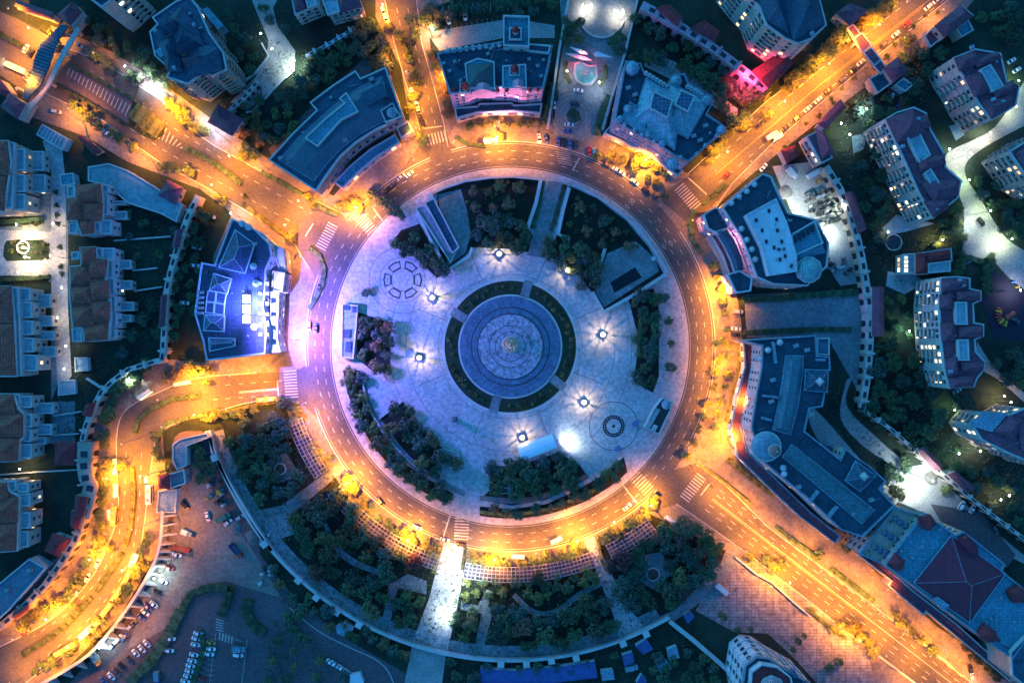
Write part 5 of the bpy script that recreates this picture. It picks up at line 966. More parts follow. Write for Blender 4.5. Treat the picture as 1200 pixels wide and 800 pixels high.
arcade('cream arch wall right of the dark slate gabled block', [(268, 130), (285, 115), (300, 98)], wd=1.8, h=4, m=cream, step=3.4)
wall('curved pale retaining wall around the left sunken garden', [(504, 228), (520, 220), (545, 212), (575, 208), (600, 207), (632, 210)], 1.9, 0.7, z0=0.2, piers=[(504, 230)])
wall('slanting pale wall on the right side of the left sunken garden', [(634, 210), (628, 238), (618, 268)], 2.2, 1.4, z0=0.2)
wall('slanting pale wall on the left side of the right sunken garden', [(667, 220), (660, 245), (654, 274), (668, 281)], 2.2, 1.4, z0=0.2)
wall('curved pale retaining wall around the right sunken garden', arc(203, -69, -25, 24), 1.9, 0.8, z0=0.2, piers=[(778, 323), (766, 303)], pier=1.4)
wall('pale wall closing the teal courtyard at its bottom right corner', [(694, 342), (708, 365), (742, 346), (778, 323)], 2.2, 1.3, z0=0.2)
wall('short pale wall between the trees and teal courtyard', [(709, 291), (700, 322)], 2.4, 1.3, z0=0.2)
wall('pale angled wall at the foot of the plaza ramp', [(488, 247), (505, 282), (525, 316), (550, 300), (553, 290)], 2.2, 0.9, z0=0.2)
wall('long curved park parapet with square piers around the south park', arc(368, 164, 59.5, 70), 2.6, 1.1, z0=0, piers=[(310, 637), (350, 679), (371, 699), (395, 716), (421, 731), (587, 777), (617, 777), (646, 773), (675, 770), (730, 753), (757, 742), (252, 536), (245, 508)], pier=2.6)
wall('dark-shadowed park wall running from the parapet corner down to the right', [(785, 728), (815, 752), (845, 778), (875, 805)], 2.6, 1.6, z0=0)
wall('curved low pale step wall on the inner verge south-west of plaza', smooth([(424, 436), (430, 472), (449, 505), (480, 541), (515, 566)]), 1.2, 0.6, z0=0.2)
wall('low stone wall in front of the small plaza wedge', [(443, 491), (471, 470)], 1.0, 0.5, z0=0.2)
wall('thin white yard wall below the garden terraces, upper left lawns', [(133, 282), (200, 277)], 1.2, 0.4)
wall('thin white wall across the lawn behind the long townhouse row, upper', [(155, 317), (184, 314)], 1.2, 0.4)
wall('thin white wall across the lawn behind the long townhouse row, lower', [(157, 341), (190, 336)], 1.2, 0.4)
wall('thin pale fence wall across the lawn of the middle left townhouses', [(62, 487), (95, 482)], 1.2, 0.35)
wall('thin pale fence wall across the lower lawn of the middle left townhouses', [(60, 510), (92, 508)], 1.2, 0.35)
wall('pale fence wall above the lowest left townhouses', [(0, 556), (40, 553), (95, 550)], 1.2, 0.4)
wall('pale slanted garden wall stub under the grey terrace slab', [(101, 443), (118, 454)], 1.4, 0.8)
wall('stone wall above the service yard pavement behind curved hall', [(345, 82), (330, 95), (296, 130), (288, 132)], 1.2, 0.5)
wall('grey rim wall of the winding estate path', [(306, 50), (315, 66), (300, 84), (285, 96)], 1.5, 0.5)
wall('white stone wall left of the fountain court', [(667, -5), (655, 60), (648, 110), (642, 150)], 2.4, 0.8)
wall('blue-grey stone wall right of the fountain court', [(748, -5), (733, 60), (718, 110), (706, 152)], 2.4, 0.8)
wall('low white wall at the left of the south park corner', [(245, 506), (249, 530), (268, 565), (296, 612), (318, 645)], 2.6, 1.2)
wall('hedge-side boundary wall of the patchwork square', [(862, 652), (886, 672), (905, 682), (930, 705), (950, 722)], 1.4, 0.5, m=conc)
wall('long low kerb wall of bollard stones on the right of the lower avenue', [(1063, 737), (1090, 760), (1118, 783)], 0.7, 0.5)
wall('long low kerb wall of stones on the left of the lower avenue', [(1030, 768), (1050, 783), (1075, 802)], 0.7, 0.5)
# retaining embankment with buttresses, lower left
wp = smooth([(190, 598), (187, 638), (174, 672), (142, 722), (102, 768), (45, 803)])
rt = wall('tall grey retaining wall with sloping buttresses above the embankment car park', wp, 5.0, 1.0, m=conc, cat='retaining wall', name='retaining_wall')
pw_ = PP(wp, 5)
for i in range(1, len(pw_)-1, 1):
    q = pw_[i]; d = (pw_[i+1]-pw_[i-1]).normalized(); n_ = Vector((-d.y, d.x, 0)); n_ = n_ if n_.x > 0 else -n_
    a = q+n_*0.5; e = q+n_*5.0; u = Vector((d.x, d.y, 0))*0.45; b = MB()
    for s_ in (1, -1): b.face([(a+u*s_).xy[:]+(0,), (e+u*s_).xy[:]+(0,), (a+u*s_).xy[:]+(4.7,)][::s_])
    b.face([(a+u).xy[:]+(4.7,), (e+u).xy[:]+(0,), (e-u).xy[:]+(0,), (a-u).xy[:]+(4.7,)]); b.build('buttress', stone, rt)
# gateways
def gateway(label, ref): return B(label, 'covered gateway', 'gateway', ref)
g = gateway('curved covered gateway with slate pavilions spanning the north-west avenue', (50, 70))
for q, hh in (([(66, 17), (85, 2), (96, 14), (82, 31)], 8), ([(0, 125), (12, 110), (30, 122), (20, 140)], 8), ([(0, 92), (12, 108), (6, 114), (-10, 100)], 6)): g.block([(x*0.92+q[0][0]*0.04+q[2][0]*0.04, y*0.92+q[0][1]*0.04+q[2][1]*0.04) for x, y in q], hh-0.3, wall=cream, roof=slate_p, par=0); g.hip(q, hh, 3, slate_p)
g.block([(22, 2), (62, 16), (60, 22), (22, 9)], 6, wall=cream, roof=slate_p, par=0, cornice=False); g.gable([(20, 0), (64, 15), (62, 24), (20, 11)], 6.2, 1.6, slate_p)
b = MB(); p_ = PP([(80, 30), (68, 47), (62, 62), (56, 80), (47, 100), (30, 118), (26, 112), (30, 100), (36, 88), (40, 70), (47, 52), (60, 40), (72, 28)], 7); b.prism([(v.x, v.y) for v in p_], 6.2, 7, bottom=True); b.build('bridge_roof', slate, g.t)
for i in range(15):
    t_ = i/14; x = 64-t_*26; y = 48+t_*48; c = P(x-2, y, 7); b = MB(); b.box((c.x, c.y, 7.02), (8.0-t_*1.5, 0.25, 0.35), -0.35); b.build('rib', roof_l, g.t)
b = MB(); w0 = PP(smooth([(92, 32), (78, 56), (66, 78), (58, 95), (44, 115), (30, 128)]), 6); a, c = offs(w0, 1.1), offs(w0, -1.1)
for i in range(len(a)-1):
    b.prism([(a[i].x, a[i].y), (a[i+1].x, a[i+1].y), (c[i+1].x, c[i+1].y), (c[i].x, c[i].y)], 5.2, 6, bottom=True)
b.build('walkway', cream, g.t)
for x, y in ((88, 35), (74, 60), (57, 96), (34, 122), (20, 104), (64, 36)):
    c = P(x, y, 5); b = MB(); b.box((c.x, c.y, 0), (1.4, 1.4, 5.2), 0.5); b.build('pillar', cream, g.t)
g = gateway('covered footbridge gateway with purple hip pavilions spanning the north-east avenue', (1010, 55))
for q in ([(980, 15), (996, 4), (1019, 12), (996, 31)], [(1035, 80), (1052, 67), (1064, 83), (1047, 98)]): g.block([(x*0.92+q[0][0]*0.04+q[2][0]*0.04, y*0.92+q[0][1]*0.04+q[2][1]*0.04) for x, y in q], 7.7, wall=cream, roof=slate_p, par=0, win=dict(fl=4, sp=3)); g.hip(q, 8, 2.6, slate_p)
for i, q in enumerate(([(993, 33), (1000, 29), (1008, 40), (1000, 45)], [(1000, 46), (1010, 39), (1021, 54), (1010, 62)], [(1012, 62), (1021, 56), (1032, 70), (1024, 77)], [(1024, 78), (1032, 71), (1039, 80), (1031, 86)])): g.block(q, 6.5-(i % 2)*0.4, 5.4, wall=cream, roof=slate_p, par=0.25, pw=0.3, cornice=False)
for i in range(8): c = P(1006+i*4.4, 35+i*5.4, 6); b = MB(); b.box((c.x, c.y, 5.5), (2.2, 0.25, 0.5), 0.6); b.build('rib', cream, g.t)
for x, y in ((994, 36), (1004, 50), (1022, 72), (1032, 86)): c = P(x, y, 5); b = MB(); b.box((c.x, c.y, 0), (1.3, 1.3, 5.4), 0.7); b.build('pillar', cream, g.t)
g.block([(1018, 93), (1034, 84), (1045, 97), (1028, 110)], 5, wall=cream, roof=roof_d, par=0.6); g.block([(1048, 100), (1058, 92), (1069, 100), (1060, 108)], 4, wall=white_r, roof=roof_t, par=0.8)
# pergolas
lat = mat('pergola_timber', (0.2, 0.21, 0.26), 0.7, 0.1)
def pergola(label, a0, a1, r0=258.5, r1=276, n=9, m_rows=5):
    h = 3.2; c = P(*pol(267, (a0+a1)/2), h); t = thing('pergola', label, 'pergola', (c.x, c.y, 0), 'pergolas along the outer pavement'); k = max(4, int(abs(a1-a0)*pi/180*267/4.6))
    b = MB()
    for i in range(k+1):
        a = a0+(a1-a0)*i/k; p, q = P(*pol(r0, a), h), P(*pol(r1, a), h); d = (q-p).normalized(); w_ = Vector((-d.y, d.x, 0))*0.14
        b.prism([(p-w_).xy, (q-w_).xy, (q+w_).xy, (p+w_).xy], h, h+0.22, bottom=True)
    b.build('cross_beams', lat, t); b = MB()
    for j in range(m_rows):
        r = r0+(r1-r0)*j/(m_rows-1)
        for i in range(k):
            p, q = P(*pol(r, a0+(a1-a0)*i/k), h), P(*pol(r, a0+(a1-a0)*(i+1)/k), h); d = (q-p).normalized(); w_ = Vector((-d.y, d.x, 0))*0.16
            b.prism([(p-w_).xy, (q-w_).xy, (q+w_).xy, (p+w_).xy], h-0.22, h-0.004, bottom=True)
    b.build('long_beams', lat, t)
    for i in range(0, k+1, 3):
        for r in (r0+1, r1-1):
            p = P(*pol(r, a0+(a1-a0)*i/k), h); b = MB(); b.box((p.x, p.y, 0), (0.4, 0.4, h-0.23)); b.build('post', stone, t)
    fl = MB(); fl.prism([v.xy for v in PP(sector(r0-0.5, r1+0.5, a0, a1, 14), h)], 0, 0.22); o = fl.build('floor_slab', mat('violet_slab', (0.075, 0.075, 0.11), 0.8, 0.2, fine=0.8), t)
pergola('dark pergola with pale lattice nearest the west crosswalk, beside the west park corner', ang(343, 493), ang(377, 555))
pergola('long pergola with pale lattice on the lower left of the ring', ang(389, 577), ang(513, 658), )
pergola('long pergola with pale lattice on the bottom of the ring right of the grand path', ang(544, 668), ang(696, 658))
pergola('short pergola with pale lattice on the lower right of the ring', ang(713, 645), ang(766, 618))
# plaza ramp structure, kiosks and steps
rp = B('dark stone ramp with glazed stair enclosure on the north-west edge of the plaza', 'ramp', 'ramp', (515, 260))
rp.block([(487, 244), (497, 240), (536, 292), (528, 308)], 1.6, z_in, wall=stone, roof=paving_b, par=0.5, cornice=False); rp.block([(498, 238), (508, 232), (538, 290), (530, 297)], 3.2, z_in, wall=stone, roof=roof_d, par=0.5, cornice=False)
for i in range(12): rp.prism([(502+i*2.4, 243+i*4.1), (507+i*2.4, 240+i*4.1), (507.6+i*2.4, 241.3+i*4.1), (502.6+i*2.4, 244.3+i*4.1)], 3.2, 3.5, slate, 'stair_slat')
kt = B('dark flat kiosk with open bays and glazed hood beside the ring road, south-east plaza edge', 'kiosk', 'kiosk', (772, 487))
kt.block([(755, 500), (768, 476), (776, 466), (788, 470), (786, 480), (772, 509)], 3.2, z_in, wall=stone, roof=mat('dark_brown_roof', (0.05, 0.04, 0.035), 0.8, 0.2), par=0.6, cornice=False)
kt.prism([(757, 500), (770, 478), (774, 480), (761, 503)], 3.2, 4.0, conc, 'roof_slab'); kt.prism([(763, 503), (767, 497), (771, 499), (768, 505)], 3.2, 4.1, stone, 'roof_box'); kt.dome(781, 474, 5, 3.2, roof_l, 0.5, 8)
wt = thing('canopy', 'large white tent roof at the lower edge of the plaza', 'canopy', (*P(630, 524, 4).xy, 0))
b = MB(); q = PP([(606, 522), (647, 508), (653, 524), (611, 540)], 4.2); n_ = 12
for i in range(n_):
    for s0 in range(4):
        f = lambda t, s: q[0].lerp(q[1], t).lerp(q[3].lerp(q[2], t), s)+Vector((0, 0, 0.7*sin(pi*s)+0.35*sin(pi*t)))
        b.face([f(i/n_, s0/4), f(i/n_, (s0+1)/4), f((i+1)/n_, (s0+1)/4), f((i+1)/n_, s0/4)])
b.build('tent_roof', mat('white_fabric', (0.72, 0.74, 0.78), 0.7, 0.06), wt)
for v in q: b = MB(); b.tube((v.x, v.y, z_in), (v.x, v.y, 4.2), 0.12, 0.1, 6); b.build('post', metal_g, wt)
for lab, qs in (('white L-shaped stair wall with dark bench on the left of the south steps', ([(519, 525), (524, 527), (517, 555), (511, 552)], [(524, 527), (532, 530), (530, 534), (523, 531)], [(533, 533), (537, 534), (534, 546), (530, 545)])), ('white L-shaped stair wall with small kiosk on the right of the south steps', ([(597, 552), (601, 548), (600, 580), (595, 580)], [(586, 545), (598, 545), (598, 549), (586, 549)], [(588, 572), (597, 571), (597, 577), (588, 578)]))):
    s_ = B(lab, 'stair wall', 'stair_wall', qs[0][0])
    for k, q in enumerate(qs): s_.block(q, 2.2-0.4*(k % 2), z_in, wall=stone, roof=roof_l if k < 2 else roof_d, par=0.25, pw=0.2, cornice=False)
wk = B('pale blue booth with two dark hatches on the violet-lit west plaza edge', 'booth', 'booth', (408, 388)); wk.block([(401, 356), (419, 358), (418, 377), (414, 420), (400, 419)], 2.8, z_in, wall=white_r, roof=roof_l, par=0.4, cornice=False)
for q in ([(403, 357), (409, 357), (409, 363), (403, 363)], [(413, 359), (418, 359), (418, 366), (413, 366)], [(402, 386), (411, 386), (410, 396), (402, 396)], [(405, 400), (412, 400), (411, 413), (404, 412)]): wk.prism(q, 2.8, 3.3, roof_d, 'roof_hatch')
for x, y, l_ in ((744, 496, 'blue-covered cart between the mosaic and the kiosk'), (724, 525, 'blue-covered cart below the round mosaic'), (484, 415, 'tiny dark cart beside the west plaza lantern')):
    c = P(x, y, 1); b = MB(); b.box((0, 0, 0.5), (2.6, 1.8, 1.3)); b.box((0, 0, 1.8), (2.9, 2.1, 0.12)); o = thing('cart', l_, 'cart', (c.x, c.y, z_in)); o.rotation_euler.z = 0.6; link('cart_body', b.mesh('cart_body', mat('blue_tarp', (0.10, 0.16, 0.3), 0.7, 0.2)), o)
    for sx in (-0.8, 0.8):
        b = MB(); b.tube((sx, -0.95, 0.4), (sx, 0.95, 0.4), 0.4, 0.4, 10); link('wheel', b.mesh('wheel', rubber), o)
# central sculpture
cs = thing('sculpture', 'golden spiral sculpture on a round plinth at the centre of the plaza', 'sculpture', (*P(598, 404, 3).xy, z_in+0.75))
b = MB(); b.lathe((0, 0, 0), [(4.2, 0), (4.2, 0.4), (3.4, 0.45), (3.4, .9), (2.6, 1.0), (2.4, 1.4), (0, 1.4)], 24); link('plinth', b.mesh('plinth', stone), cs)
gold = mat('aged_gold', (0.55, 0.32, 0.14), 0.45, 0.2, 0.8, metal=0.3); b = MB()
for k in range(3):
    pv = None
    for i in range(26):
        t_ = i/25; a = 2*pi*(k/3+t_*1.2); r = 3.3*(1-0.6*t_)+0.5*sin(6*t_); p = Vector((r*cos(a), r*sin(a), 1.4+6*t_))
        if pv: b.tube(pv, p, 0.3, 0.28, 6)
        pv = p
link('spiral_bars', b.mesh('spiral_bars', gold), cs); b = MB(); b.lathe((0, 0, 7.2), [(0, 0), (0.8, 0.4), (1.0, 1.0), (0.7, 1.6), (0, 2)], 12); link('orb', b.mesh('orb', gold), cs)
# statue circles in the park
for x, y, rr, l_ in ((329, 549, 7, 'round rust-coloured park medallion with stone rim in the west corner'), (765, 672, 8, 'round rust-coloured park medallion with stone rim in the south-east grove')):
    c = P(x, y); t = thing('stone_medallion', l_, 'medallion', (c.x, c.y, 0.2)); b = MB(); R_ = rr*S; b.lathe((0, 0, 0), [(R_, 0), (R_, 0.7), (R_-0.5, 0.7), (R_-0.5, 0.45)], 32); link('rim', b.mesh('rim', stone), t)
    b = MB(); b.lathe((0, 0, 0), [(R_-0.5, 0.45), (R_*0.4, 0.6), (R_*0.38, 0.8), (0, 0.8)], 32); link('disc', b.mesh('disc', mat('rust_granite', (0.11, 0.05, 0.045), 0.7, 0.3, 1.0)), t)
# fountain court
ft = thing('fountain', 'teal fountain pool with ribbed stone rim under red light, north court', 'fountain', (*P(686, 88).xy, 0))
pc = P(686, 88)
rimp = [(675, 77), (680, 74), (690, 80), (697, 79), (698, 90), (692, 98), (684, 99), (677, 95), (674, 86)]
b = MB(); p_ = ccw(PP(rimp)); b.ring(inset(p_, -0.9), p_, 0, 0.9); b.build('rim', stone, ft); b = MB(); b.sheet(p_, 0.7); b.build('water', water_t, ft)
b = MB()
for i in range(14):
    a = R.uniform(0, 6.28); r = R.uniform(0, 3.2); b.box((pc.x+r*cos(a), pc.y+r*sin(a), 0.68), (R.uniform(0.6, 1.6), 0.35, R.uniform(0.1, 0.5)), R.uniform(0, 3))
b.build('carved_figures', stone, ft)
ss = thing('sculpture', 'white and red swooping metal sculpture behind the fountain pool', 'sculpture', (*P(684, 64).xy, 0)); b = MB()
q = PP([(668, 54), (684, 58), (689, 63), (680, 62)], 5); b.prism([v.xy for v in q], 3.4, 4.2, bottom=True); q = PP([(696, 62), (700, 60), (718, 67), (698, 66)], 4); b.prism([v.xy for v in q], 3, 3.7, bottom=True)
q = PP([(663, 62), (675, 62), (686, 66), (694, 70), (684, 70), (672, 66)], 3); b.prism([v.xy for v in q], 1.6, 2.3, bottom=True); b.build('wings', mat('sculpture_white', (0.7, 0.6, 0.6), 0.4, 0.1), ss)
b = MB()
for x, y in ((680, 60), (700, 64), (676, 64)): c = P(x, y); b.tube((c.x, c.y, 0), (c.x, c.y, 3.4), 0.2, 0.15)
b.build('supports', metal_g, ss)
b = MB()
for a0, a1, r0, r1, z in ((15, 175, 25, 27, 0.9),):
    p_ = PP([(705+r1*cos(radians(a0+(a1-a0)*i/20)), 19+r1*sin(radians(a0+(a1-a0)*i/20))) for i in range(21)]+[(705+r0*cos(radians(a1-(a1-a0)*i/20)), 19+r0*sin(radians(a1-(a1-a0)*i/20))) for i in range(21)]); b.prism([v.xy for v in p_], 0, z)
o = b.build('curved_bench', stone); tag(o, 'long curved white stone bench below the two glowing crescents', 'bench')
for x, y, ro, l_ in ((688, 8, 0.3, 'glowing crescent lamp ring at top, left of the pair'), (725, 15, 0.5, 'glowing crescent lamp ring at top, right of the pair')):
    c = P(x, y, 4); t = thing('crescent_lamp', l_, 'crescent lamp', (c.x, c.y, 0), 'crescent lamps'); b = MB(); b.tube((0, 0, 0), (0, 0, 4), 0.2, 0.15); b.tube((0, 0, 4), (-2.2, 0, 4.1), 0.1, 0.08); b.tube((0, 0, 4), (2.2, 0, 4.1), 0.1, 0.08); link('pole', b.mesh('pole', metal_g), t)
    b = MB()
    for i in range(20):
        a0, a1 = radians(-215+i*12.5), radians(-215+(i+1)*12.5); wd = 0.8*sin(pi*(i+0.5)/20)+0.15
        b.prism([(2.3*cos(a0), 2.3*sin(a0)), (2.3*cos(a1), 2.3*sin(a1)), ((2.3-wd)*cos(a1), (2.3-wd)*sin(a1)), ((2.3-wd)*cos(a0), (2.3-wd)*sin(a0))], 4.15, 4.4, bottom=True)
    link('lamp_glass', b.mesh('lamp_glass', mat('crescent_glow', (1, .8, .6), .5, 0, emis=(1, .80, .58), estr=9)), t)
    l = bpy.data.objects.new('lamp_light', ldata((1, .78, .55), 2600, 0.8)); COL.objects.link(l); l.parent = t; l.location = (0, 0, 4.8)
# glowing ring arbour in the villa court
ar = thing('arbour', 'glowing ring arbour on an oval island in the villa court, left edge', 'arbour', (*P(33, 291).xy, 0.2)); b = MB(); b.lathe((0, 0, 0), [(2.6, 3), (3.0, 3), (3.0, 3.3), (2.6, 3.3), (2.6, 3)], 28); link('ring_beam', b.mesh('ring_beam', mat('arbour_white', (.75, .7, .6), .6, .05)), ar)
for k in range(8): b = MB(); b.tube((2.8*cos(k*pi/4), 2.8*sin(k*pi/4), 0), (2.8*cos(k*pi/4), 2.8*sin(k*pi/4), 3), 0.15, 0.15); link('post', b.mesh('post', stone), ar)
for dx, dy in ((0, 0), (0.5, 4.6), (0.8, -4.4)):
    l = bpy.data.objects.new('lamp_light', ldata((1, .66, .30), 3600, 0.4, 168)); COL.objects.link(l); l.parent = ar; l.location = (dx*3, dy*1.6, 6.5)
    b = MB(); b.lathe((dx, dy, 0), [(0.15, 0), (0.15, 2.6), (0.5, 2.8), (0.5, 3.3), (0, 3.5)], 10); link('lantern', b.mesh('lantern', mat('court_lantern', (1, .9, .7), .5, 0, emis=(1, .84, .55), estr=8)), ar)
sheet('court_island', [(5, 288), (8, 282), (50, 281), (58, 288), (57, 300), (50, 305), (8, 306), (4, 300)], lawn); sheet('court_island', [(-20, 255), (48, 253), (52, 262), (-20, 268)], lawn_d); sheet('court_island', [(-20, 323), (60, 323), (56, 332), (-20, 332)], lawn_d)
# bottom stalls, tents and sheds
blue_t = mat('blue_sheet', (0.05, 0.08, 0.2), 0.6, 0.2)
for q, h, m_, l_ in (([(745, 757), (757, 749), (765, 760), (754, 766)], 3, blue_t, 'bright blue shed roof under the park wall, uppermost of the blue sheds'), ([(729, 768), (741, 764), (743, 775), (732, 780)], 3, blue_t, 'bright blue shed roof left of the parked tipper, below the park wall'),
                     ([(746, 800), (752, 790), (758, 797), (754, 806)], 3, blue_t, 'small blue tent cut by the bottom edge, below the park wall'), ([(801, 721), (808, 716), (814, 722), (806, 730)], 2.5, blue_t, 'small bright blue tent beside the trees left of the patchwork square'),
                     ([(770, 780), (782, 774), (787, 783), (775, 789)], 2.5, roof_t, 'pale teal shed roof among the stalls below the park wall'), ([(782, 761), (793, 757), (796, 770), (784, 772)], 2.8, roof_l, 'white-roofed stall beside the dark trees below the park wall'), ([(704, 786), (718, 784), (720, 795), (706, 797)], 2.5, roof_l, 'cream-roofed stall left of the blue sheds at the bottom edge'),
                     ([(563, 783), (600, 786), (650, 782), (697, 775), (700, 793), (650, 799), (563, 800)], 3, mat('indigo_sheet', (0.045, 0.075, 0.22), 0.6, 0.25), 'very long indigo shed roof along the bottom edge right of the grand path'),
                     ([(394, 733), (405, 729), (414, 736), (408, 748), (395, 741)], 3, roof_l, 'small pale blue kiosk on the slope under the curved parapet'), ([(411, 791), (422, 789), (426, 800), (410, 802)], 3, roof_w, 'small white shed at the bottom edge below the stacked cars')):
    s_ = B(l_, 'shed', 'shed', q[0]); s_.block(q, h, wall=white_r, roof=m_, par=0.0, cornice=False)
    p_ = ccw(PP(q, h)); b = MB(); b.ring([Vector((v.x, v.y, 0)) for v in inset(p_, -0.15)], inset(p_, 0.15), h-0.2, h+0.12); b.build('eave_trim', m_, s_.t)
bs_m = mat('ad_glow', (0.9, 0.6, 0.3), 0.5, 0, emis=(1, 0.66, 0.25), estr=2.6)
for x, y, a, L, l_ in ((134, 547, 90, 18, 'long bright lit bus shelter beside the arcade wall, upper'), (135, 575, 90, 16, 'dim amber bus shelter just below the bright one'), (128, 603, 80, 12, 'short amber bus shelter at the top of the south-west road'), (213, 449, -10, 20, 'glowing bus shelter on the inner bend of the west road'), (168, 462, -35, 18, 'slanted amber bus shelter under the trees of the west bend'), (607, 652, 2, 15, 'white-roofed bus shelter on the south side of the ring'), (652, 633, -25, 14, 'short bright bus shelter beside the south lamp'), (790, 612, 36, 24, 'dark bus shelter with white stripe at the top of the south-east grove'), (575, 164, -3, 17, 'bright white bus shelter in front of the chateau forecourt'), (912, 160, -28, 12, 'small bright shelter at the north-east avenue end'), (1106, 711, 40, 13, 'small canopy shelter by the terraced block')):
    c = P(x, y, 3); t = thing('bus_shelter', l_, 'bus shelter', (c.x, c.y, 0), 'bus shelters'); t.rotation_euler.z = -radians(a); Lm = L*S
    b = MB(); b.box((0, 0, 2.8), (Lm, 2.0, 0.2)); link('roof', b.mesh('roof', roof_w if 'white' in l_ or 'bright' in l_ else (roof_d if 'dark' in l_ else cream)), t); b = MB(); b.box((0, 0, 3.0), (Lm*0.96, 0.5, 0.1)); link('light_strip', b.mesh('light_strip', mat('strip_white', (.8, .8, .8), .5, 0.1)), t)
    b = MB(); b.box((0, -0.9, 0.6), (Lm*0.9, 0.1, 2.1)); link('back_panel', b.mesh('back_panel', bs_m), t)
    for sx in (-0.45, 0.45): b = MB(); b.tube((Lm*sx, 0.8, 0), (Lm*sx, 0.8, 2.8), 0.08, 0.08); link('post', b.mesh('post', metal_d), t)
# ================================================================== TREES
def crown_mesh(name, mat_i, seed, lobes=15, per=60, flat=0.75, leaf=0.105, mix=None):
    r = random.Random(seed); b = MB()
    ctrs = []
    for i in range(lobes):
        a = r.uniform(0, 2*pi); rr = 0.68*math.sqrt(r.random()); z = 0.15+0.5*r.random()*(1-rr*0.6)
        ctrs.append((rr*cos(a), rr*sin(a), z*flat, r.uniform(0.2, 0.42)))
    ctrs.append((0, 0, 0.45*flat, 0.4))
    for cx_, cy_, cz, cr in ctrs:
        for k in range(per):
            v = Vector((r.gauss(0, 1), r.gauss(0, 1), r.gauss(0, 1))).normalized(); q = cr*(0.7+0.35*r.random())
            c = Vector((cx_, cy_, cz))+Vector((v.x*q, v.y*q, v.z*q*0.8))
            n = (v+Vector((r.uniform(-.7, .7), r.uniform(-.7, .7), r.uniform(-.3, .9)))).normalized(); u = n.orthogonal().normalized(); w_ = n.cross(u); s = leaf*r.uniform(0.55, 1.2); t = r.uniform(0, pi)
            u2 = u*cos(t)+w_*sin(t); w2 = -u*sin(t)+w_*cos(t)
            b.face([c-u2*s, c-w2*s*0.5, c+u2*s, c+w2*s*0.5], 1 if (mix is not None and r.random() < 0.3) else 0)
    return b.mesh(name, [leafs[mat_i]]+([leafs[mix]] if mix is not None else []))
def palm_mesh(seed):
    r = random.Random(seed); b = MB()
    for k in range(14):
        a = 2*pi*k/14+r.uniform(-.15, .15); L = r.uniform(0.8, 1.05); pv = Vector((0, 0, 0.5)); 
        for i in range(5):
            t = (i+1)/5; p = Vector((cos(a)*L*t, sin(a)*L*t, 0.5+0.25*sin(pi*t*0.8)-0.3*t*t)); d = (p-pv).normalized(); n = Vector((-d.y, d.x, 0)).normalized()*0.13*(1.1-t)
            b.face([pv-n*1.2, p-n, p+n, pv+n*1.2]); pv = p
            for s_ in (1, -1): b.face([p, p+n.normalized()*0.22*s_+d*0.1, p+d*0.12])
    return b.mesh('crown', leafs[1])
CM = {k: [crown_mesh('crown', k, 10*k+j, mix=m) for j, m in ((0, None), (1, (k+1) % 4), (2, 1))] for k in range(4)}
SM = {k: [crown_mesh('crown', k, 200+10*k+j, lobes=6, per=34, leaf=0.17, mix=1) for j in range(2)] for k in range(4)}
palm = [palm_mesh(1), palm_mesh(2)]
tb_ = MB(); tb_.tube((0, 0, 0), (0.04, 0.02, 0.55), 0.075, 0.045, 8)
for k in range(5): a = k*1.26; tb_.tube((0.04, 0.02, 0.4+0.03*k), (0.45*cos(a), 0.45*sin(a), 0.85), 0.035, 0.012, 5)
trunk_m = tb_.mesh('trunk', bark)
LOOK = {0: 'deep green', 1: 'olive green', 2: 'russet brown', 3: 'blue-green'}
TREES = []; SHR = []
def inbld(x, y): return False
def tree(x, y, r, k=0): TREES.append((x, y, r, k))
def grove(poly, sp, r0, r1, ks=(0, 0, 3, 1), seed=1, avoid=()):
    rr = random.Random(seed); xs = [p[0] for p in poly]; ys = [p[1] for p in poly]; pts = []; t = 0
    while t < 2500:
        t += 1; x, y = rr.uniform(min(xs), max(xs)), rr.uniform(min(ys), max(ys))
        if not inside(x, y, poly) or any(hypot(x-a, y-b_) < sp for a, b_ in pts) or any(inside(x, y, q) for q in avoid): continue
        pts.append((x, y)); tree(x, y, rr.uniform(r0, r1), rr.choice(ks))
def tline(pts, sp, r0, r1, ks=(0, 1), jit=2, kind='tree', seed=3):
    rr = random.Random(seed); acc = 0
    for a, c in zip(pts[:-1], pts[1:]):
        d = hypot(c[0]-a[0], c[1]-a[1]); s = acc
        while s < d:
            t = (a[0]+(c[0]-a[0])*s/d+rr.uniform(-jit, jit), a[1]+(c[1]-a[1])*s/d+rr.uniform(-jit, jit), rr.uniform(r0, r1)*(1.25 if kind == 'tree' else 1), rr.choice(ks))
            (TREES if kind == 'tree' else SHR).append(t); s += sp*rr.uniform(0.8, 1.25)
        acc = s-d
grove([(255, 515), (300, 490), (335, 492), (335, 515), (350, 560), (366, 590), (330, 592), (298, 600), (270, 560)], 15, 8, 12, (0, 3, 3, 0), 11, [[(316, 538), (336, 528), (350, 556), (326, 568)]])
grove([(340, 605), (395, 575), (430, 620), (480, 655), (500, 665), (480, 672), (455, 690), (440, 730), (415, 715), (375, 690), (350, 655)], 15.5, 8.5, 13, (0, 3, 2, 0, 1), 12)
grove([(462, 692), (495, 697), (484, 745), (458, 738)], 13, 7, 10, (0, 1), 13); grove([(535, 716), (555, 718), (550, 755), (528, 752)], 12, 7, 10, (1, 2, 0), 14); grove([(545, 680), (600, 682), (600, 695), (545, 700)], 13, 6, 8, (1, 0), 31)
grove([(578, 700), (605, 712), (640, 728), (680, 712), (712, 695), (718, 735), (700, 750), (650, 760), (590, 762), (572, 750)], 16, 9, 14, (0, 2, 3, 0), 15)
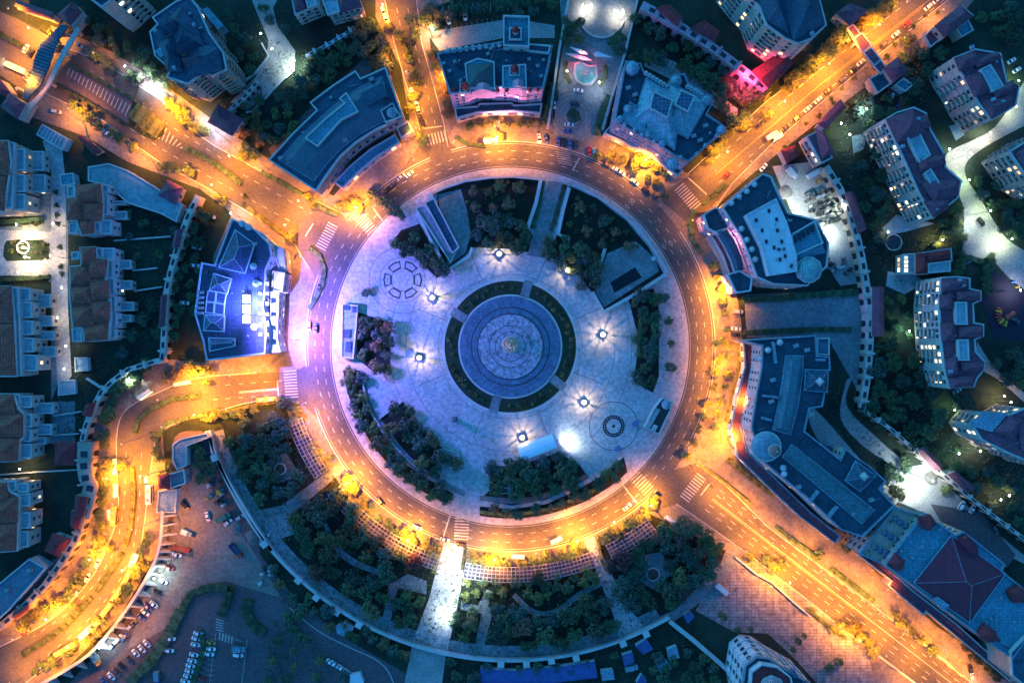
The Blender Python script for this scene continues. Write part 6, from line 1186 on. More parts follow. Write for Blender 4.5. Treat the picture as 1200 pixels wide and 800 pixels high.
grove([(605, 680), (640, 676), (690, 668), (700, 676), (660, 695), (640, 705), (610, 695)], 12, 6, 9, (1, 0), 16)
grove([(712, 665), (730, 650), (770, 625), (800, 605), (845, 640), (830, 680), (790, 705), (750, 710), (733, 705)], 15, 9, 13, (0, 1, 3, 2), 17, [[(752, 652), (776, 652), (780, 682), (752, 684)]])
tree(815, 705, 12, 0)
grove(GARD['sw'], 12, 7, 10, (0, 3, 2, 0, 1), 18); grove(GARD['sw_in'], 14, 8, 12, (3, 0, 1), 19)
grove([(598, 545), (640, 535), (655, 533), (680, 550), (668, 570), (630, 580), (575, 578), (575, 560)], 14, 8, 12, (3, 0, 0, 1), 20); grove([(565, 592), (600, 600), (650, 590), (700, 560), (733, 540), (725, 560), (680, 585), (640, 600), (600, 606)], 12, 6, 9, (1, 2, 0), 21)
grove([(424, 372), (455, 382), (455, 434), (436, 430), (422, 415)], 13, 7, 10, (3, 0, 2), 22)
grove([(740, 348), (765, 342), (770, 365), (768, 440), (760, 452), (746, 442), (750, 400)], 13, 6.5, 10, (0, 0, 3), 23)
grove([(640, 274), (665, 282), (698, 300), (700, 330), (690, 345), (665, 318), (640, 300)], 13, 7.5, 11, (3, 0, 0), 24); grove([(556, 262), (600, 256), (624, 272), (618, 290), (590, 287), (556, 284)], 13, 8, 11, (3, 0), 25)
grove([(462, 285), (488, 266), (512, 300), (520, 318), (505, 316)], 13, 6.5, 9, (0, 3, 0), 26); tree(429, 343, 6, 0)
grove([(550, 222), (600, 214), (622, 222), (612, 250), (560, 250)], 19, 5, 8, (2, 2, 1), 27); grove([(675, 235), (735, 275), (745, 290), (700, 290), (672, 275)], 19, 5, 8, (2, 2, 0), 28)
for x, y, r, k in ((778, 347, 8, 3), (784, 375, 6, 0), (786, 431, 7, 0), (787, 403, 5, 0), (545, 550, 11, 0), (535, 545, 9, 0), (577, 548, 10, 3), (582, 560, 9, 0)): tree(x, y, r, k)
grove([(1028, 398), (1070, 400), (1075, 440), (1110, 462), (1140, 460), (1110, 500), (1080, 530), (1040, 500), (1018, 480)], 19, 9, 13, (3, 0, 0), 29)
grove([(1000, 130), (1030, 110), (1062, 120), (1040, 140), (1010, 150)], 15, 6, 9, (0, 3), 32); grove([(1065, 35), (1090, 50), (1110, 66), (1092, 82), (1070, 110), (1058, 70)], 18, 7, 10, (0, 3), 33); grove([(1145, 20), (1200, 0), (1200, 60), (1160, 45)], 18, 8, 11, (0, 3), 34)
grove([(1005, 200), (1030, 175), (1045, 230), (1030, 290), (1015, 260)], 16, 7, 10, (0, 3), 35); grove([(1105, 255), (1125, 245), (1132, 300), (1115, 330), (1100, 285)], 13, 7, 10, (0, 1), 36); grove([(1150, 315), (1165, 300), (1165, 340), (1155, 345)], 10, 6, 8, (0, 1), 37)
grove([(1140, 205), (1160, 205), (1200, 240), (1200, 280), (1180, 270), (1155, 235)], 15, 7, 10, (0, 3), 38); grove([(1160, 420), (1200, 410), (1200, 450), (1180, 450)], 14, 7, 9, (0, 3), 39)
grove([(1120, 520), (1150, 545), (1200, 580), (1200, 620), (1160, 600), (1120, 560)], 17, 6, 9, (0, 3), 40); grove([(1035, 550), (1070, 535), (1060, 560), (1045, 570)], 11, 6, 8, (0, 0), 41); tree(1052, 577, 11, 1); tree(1110, 575, 7, 1)
grove([(740, 60), (800, 75), (860, 110), (880, 130), (860, 145), (830, 100), (780, 70), (745, 70)], 13, 7, 10, (0, 3, 0), 42); grove([(745, 20), (790, 40), (850, 80), (880, 110), (870, 120), (800, 65), (748, 40)], 15, 7, 9, (0, 0, 3), 43); grove([(660, 20), (680, 28), (680, 45), (662, 50)], 11, 6, 9, (0, 1), 44); grove([(715, 40), (735, 40), (730, 60), (712, 55)], 11, 7, 9, (0,), 45)
grove([(478, 15), (540, 0), (560, 10), (505, 30), (485, 40)], 13, 7, 10, (0, 3), 46); grove([(565, 0), (655, 0), (655, 14), (600, 16), (560, 14)], 14, 6, 8, (0, 3), 49); grove([(410, 28), (440, 22), (455, 50), (450, 62), (425, 62), (410, 50)], 12, 7, 9, (0, 3), 47)
grove([(345, 95), (365, 62), (415, 45), (420, 62), (400, 75), (365, 105), (335, 125), (325, 110)], 13, 7, 10, (0, 3), 48); grove([(430, 75), (452, 62), (455, 78), (450, 80)], 10, 7, 10, (0, 3), 50)
grove([(315, 125), (335, 130), (350, 145), (345, 160), (310, 165), (300, 150)], 14, 6, 9, (0, 3, 1), 51); grove([(275, 125), (300, 110), (310, 135), (300, 190), (285, 175)], 14, 6, 9, (0, 1, 2), 52)
grove([(95, 15), (130, 40), (170, 60), (190, 90), (205, 105), (180, 95), (150, 70), (110, 50)], 13, 6, 9, (0, 3, 0), 53); grove([(265, 10), (285, 30), (300, 60), (296, 85), (275, 60)], 15, 6, 9, (0, 3), 54); grove([(300, 5), (318, 0), (340, 40), (330, 45)], 15, 6, 8, (0, 3), 55)
grove([(120, 232), (190, 262), (205, 262), (195, 300), (150, 300), (150, 270)], 22, 5, 7, (0, 3), 56); grove([(160, 350), (184, 345), (186, 400), (140, 415), (150, 390)], 22, 6, 9, (0, 3), 57)
grove([(212, 275), (240, 250), (235, 290), (235, 320), (205, 330)], 13, 6, 9, (0, 3, 0), 58); grove([(200, 335), (225, 330), (228, 365), (205, 400), (195, 400)], 15, 5, 8, (0, 0), 59)
grove([(310, 655), (345, 690), (400, 725), (480, 762), (478, 775), (440, 755), (380, 735), (330, 700)], 14, 6, 9, (0, 3, 2), 60); grove([(525, 775), (560, 782), (610, 782), (700, 772), (735, 760), (700, 782), (560, 800), (525, 800)], 18, 5, 9, (0, 3), 61); grove([(765, 770), (800, 760), (830, 775), (850, 800), (765, 800)], 14, 6, 9, (0, 3), 62)
grove([(318, 735), (345, 730), (400, 785), (420, 800), (310, 800)], 19, 5, 8, (0, 3, 1), 63); grove([(335, 715), (350, 720), (352, 750), (340, 745)], 12, 6, 8, (0,), 64)
grove([(225, 520), (245, 535), (248, 560), (235, 562)], 12, 6, 8, (0, 0), 65); grove([(1040, 350), (1060, 345), (1072, 380), (1072, 400), (1045, 395)], 15, 5, 7, (0, 1), 66)
# street trees
for pts, sp, r0, r1, ks in (([(480, 125), (490, 95), (478, 60), (466, 30)], 15, 5, 8, (0, 1)), ([(508, 60), (520, 100), (526, 135)], 11, 5, 7.5, (2, 0)), ([(462, 150), (492, 160), (500, 175)], 10, 4, 6, (1, 0)),
                            ([(875, 118), (900, 108)], 12, 7, 9, (0, 1)), ([(925, 100), (990, 40)], 13, 7, 9, (1, 0)), ([(1012, 28), (1050, 0)], 11, 7, 9, (1, 0)), ([(836, 175), (862, 152), (880, 138)], 10, 5, 7, (1, 0)), ([(757, 190), (790, 208)], 12, 5, 7, (1, 0)), ([(700, 182), (745, 190)], 14, 4, 6, (1,)),
                            ([(845, 400), (838, 445), (830, 480), (812, 520), (800, 548)], 17, 4, 6, (1, 0)), ([(1095, 700), (1120, 740), (1150, 770), (1170, 790)], 12, 5, 8, (0, 1)), ([(1050, 720), (1075, 745), (1100, 770)], 14, 4, 7, (0, 1)), ([(1000, 735), (1030, 770)], 11, 5, 7, (1,)),
                            ([(470, 250), (430, 225)], 10, 5, 7, (0,)), ([(400, 240), (425, 243)], 8, 5, 7, (1,)), ([(130, 470), (120, 500), (124, 540), (118, 580), (115, 640), (98, 660), (85, 690), (60, 705), (20, 740)], 15, 5, 8, (0, 1)), ([(172, 625), (160, 660), (150, 690), (122, 722), (100, 745), (70, 770), (30, 795)], 14, 4, 7, (1, 0)),
                            ([(172, 430), (155, 440), (135, 458)], 12, 7, 9, (0,)), ([(195, 440), (230, 430)], 11, 6, 8, (1, 2)), ([(240, 490), (300, 480)], 12, 4, 6, (0, 1)), ([(182, 510), (185, 540)], 14, 4.5, 6, (0,)), ([(190, 192), (235, 205)], 10, 4, 6, (0,)), ([(85, 120), (120, 150), (160, 175)], 14, 4.5, 6.5, (0, 1)), ([(105, 60), (130, 80), (160, 92), (172, 100)], 13, 4.5, 7, (3, 0)), ([(195, 115), (215, 140), (240, 155)], 9, 5, 7, (1, 3)),
                            ([(345, 492), (375, 540), (392, 570)], 11, 4.5, 6.5, (1,)), ([(398, 578), (440, 612), (500, 645), (520, 650)], 13, 4.5, 6.5, (1, 0)), ([(545, 655), (600, 662), (690, 645)], 12, 4.5, 7, (1, 0)), ([(710, 632), (760, 603)], 10, 5, 7, (1, 0)), ([(328, 470), (355, 480)], 10, 5, 7, (1, 0)), ([(960, 650), (995, 640)], 0.1+30, 5, 7, (0,)), ([(880, 650), (905, 655), (930, 670)], 18, 4, 6, (1, 0))):
    tline(pts, sp, r0, r1, ks, 2.5, seed=int(sp*7+len(TREES)))
for a0, a1, rr_ in ((48, 84, 249), (97, 128, 249), (131, 152, 249), (-22, 24, 256), (-62, -44, 256), (-100, -82, 262)):
    tline(arc(rr_, a0, a1, 12), 15, 3.4, 5.2, (1, 1, 0), 2, seed=int(a0+200))
for x, y, r, k in ((848, 722, 6, 0), (905, 668, 5, 0), (865, 738, 5, 0), (880, 738, 4, 0), (936, 752, 5, 0), (943, 746, 4, 0), (952, 716, 5, 1), (1000, 738, 6, 1), (984, 775, 6, 0), (972, 782, 6, 0), (930, 762, 4, 0), (855, 660, 6, 0)): tree(x, y, r, k)
for x, y in ((193, 220), (286, 230), (285, 240), (65, 226), (66, 240), (67, 252), (68, 262), (70, 289), (70, 312), (72, 321)): SHR.append((x, y, 4, 0))
lr = random.Random(4)
for o_ in [o for o in bpy.data.objects if o.name.startswith('street_lamp') and o.parent is None]:
    ch = [c for c in o_.children if c.type == 'LIGHT']
    if ch and ch[0].data.color[2] < 0.1 and ch[0].data.energy > RB*1.1*LP:
        for k in range(2 if ch[0].data.energy < RB*1.9*LP else 3):
            a = o_.rotation_euler.z+lr.uniform(1.2, 5.1); d = lr.uniform(1.5, 4); x = (o_.location.x+cos(a)*d)/S+600; y = 400-(o_.location.y+sin(a)*d)/S
            if 212 < hypot(x-CX, y-CY) < 239: continue
            TREES.append((x, y, lr.uniform(4.5, 7), 1))
CLEAR = [[(684, 630), (698, 626), (732, 700), (760, 738), (727, 754), (714, 716)], [(516, 636), (548, 636), (543, 690), (526, 768), (480, 757), (500, 700)], [(392, 545), (404, 552), (344, 604), (346, 626), (305, 642), (290, 600), (330, 590)], sector(351, 366, 61, 164, 40),
         smooth([(599, 702), (625, 723), (655, 721), (680, 703), (713, 686)])+smooth([(708, 674), (676, 691), (652, 709), (627, 711), (602, 691)]), [(822, 690), (862, 638), (870, 656), (832, 699), (788, 731), (760, 728), (790, 712)], [(752, 652), (776, 650), (786, 672), (765, 688), (750, 680)], [(540, 703), (578, 703), (578, 715), (566, 764), (554, 762), (562, 716), (540, 716)], [(478, 672), (500, 680), (500, 698), (468, 690), (457, 737), (445, 734), (454, 684)],
         smooth([(387, 610), (398, 634), (417, 652), (452, 668)])+smooth([(450, 680), (408, 664), (386, 642), (375, 614)]), [(548, 534), (574, 540), (565, 570), (564, 606), (538, 606), (540, 575)], [(312, 538), (336, 528), (353, 556), (325, 569)], smooth([(424, 436), (428, 470), (447, 505), (478, 543), (520, 570)])+smooth([(524, 562), (486, 536), (456, 498), (437, 467), (432, 436)])]
TREES = [t for t in TREES if not any(inside(t[0], t[1], q) for q in CLEAR)]
TREES.sort(key=lambda t: -t[2])
print('TREES', len(TREES), 'SHR', len(SHR)); big, rest = TREES[:300], TREES[300:]
for x, y, r, k in big:
    hgt = r*S*1.45+1.0; c = P(x, y, hgt*0.6); rr = r*S
    base = z_in if hypot(x-CX, y-CY) < 208 else 0.12
    o = link('tree', None, None, (c.x, c.y, base), R.uniform(0, 6.28))
    cr = link('crown', CM[k][R.randrange(3)], o, (0, 0, hgt*0.42), 0, (rr*1.18, rr*1.18, rr*1.1)); link('trunk', trunk_m, o, (0, 0, 0), 0, (rr, rr, hgt*0.85))
    auto(o, ('broad ' if r > 10.5 else 'medium ' if r > 7.5 else 'small ')+LOOK[k]+' tree', 'tree', x, y, 'trees of the park and streets', 'tree')
if rest:   # the smallest remaining trees, beyond 300, in one object
    b = MB(); mats = leafs
    for x, y, r, k in rest:
        me = CM[k][int(x) % 3]; rr = r*S*1.15; c = P(x, y, 3); cs_, sn = cos(x), sin(x)
        base = len(b.v); b.v += [(c.x+(v.co.x*cs_-v.co.y*sn)*rr, c.y+(v.co.x*sn+v.co.y*cs_)*rr, 1.6+v.co.z*rr) for v in me.vertices]
        for p in me.polygons: b.f.append(tuple(base+i for i in p.vertices)); b.m.append(k if p.material_index == 0 else 1)
    o = b.build('small_trees', mats); tag(o, 'small roadside trees and saplings filling in between the larger ones', 'small trees', None, 'stuff')
# hedges: each one a long clipped hedge
def hedge(label, pts, wd, h=1.2, k=0, z0=0.1, cat='hedge', name='hedge', group='clipped hedges'):
    w0 = PP(pts, h); rr = random.Random(int(pts[0][0]*7+pts[0][1])); b = MB(); L = sum((c-a).length for a, c in zip(w0[:-1], w0[1:])); hw = wd*S/2
    a_, c_ = offs(w0, hw*0.75), offs(w0, -hw*0.75)
    for i in range(len(w0)-1): b.prism([a_[i+1].xy, a_[i].xy, c_[i].xy, c_[i+1].xy], z0, h*0.8)
    n = min(5000, int(L*wd*S*14+60)); 
    for j in range(n):
        s = rr.uniform(0, L); 
        for a, c in zip(w0[:-1], w0[1:]):
            d = (c-a).length
            if s <= d: break
            s -= d
        u = (c-a).normalized(); nn = Vector((-u.y, u.x, 0)); bump = 0.8+0.3*sin(s*1.3+a.x)+0.2*sin(s*3.1)
        p = a+u*min(s, d)+nn*rr.uniform(-hw, hw)*bump; p.z = z0+rr.uniform(0.55, 1.05)*h*bump
        n_ = Vector((rr.uniform(-1, 1), rr.uniform(-1, 1), rr.uniform(0.1, 1))).normalized(); u2 = n_.orthogonal().normalized(); w2 = n_.cross(u2); q = rr.uniform(0.16, 0.36)
        b.face([p-u2*q, p-w2*q*0.6, p+u2*q, p+w2*q*0.6], 1 if rr.random() < 0.25 else 0)
    o = b.build(name, [leafs[k], leafs[1]]); tag(o, label, cat, group); return o
for a in (('thin hedge along the upper side of the striped car park', [(83, 76), (120, 96), (157, 117)], 4), ('thin hedge along the lower side of the striped car park', [(67, 99), (105, 121), (148, 147)], 4), ('wide bushy planting filling the green island on the north-west avenue', [(155, 128), (172, 142), (188, 154)], 26, 1.3, 1),
          ('long median hedge in the lower north-west avenue', [(214, 172), (240, 185), (262, 199), (282, 215)], 7, 1.3, 0), ('kerbside hedge between the north-west avenue and curved hall', [(306, 201), (330, 214), (355, 229), (384, 248), (396, 252)], 6, 1.3, 0), ('kerbside hedge between the north-west avenue and hotel', [(290, 243), (312, 260), (330, 272), (346, 284)], 6, 1.3, 1),
          ('short median hedge outside the north-west gateway', [(-8, 36), (10, 45), (25, 54)], 7), ('curved dark hedge on the corner in front of the hotel', [(362, 290), (374, 300), (380, 315), (377, 335), (368, 352), (362, 362)], 6), ('curved dark hedge on the corner by the pink hall', [(814, 245), (808, 262), (812, 280), (822, 297)], 7), ('kerbside hedge at the start of north-east avenue', [(824, 240), (838, 228), (850, 215)], 5),
          ('hedge in front of the chateau forecourt', [(533, 160), (548, 169), (570, 171)], 5), ('hedge of low bushes along the chateau podium', [(545, 148), (575, 144), (600, 145), (630, 142)], 3, 1.0, 1), ('hedge of low bushes along the palace podium', [(715, 165), (745, 180), (775, 197)], 3, 1.0, 1),
          ('long kerbside hedge on upper south-east avenue, first from the ring', [(820, 545), (845, 562), (880, 590)], 4, 1.2, 1), ('long kerbside hedge on upper south-east avenue, nearest the long hall end', [(909, 617), (930, 633), (962, 655)], 5), ('long dark kerbside hedge on middle south-east avenue', [(974, 666), (998, 684), (1025, 705)], 6), ('kerbside hedge left of middle south-east avenue, by the patchwork square', [(950, 716), (970, 733), (992, 748)], 5),
          ('curling hedge on the island inside the west road bend', [(157, 508), (161, 493), (176, 480), (200, 468), (235, 463)], 7), ('long median hedge down the south-west road, upper', [(154, 548), (156, 580), (153, 615), (146, 640)], 6, 1.3, 1), ('long median hedge down the south-west road, middle', [(143, 648), (128, 670), (112, 694)], 6), ('long median hedge down the south-west road, lower', [(106, 700), (76, 733), (50, 752), (24, 768)], 7),
          ('hedge wrapping the inner kerb of the west road bend', [(184, 540), (184, 512), (194, 496), (220, 490)], 5), ('kerbside hedge between the west road and south park', [(222, 489), (260, 483), (300, 474), (328, 470)], 5, 1.3, 1), ('dark hedge around the top of the lower-left car park', [(272, 690), (245, 688), (222, 696), (213, 715)], 10, 1.6), ('dark hedge down the left side of the lower-left car park', [(210, 716), (196, 745), (176, 775), (150, 800)], 16, 1.6), ('short dark hedge at the right of the lower-left car park entrance', [(270, 686), (266, 704), (258, 722)], 9, 1.6), ('dark hedge strip between the two rows of parked cars', [(232, 738), (240, 760), (230, 785), (225, 800)], 8), ('dark hedge strip right of the service road', [(290, 702), (288, 718), (298, 736), (310, 742)], 14, 1.6),
          ('low hedge in front of the long white hall, upper', [(868, 398), (866, 430), (860, 462), (852, 495)], 5, 1.2, 1), ('low hedge in front of the long white hall, lower', [(853, 537), (868, 550), (890, 568), (905, 580)], 7, 1.2, 1), ('hedge on the left of the north garden path', [(637, 212), (632, 240), (624, 268)], 6), ('hedge on the right of the north garden path', [(662, 216), (655, 240), (646, 270)], 6),
          ('hedge along the yard between pink and white halls, upper', [(870, 350), (910, 350), (955, 345), (1005, 342)], 10, 1.5), ('hedge along the yard between pink and white halls, lower', [(872, 390), (905, 388), (950, 386), (998, 386)], 7, 1.5), ('hedge left of the fountain basin', [(664, 72), (662, 85), (668, 96)], 5, 1.2, 1), ('hedge right of the fountain basin', [(710, 76), (709, 90), (703, 100)], 5, 1.2, 1), ('dark hedge on the left edge of the fountain court', [(650, 98), (645, 120), (640, 142)], 11, 2), ('dark hedge on the right edge of the fountain court', [(715, 112), (706, 130), (700, 158)], 12, 2),
          ('hedge strip along the right edge of the grand south path, top', [(545, 640), (541, 668)], 4), ('hedge strip along the left edge of the grand south path, top', [(516, 640), (508, 672)], 6, 1.3, 1), ('small yellow-lit hedge at the mouth of the diagonal park path', [(700, 632), (704, 650), (707, 664)], 4, 1.2, 1), ('hedge at the lower inner verge of the ring, right of the south crosswalk', [(562, 600), (600, 604), (650, 595), (700, 572)], 5, 1.2, 1),
          ('clipped hedge along the lit villa court, upper', [(0, 260), (30, 258), (50, 256)], 6), ('clipped hedge along the lit villa court, lower', [(0, 328), (30, 326), (58, 324)], 6), ('hedge in the playground corner by the estate road', [(1130, 300), (1150, 306), (1160, 312)], 8)):
    hedge(*a)
c = P(672, 135, 1.6); o = thing('round_bush', 'round clipped bush in the middle of the fountain court circle', 'bush', (c.x, c.y, 0.1)); link('crown', CM[0][0], o, (0, 0, 0.2), 0, (3.9, 3.9, 2.6)); b = MB(); b.lathe((0, 0, 0), [(3.9, 0), (3.9, 0.4), (3.5, 0.4), (3.5, 0.1)], 32); link('kerb_ring', b.mesh('kerb_ring', stone), o)
# small shrubs: rows in planting ring, pavement planters
rr = random.Random(5)
for k in range(52):
    a = k*360/52+rr.uniform(-2, 2); 
    if min(abs((a-q+180) % 360-180) for q in (ang(617, 339), ang(539, 370), ang(581, 471), ang(652, 447))) < 8: continue
    x, y = pol(rr.uniform(67, 72), a); SHR.append((x, y, rr.uniform(2.6, 4.2), rr.choice((0, 1))))
for x, y in ((960, 137), (978, 120), (945, 145), (993, 127), (1006, 112), (1002, 92), (1014, 100), (1024, 78), (1048, 51), (1062, 42), (1071, 31), (1085, 18), (1100, 15), (1040, 66), (934, 165), (920, 172), (950, 155), (988, 104), (975, 115)): SHR.append((x, y, rr.uniform(2.6, 4.2), rr.choice((0, 1))))
tline([(970, 140), (1000, 118), (1018, 108)], 8, 3, 4.5, (0, 1), 2, 'shrub'); tline([(866, 545), (880, 560)], 8, 2, 3, (0, 1), 1, 'shrub')
for q, n in (([(520, 228), (610, 212), (612, 250), (560, 255)], 26), ([(672, 226), (730, 262), (758, 292), (705, 286), (662, 270)], 30), ([(10, 256), (50, 255), (50, 262), (10, 264)], 8), ([(6, 283), (22, 283), (22, 304), (6, 304)], 8), ([(42, 283), (56, 285), (56, 304), (42, 304)], 7)):
    for _ in range(n*4):
        x, y = rr.uniform(min(p[0] for p in q), max(p[0] for p in q)), rr.uniform(min(p[1] for p in q), max(p[1] for p in q))
        if inside(x, y, q) and n > 0: SHR.append((x, y, rr.uniform(2, 4.5), rr.choice((0, 2, 1)))); n -= 1
sp_ = []
for k in range(4):
    sp_.append(SM[k][0])
for x, y, r, k in SHR[:280]:
    c = P(x, y, 0.8); o = link('shrub', SM[k][R.randrange(2)], None, (c.x, c.y, (z_in if hypot(x-CX, y-CY) < 208 else 0.05)), R.uniform(0, 6), (r*S*1.2, r*S*1.2, r*S*1.3))
    auto(o, LOOK[k]+' shrub', 'shrub', x, y, 'small shrubs', 'shrub')
# ground cover: leaf litter and low planting in beds
def cover(name, label, polys, dens, k, z0, sz=(0.25, 0.6), hh=0.5, seed=9):
    r = random.Random(seed); b = MB()
    for poly in polys:
        xs = [p[0] for p in poly]; ys = [p[1] for p in poly]; A = abs(area2(poly))/2*S*S; n = int(A*dens); i = 0
        while i < n:
            x, y = r.uniform(min(xs), max(xs)), r.uniform(min(ys), max(ys))
            if not inside(x, y, poly): continue
            i += 1
            if sin(x*0.21+1)*cos(y*0.17)+0.4*sin(x*0.5+y*0.4)+r.uniform(-0.6, 0.6) < -0.35: continue
            p = P(x, y); p.z = z0+r.uniform(0.02, hh); n_ = Vector((r.uniform(-1, 1), r.uniform(-1, 1), 0.8)).normalized(); u2 = n_.orthogonal().normalized(); w2 = n_.cross(u2); q = r.uniform(*sz)
            b.face([p-u2*q, p-w2*q*0.6, p+u2*q, p+w2*q*0.6], r.choice((0, 0, 1)))
    o = b.build(name, [leafs[k], leafs[(k+1) % 3]]); tag(o, label, 'ground cover', None, 'stuff')
cover('ground_cover', 'low dark planting and leaf litter on the park lawns south of the ring', [PARK[:41]+PARK[44:]], 0.9, 0, 0.12)
cover('ground_cover', 'low planting on the lawns behind the left townhouses', [[(135, 240), (200, 265), (190, 330), (184, 420), (140, 430), (110, 450), (100, 500), (90, 515), (60, 500), (60, 470), (90, 440), (140, 400)]], 1.1, 0, 0.02, seed=10)
cover('ground_cover', 'low planting under the dark grove and gardens at right', [[(1020, 395), (1100, 458), (1160, 460), (1200, 520), (1200, 640), (1130, 580), (1060, 520), (1015, 482)], [(1000, 110), (1090, 60), (1090, 130), (1035, 135), (1040, 290), (1130, 250), (1130, 320), (1050, 340), (1005, 270), (975, 190)], [(975, 440), (1000, 480), (1040, 530), (1030, 548), (985, 515), (965, 480)]], 0.9, 3, 0.02, seed=11)
cover('ground_cover', 'low planting between the paths at the top of the picture', [[(95, 10), (180, 60), (250, 130), (285, 130), (330, 110), (420, 50), (340, 60), (300, 20), (250, 0), (270, 60), (290, 110), (230, 110), (150, 50)], [(500, 0), (655, 0), (655, 18), (500, 30)], [(750, 20), (880, 110), (870, 130), (745, 70)]], 0.9, 0, 0.02, seed=12)
cover('ground_cover', 'weeds and low bushes on the dark slopes at the bottom', [[(310, 655), (400, 722), (482, 758), (478, 780), (330, 705)], [(320, 720), (420, 790), (420, 810), (305, 810)], [(525, 770), (735, 760), (790, 735), (860, 795), (525, 810)]], 0.9, 0, 0.02, seed=13)
# ================================================================== VEHICLES
def carp(name): return bpy.data.meshes.get(name)
def car_proto(L=4.6, W=1.85, H=1.45, hood=0.26, boot=0.16, suv=False):
    hw = W/2; x0, x1 = -L/2, L/2; xa = x1-L*hood; xb = x0+L*boot; hb = 0.85 if not suv else 1.0
    b = MB(); sec = [(x0, hw*0.78, 0.45, hb*0.8), (x0+0.25, hw*0.95, 0.3, hb), (x0+1.2, hw, 0.28, hb+0.03), (0, hw, 0.28, hb+0.02), (xa, hw*0.99, 0.28, hb), (x1-0.45, hw*0.93, 0.3, hb*0.86), (x1, hw*0.68, 0.42, hb*0.68)]
    R_ = []
    for x, w_, z0, z1 in sec: R_.append([(x, -w_*0.92, z0), (x, -w_, (z0+z1)/2), (x, -w_*0.9, z1), (x, -w_*0.3, z1+0.04), (x, w_*0.3, z1+0.04), (x, w_*0.9, z1), (x, w_, (z0+z1)/2), (x, w_*0.92, z0)])
    for A, Bq in zip(R_[:-1], R_[1:]):
        for i in range(8): j = (i+1) % 8; b.face([A[j], A[i], Bq[i], Bq[j]])
    b.face(R_[0]); b.face(R_[-1][::-1])
    ra, rb = xa-0.75, xb+(0.55 if not suv else 0.2); rw = hw*0.74
    b.prism([(rb, -rw), (ra, -rw), (ra, rw), (rb, rw)], H-0.07, H, bottom=True)
    for s in (-1, 1):   # door pillars
        for x in (ra, (ra+rb)/2, rb):
            b.tube((x, s*rw, H-0.05), (x+(0.12 if x == ra else -0.12 if x == rb else 0), s*hw*0.88, hb), 0.045, 0.05, 4)
    bodyv = b; out = {'body': bodyv}
    g = MB(); g.face([(ra, -rw, H-0.03), (ra, rw, H-0.03), (xa+0.05, hw*0.86, hb+0.05), (xa+0.05, -hw*0.86, hb+0.05)][::-1]); out['windscreen'] = g
    g = MB(); g.face([(rb, -rw, H-0.03), (rb, rw, H-0.03), (xb, hw*0.86, hb+0.05), (xb, -hw*0.86, hb+0.05)]); out['rear_window'] = g
    for s in (-1, 1):
        g = MB(); q = [(ra, s*rw, H-0.04), (rb, s*rw, H-0.04), (xb, s*hw*0.88, hb+0.03), (xa, s*hw*0.88, hb+0.03)]; g.face(q if s > 0 else q[::-1]); out.setdefault('side_window', []).append(g)
    return out, (L, W, hb, x0, x1)
gm = {'body': None}
PAINTS = {'white': (0.72, 0.72, 0.72), 'silver': (0.38, 0.39, 0.4), 'black': (0.018, 0.018, 0.022), 'red': (0.42, 0.03, 0.03), 'blue': (0.06, 0.1, 0.3), 'dark grey': (0.07, 0.07, 0.08), 'yellow': (0.4, 0.25, 0.05), 'purple': (0.12, 0.08, 0.3)}
def pm(c): return mat('car_paint_'+c.replace(' ', '_'), PAINTS[c], 0.35, 0.03, 0.5, spec=0.5)
head_on = mat('headlight_lit', (1, 1, .9), .3, 0, emis=(1, .95, .8), estr=9); head_off = mat('headlight_glass', (.5, .5, .5), .2, 0); tail_m = mat('tail_lamp', (.3, .01, .01), .3, 0)
wb = MB(); wb.tube((0, -0.11, 0), (0, 0.11, 0), 0.33, 0.33, 12); wheel_m = wb.mesh('wheel', rubber)
PROTO = {}
def get_car(kind, col, lit=False):
    key = (kind, col, lit)
    if key in PROTO: return PROTO[key]
    parts, (L, W, hb, x0, x1) = car_proto(*{'car': (4.5, 1.85, 1.42), 'suv': (4.8, 1.95, 1.7, 0.22, 0.05, True)}[kind])
    ms = [('body', parts['body'].mesh('body', pm(col)), (0, 0, 0)), ('windscreen', parts['windscreen'].mesh('windscreen', glass_d), (0, 0, 0)), ('rear_window', parts['rear_window'].mesh('rear_window', glass_d), (0, 0, 0))]
    for g in parts['side_window']: ms.append(('side_window', g.mesh('side_window', glass_d), (0, 0, 0)))
    for sx in (x0+0.85, x1-0.85):
        for sy in (-1, 1): ms.append(('wheel', wheel_m, (sx, sy*(W/2-0.1), 0.33)))
    for sy in (-1, 1):
        h = MB(); h.box((x1-0.14, sy*W*0.27, hb*0.55), (0.22, 0.36, 0.16)); ms.append(('headlight', h.mesh('headlight', head_on if lit else head_off), (0, 0, 0)))
        h = MB(); h.box((x0+0.06, sy*W*0.31, hb*0.62), (0.14, 0.34, 0.16)); ms.append(('tail_lamp', h.mesh('tail_lamp', tail_m), (0, 0, 0)))
    PROTO[key] = ms; return ms
def car(x, y, a, col='white', kind='car', lit=False, look=None):
    c = P(x, y, 1); d = hypot(x-CX, y-CY); z = zr+0.01 if d > 208 else z_in
    o = link('parked_car' if not lit else 'car', None, None, (c.x, c.y, z), -radians(a))
    for nm, me, lo in get_car(kind, col, lit): link(nm, me, o, lo)
    if lit:
        l = bpy.data.objects.new('headlight_beam', ld_head); COL.objects.link(l); l.parent = o; l.location = (2.6, 0, 0.7); l.rotation_euler = (0, radians(-82), 0)
    auto(o, look or (f'{col} parked '+('car' if kind == 'car' else 'tall wagon') if not lit else f'{col} car with headlights on'), 'car', x, y, 'cars on the streets and in car parks', 'car')
ld_head = light('headlight_beam', 'SPOT', 900, (1, .93, .8), 0.1, 70)
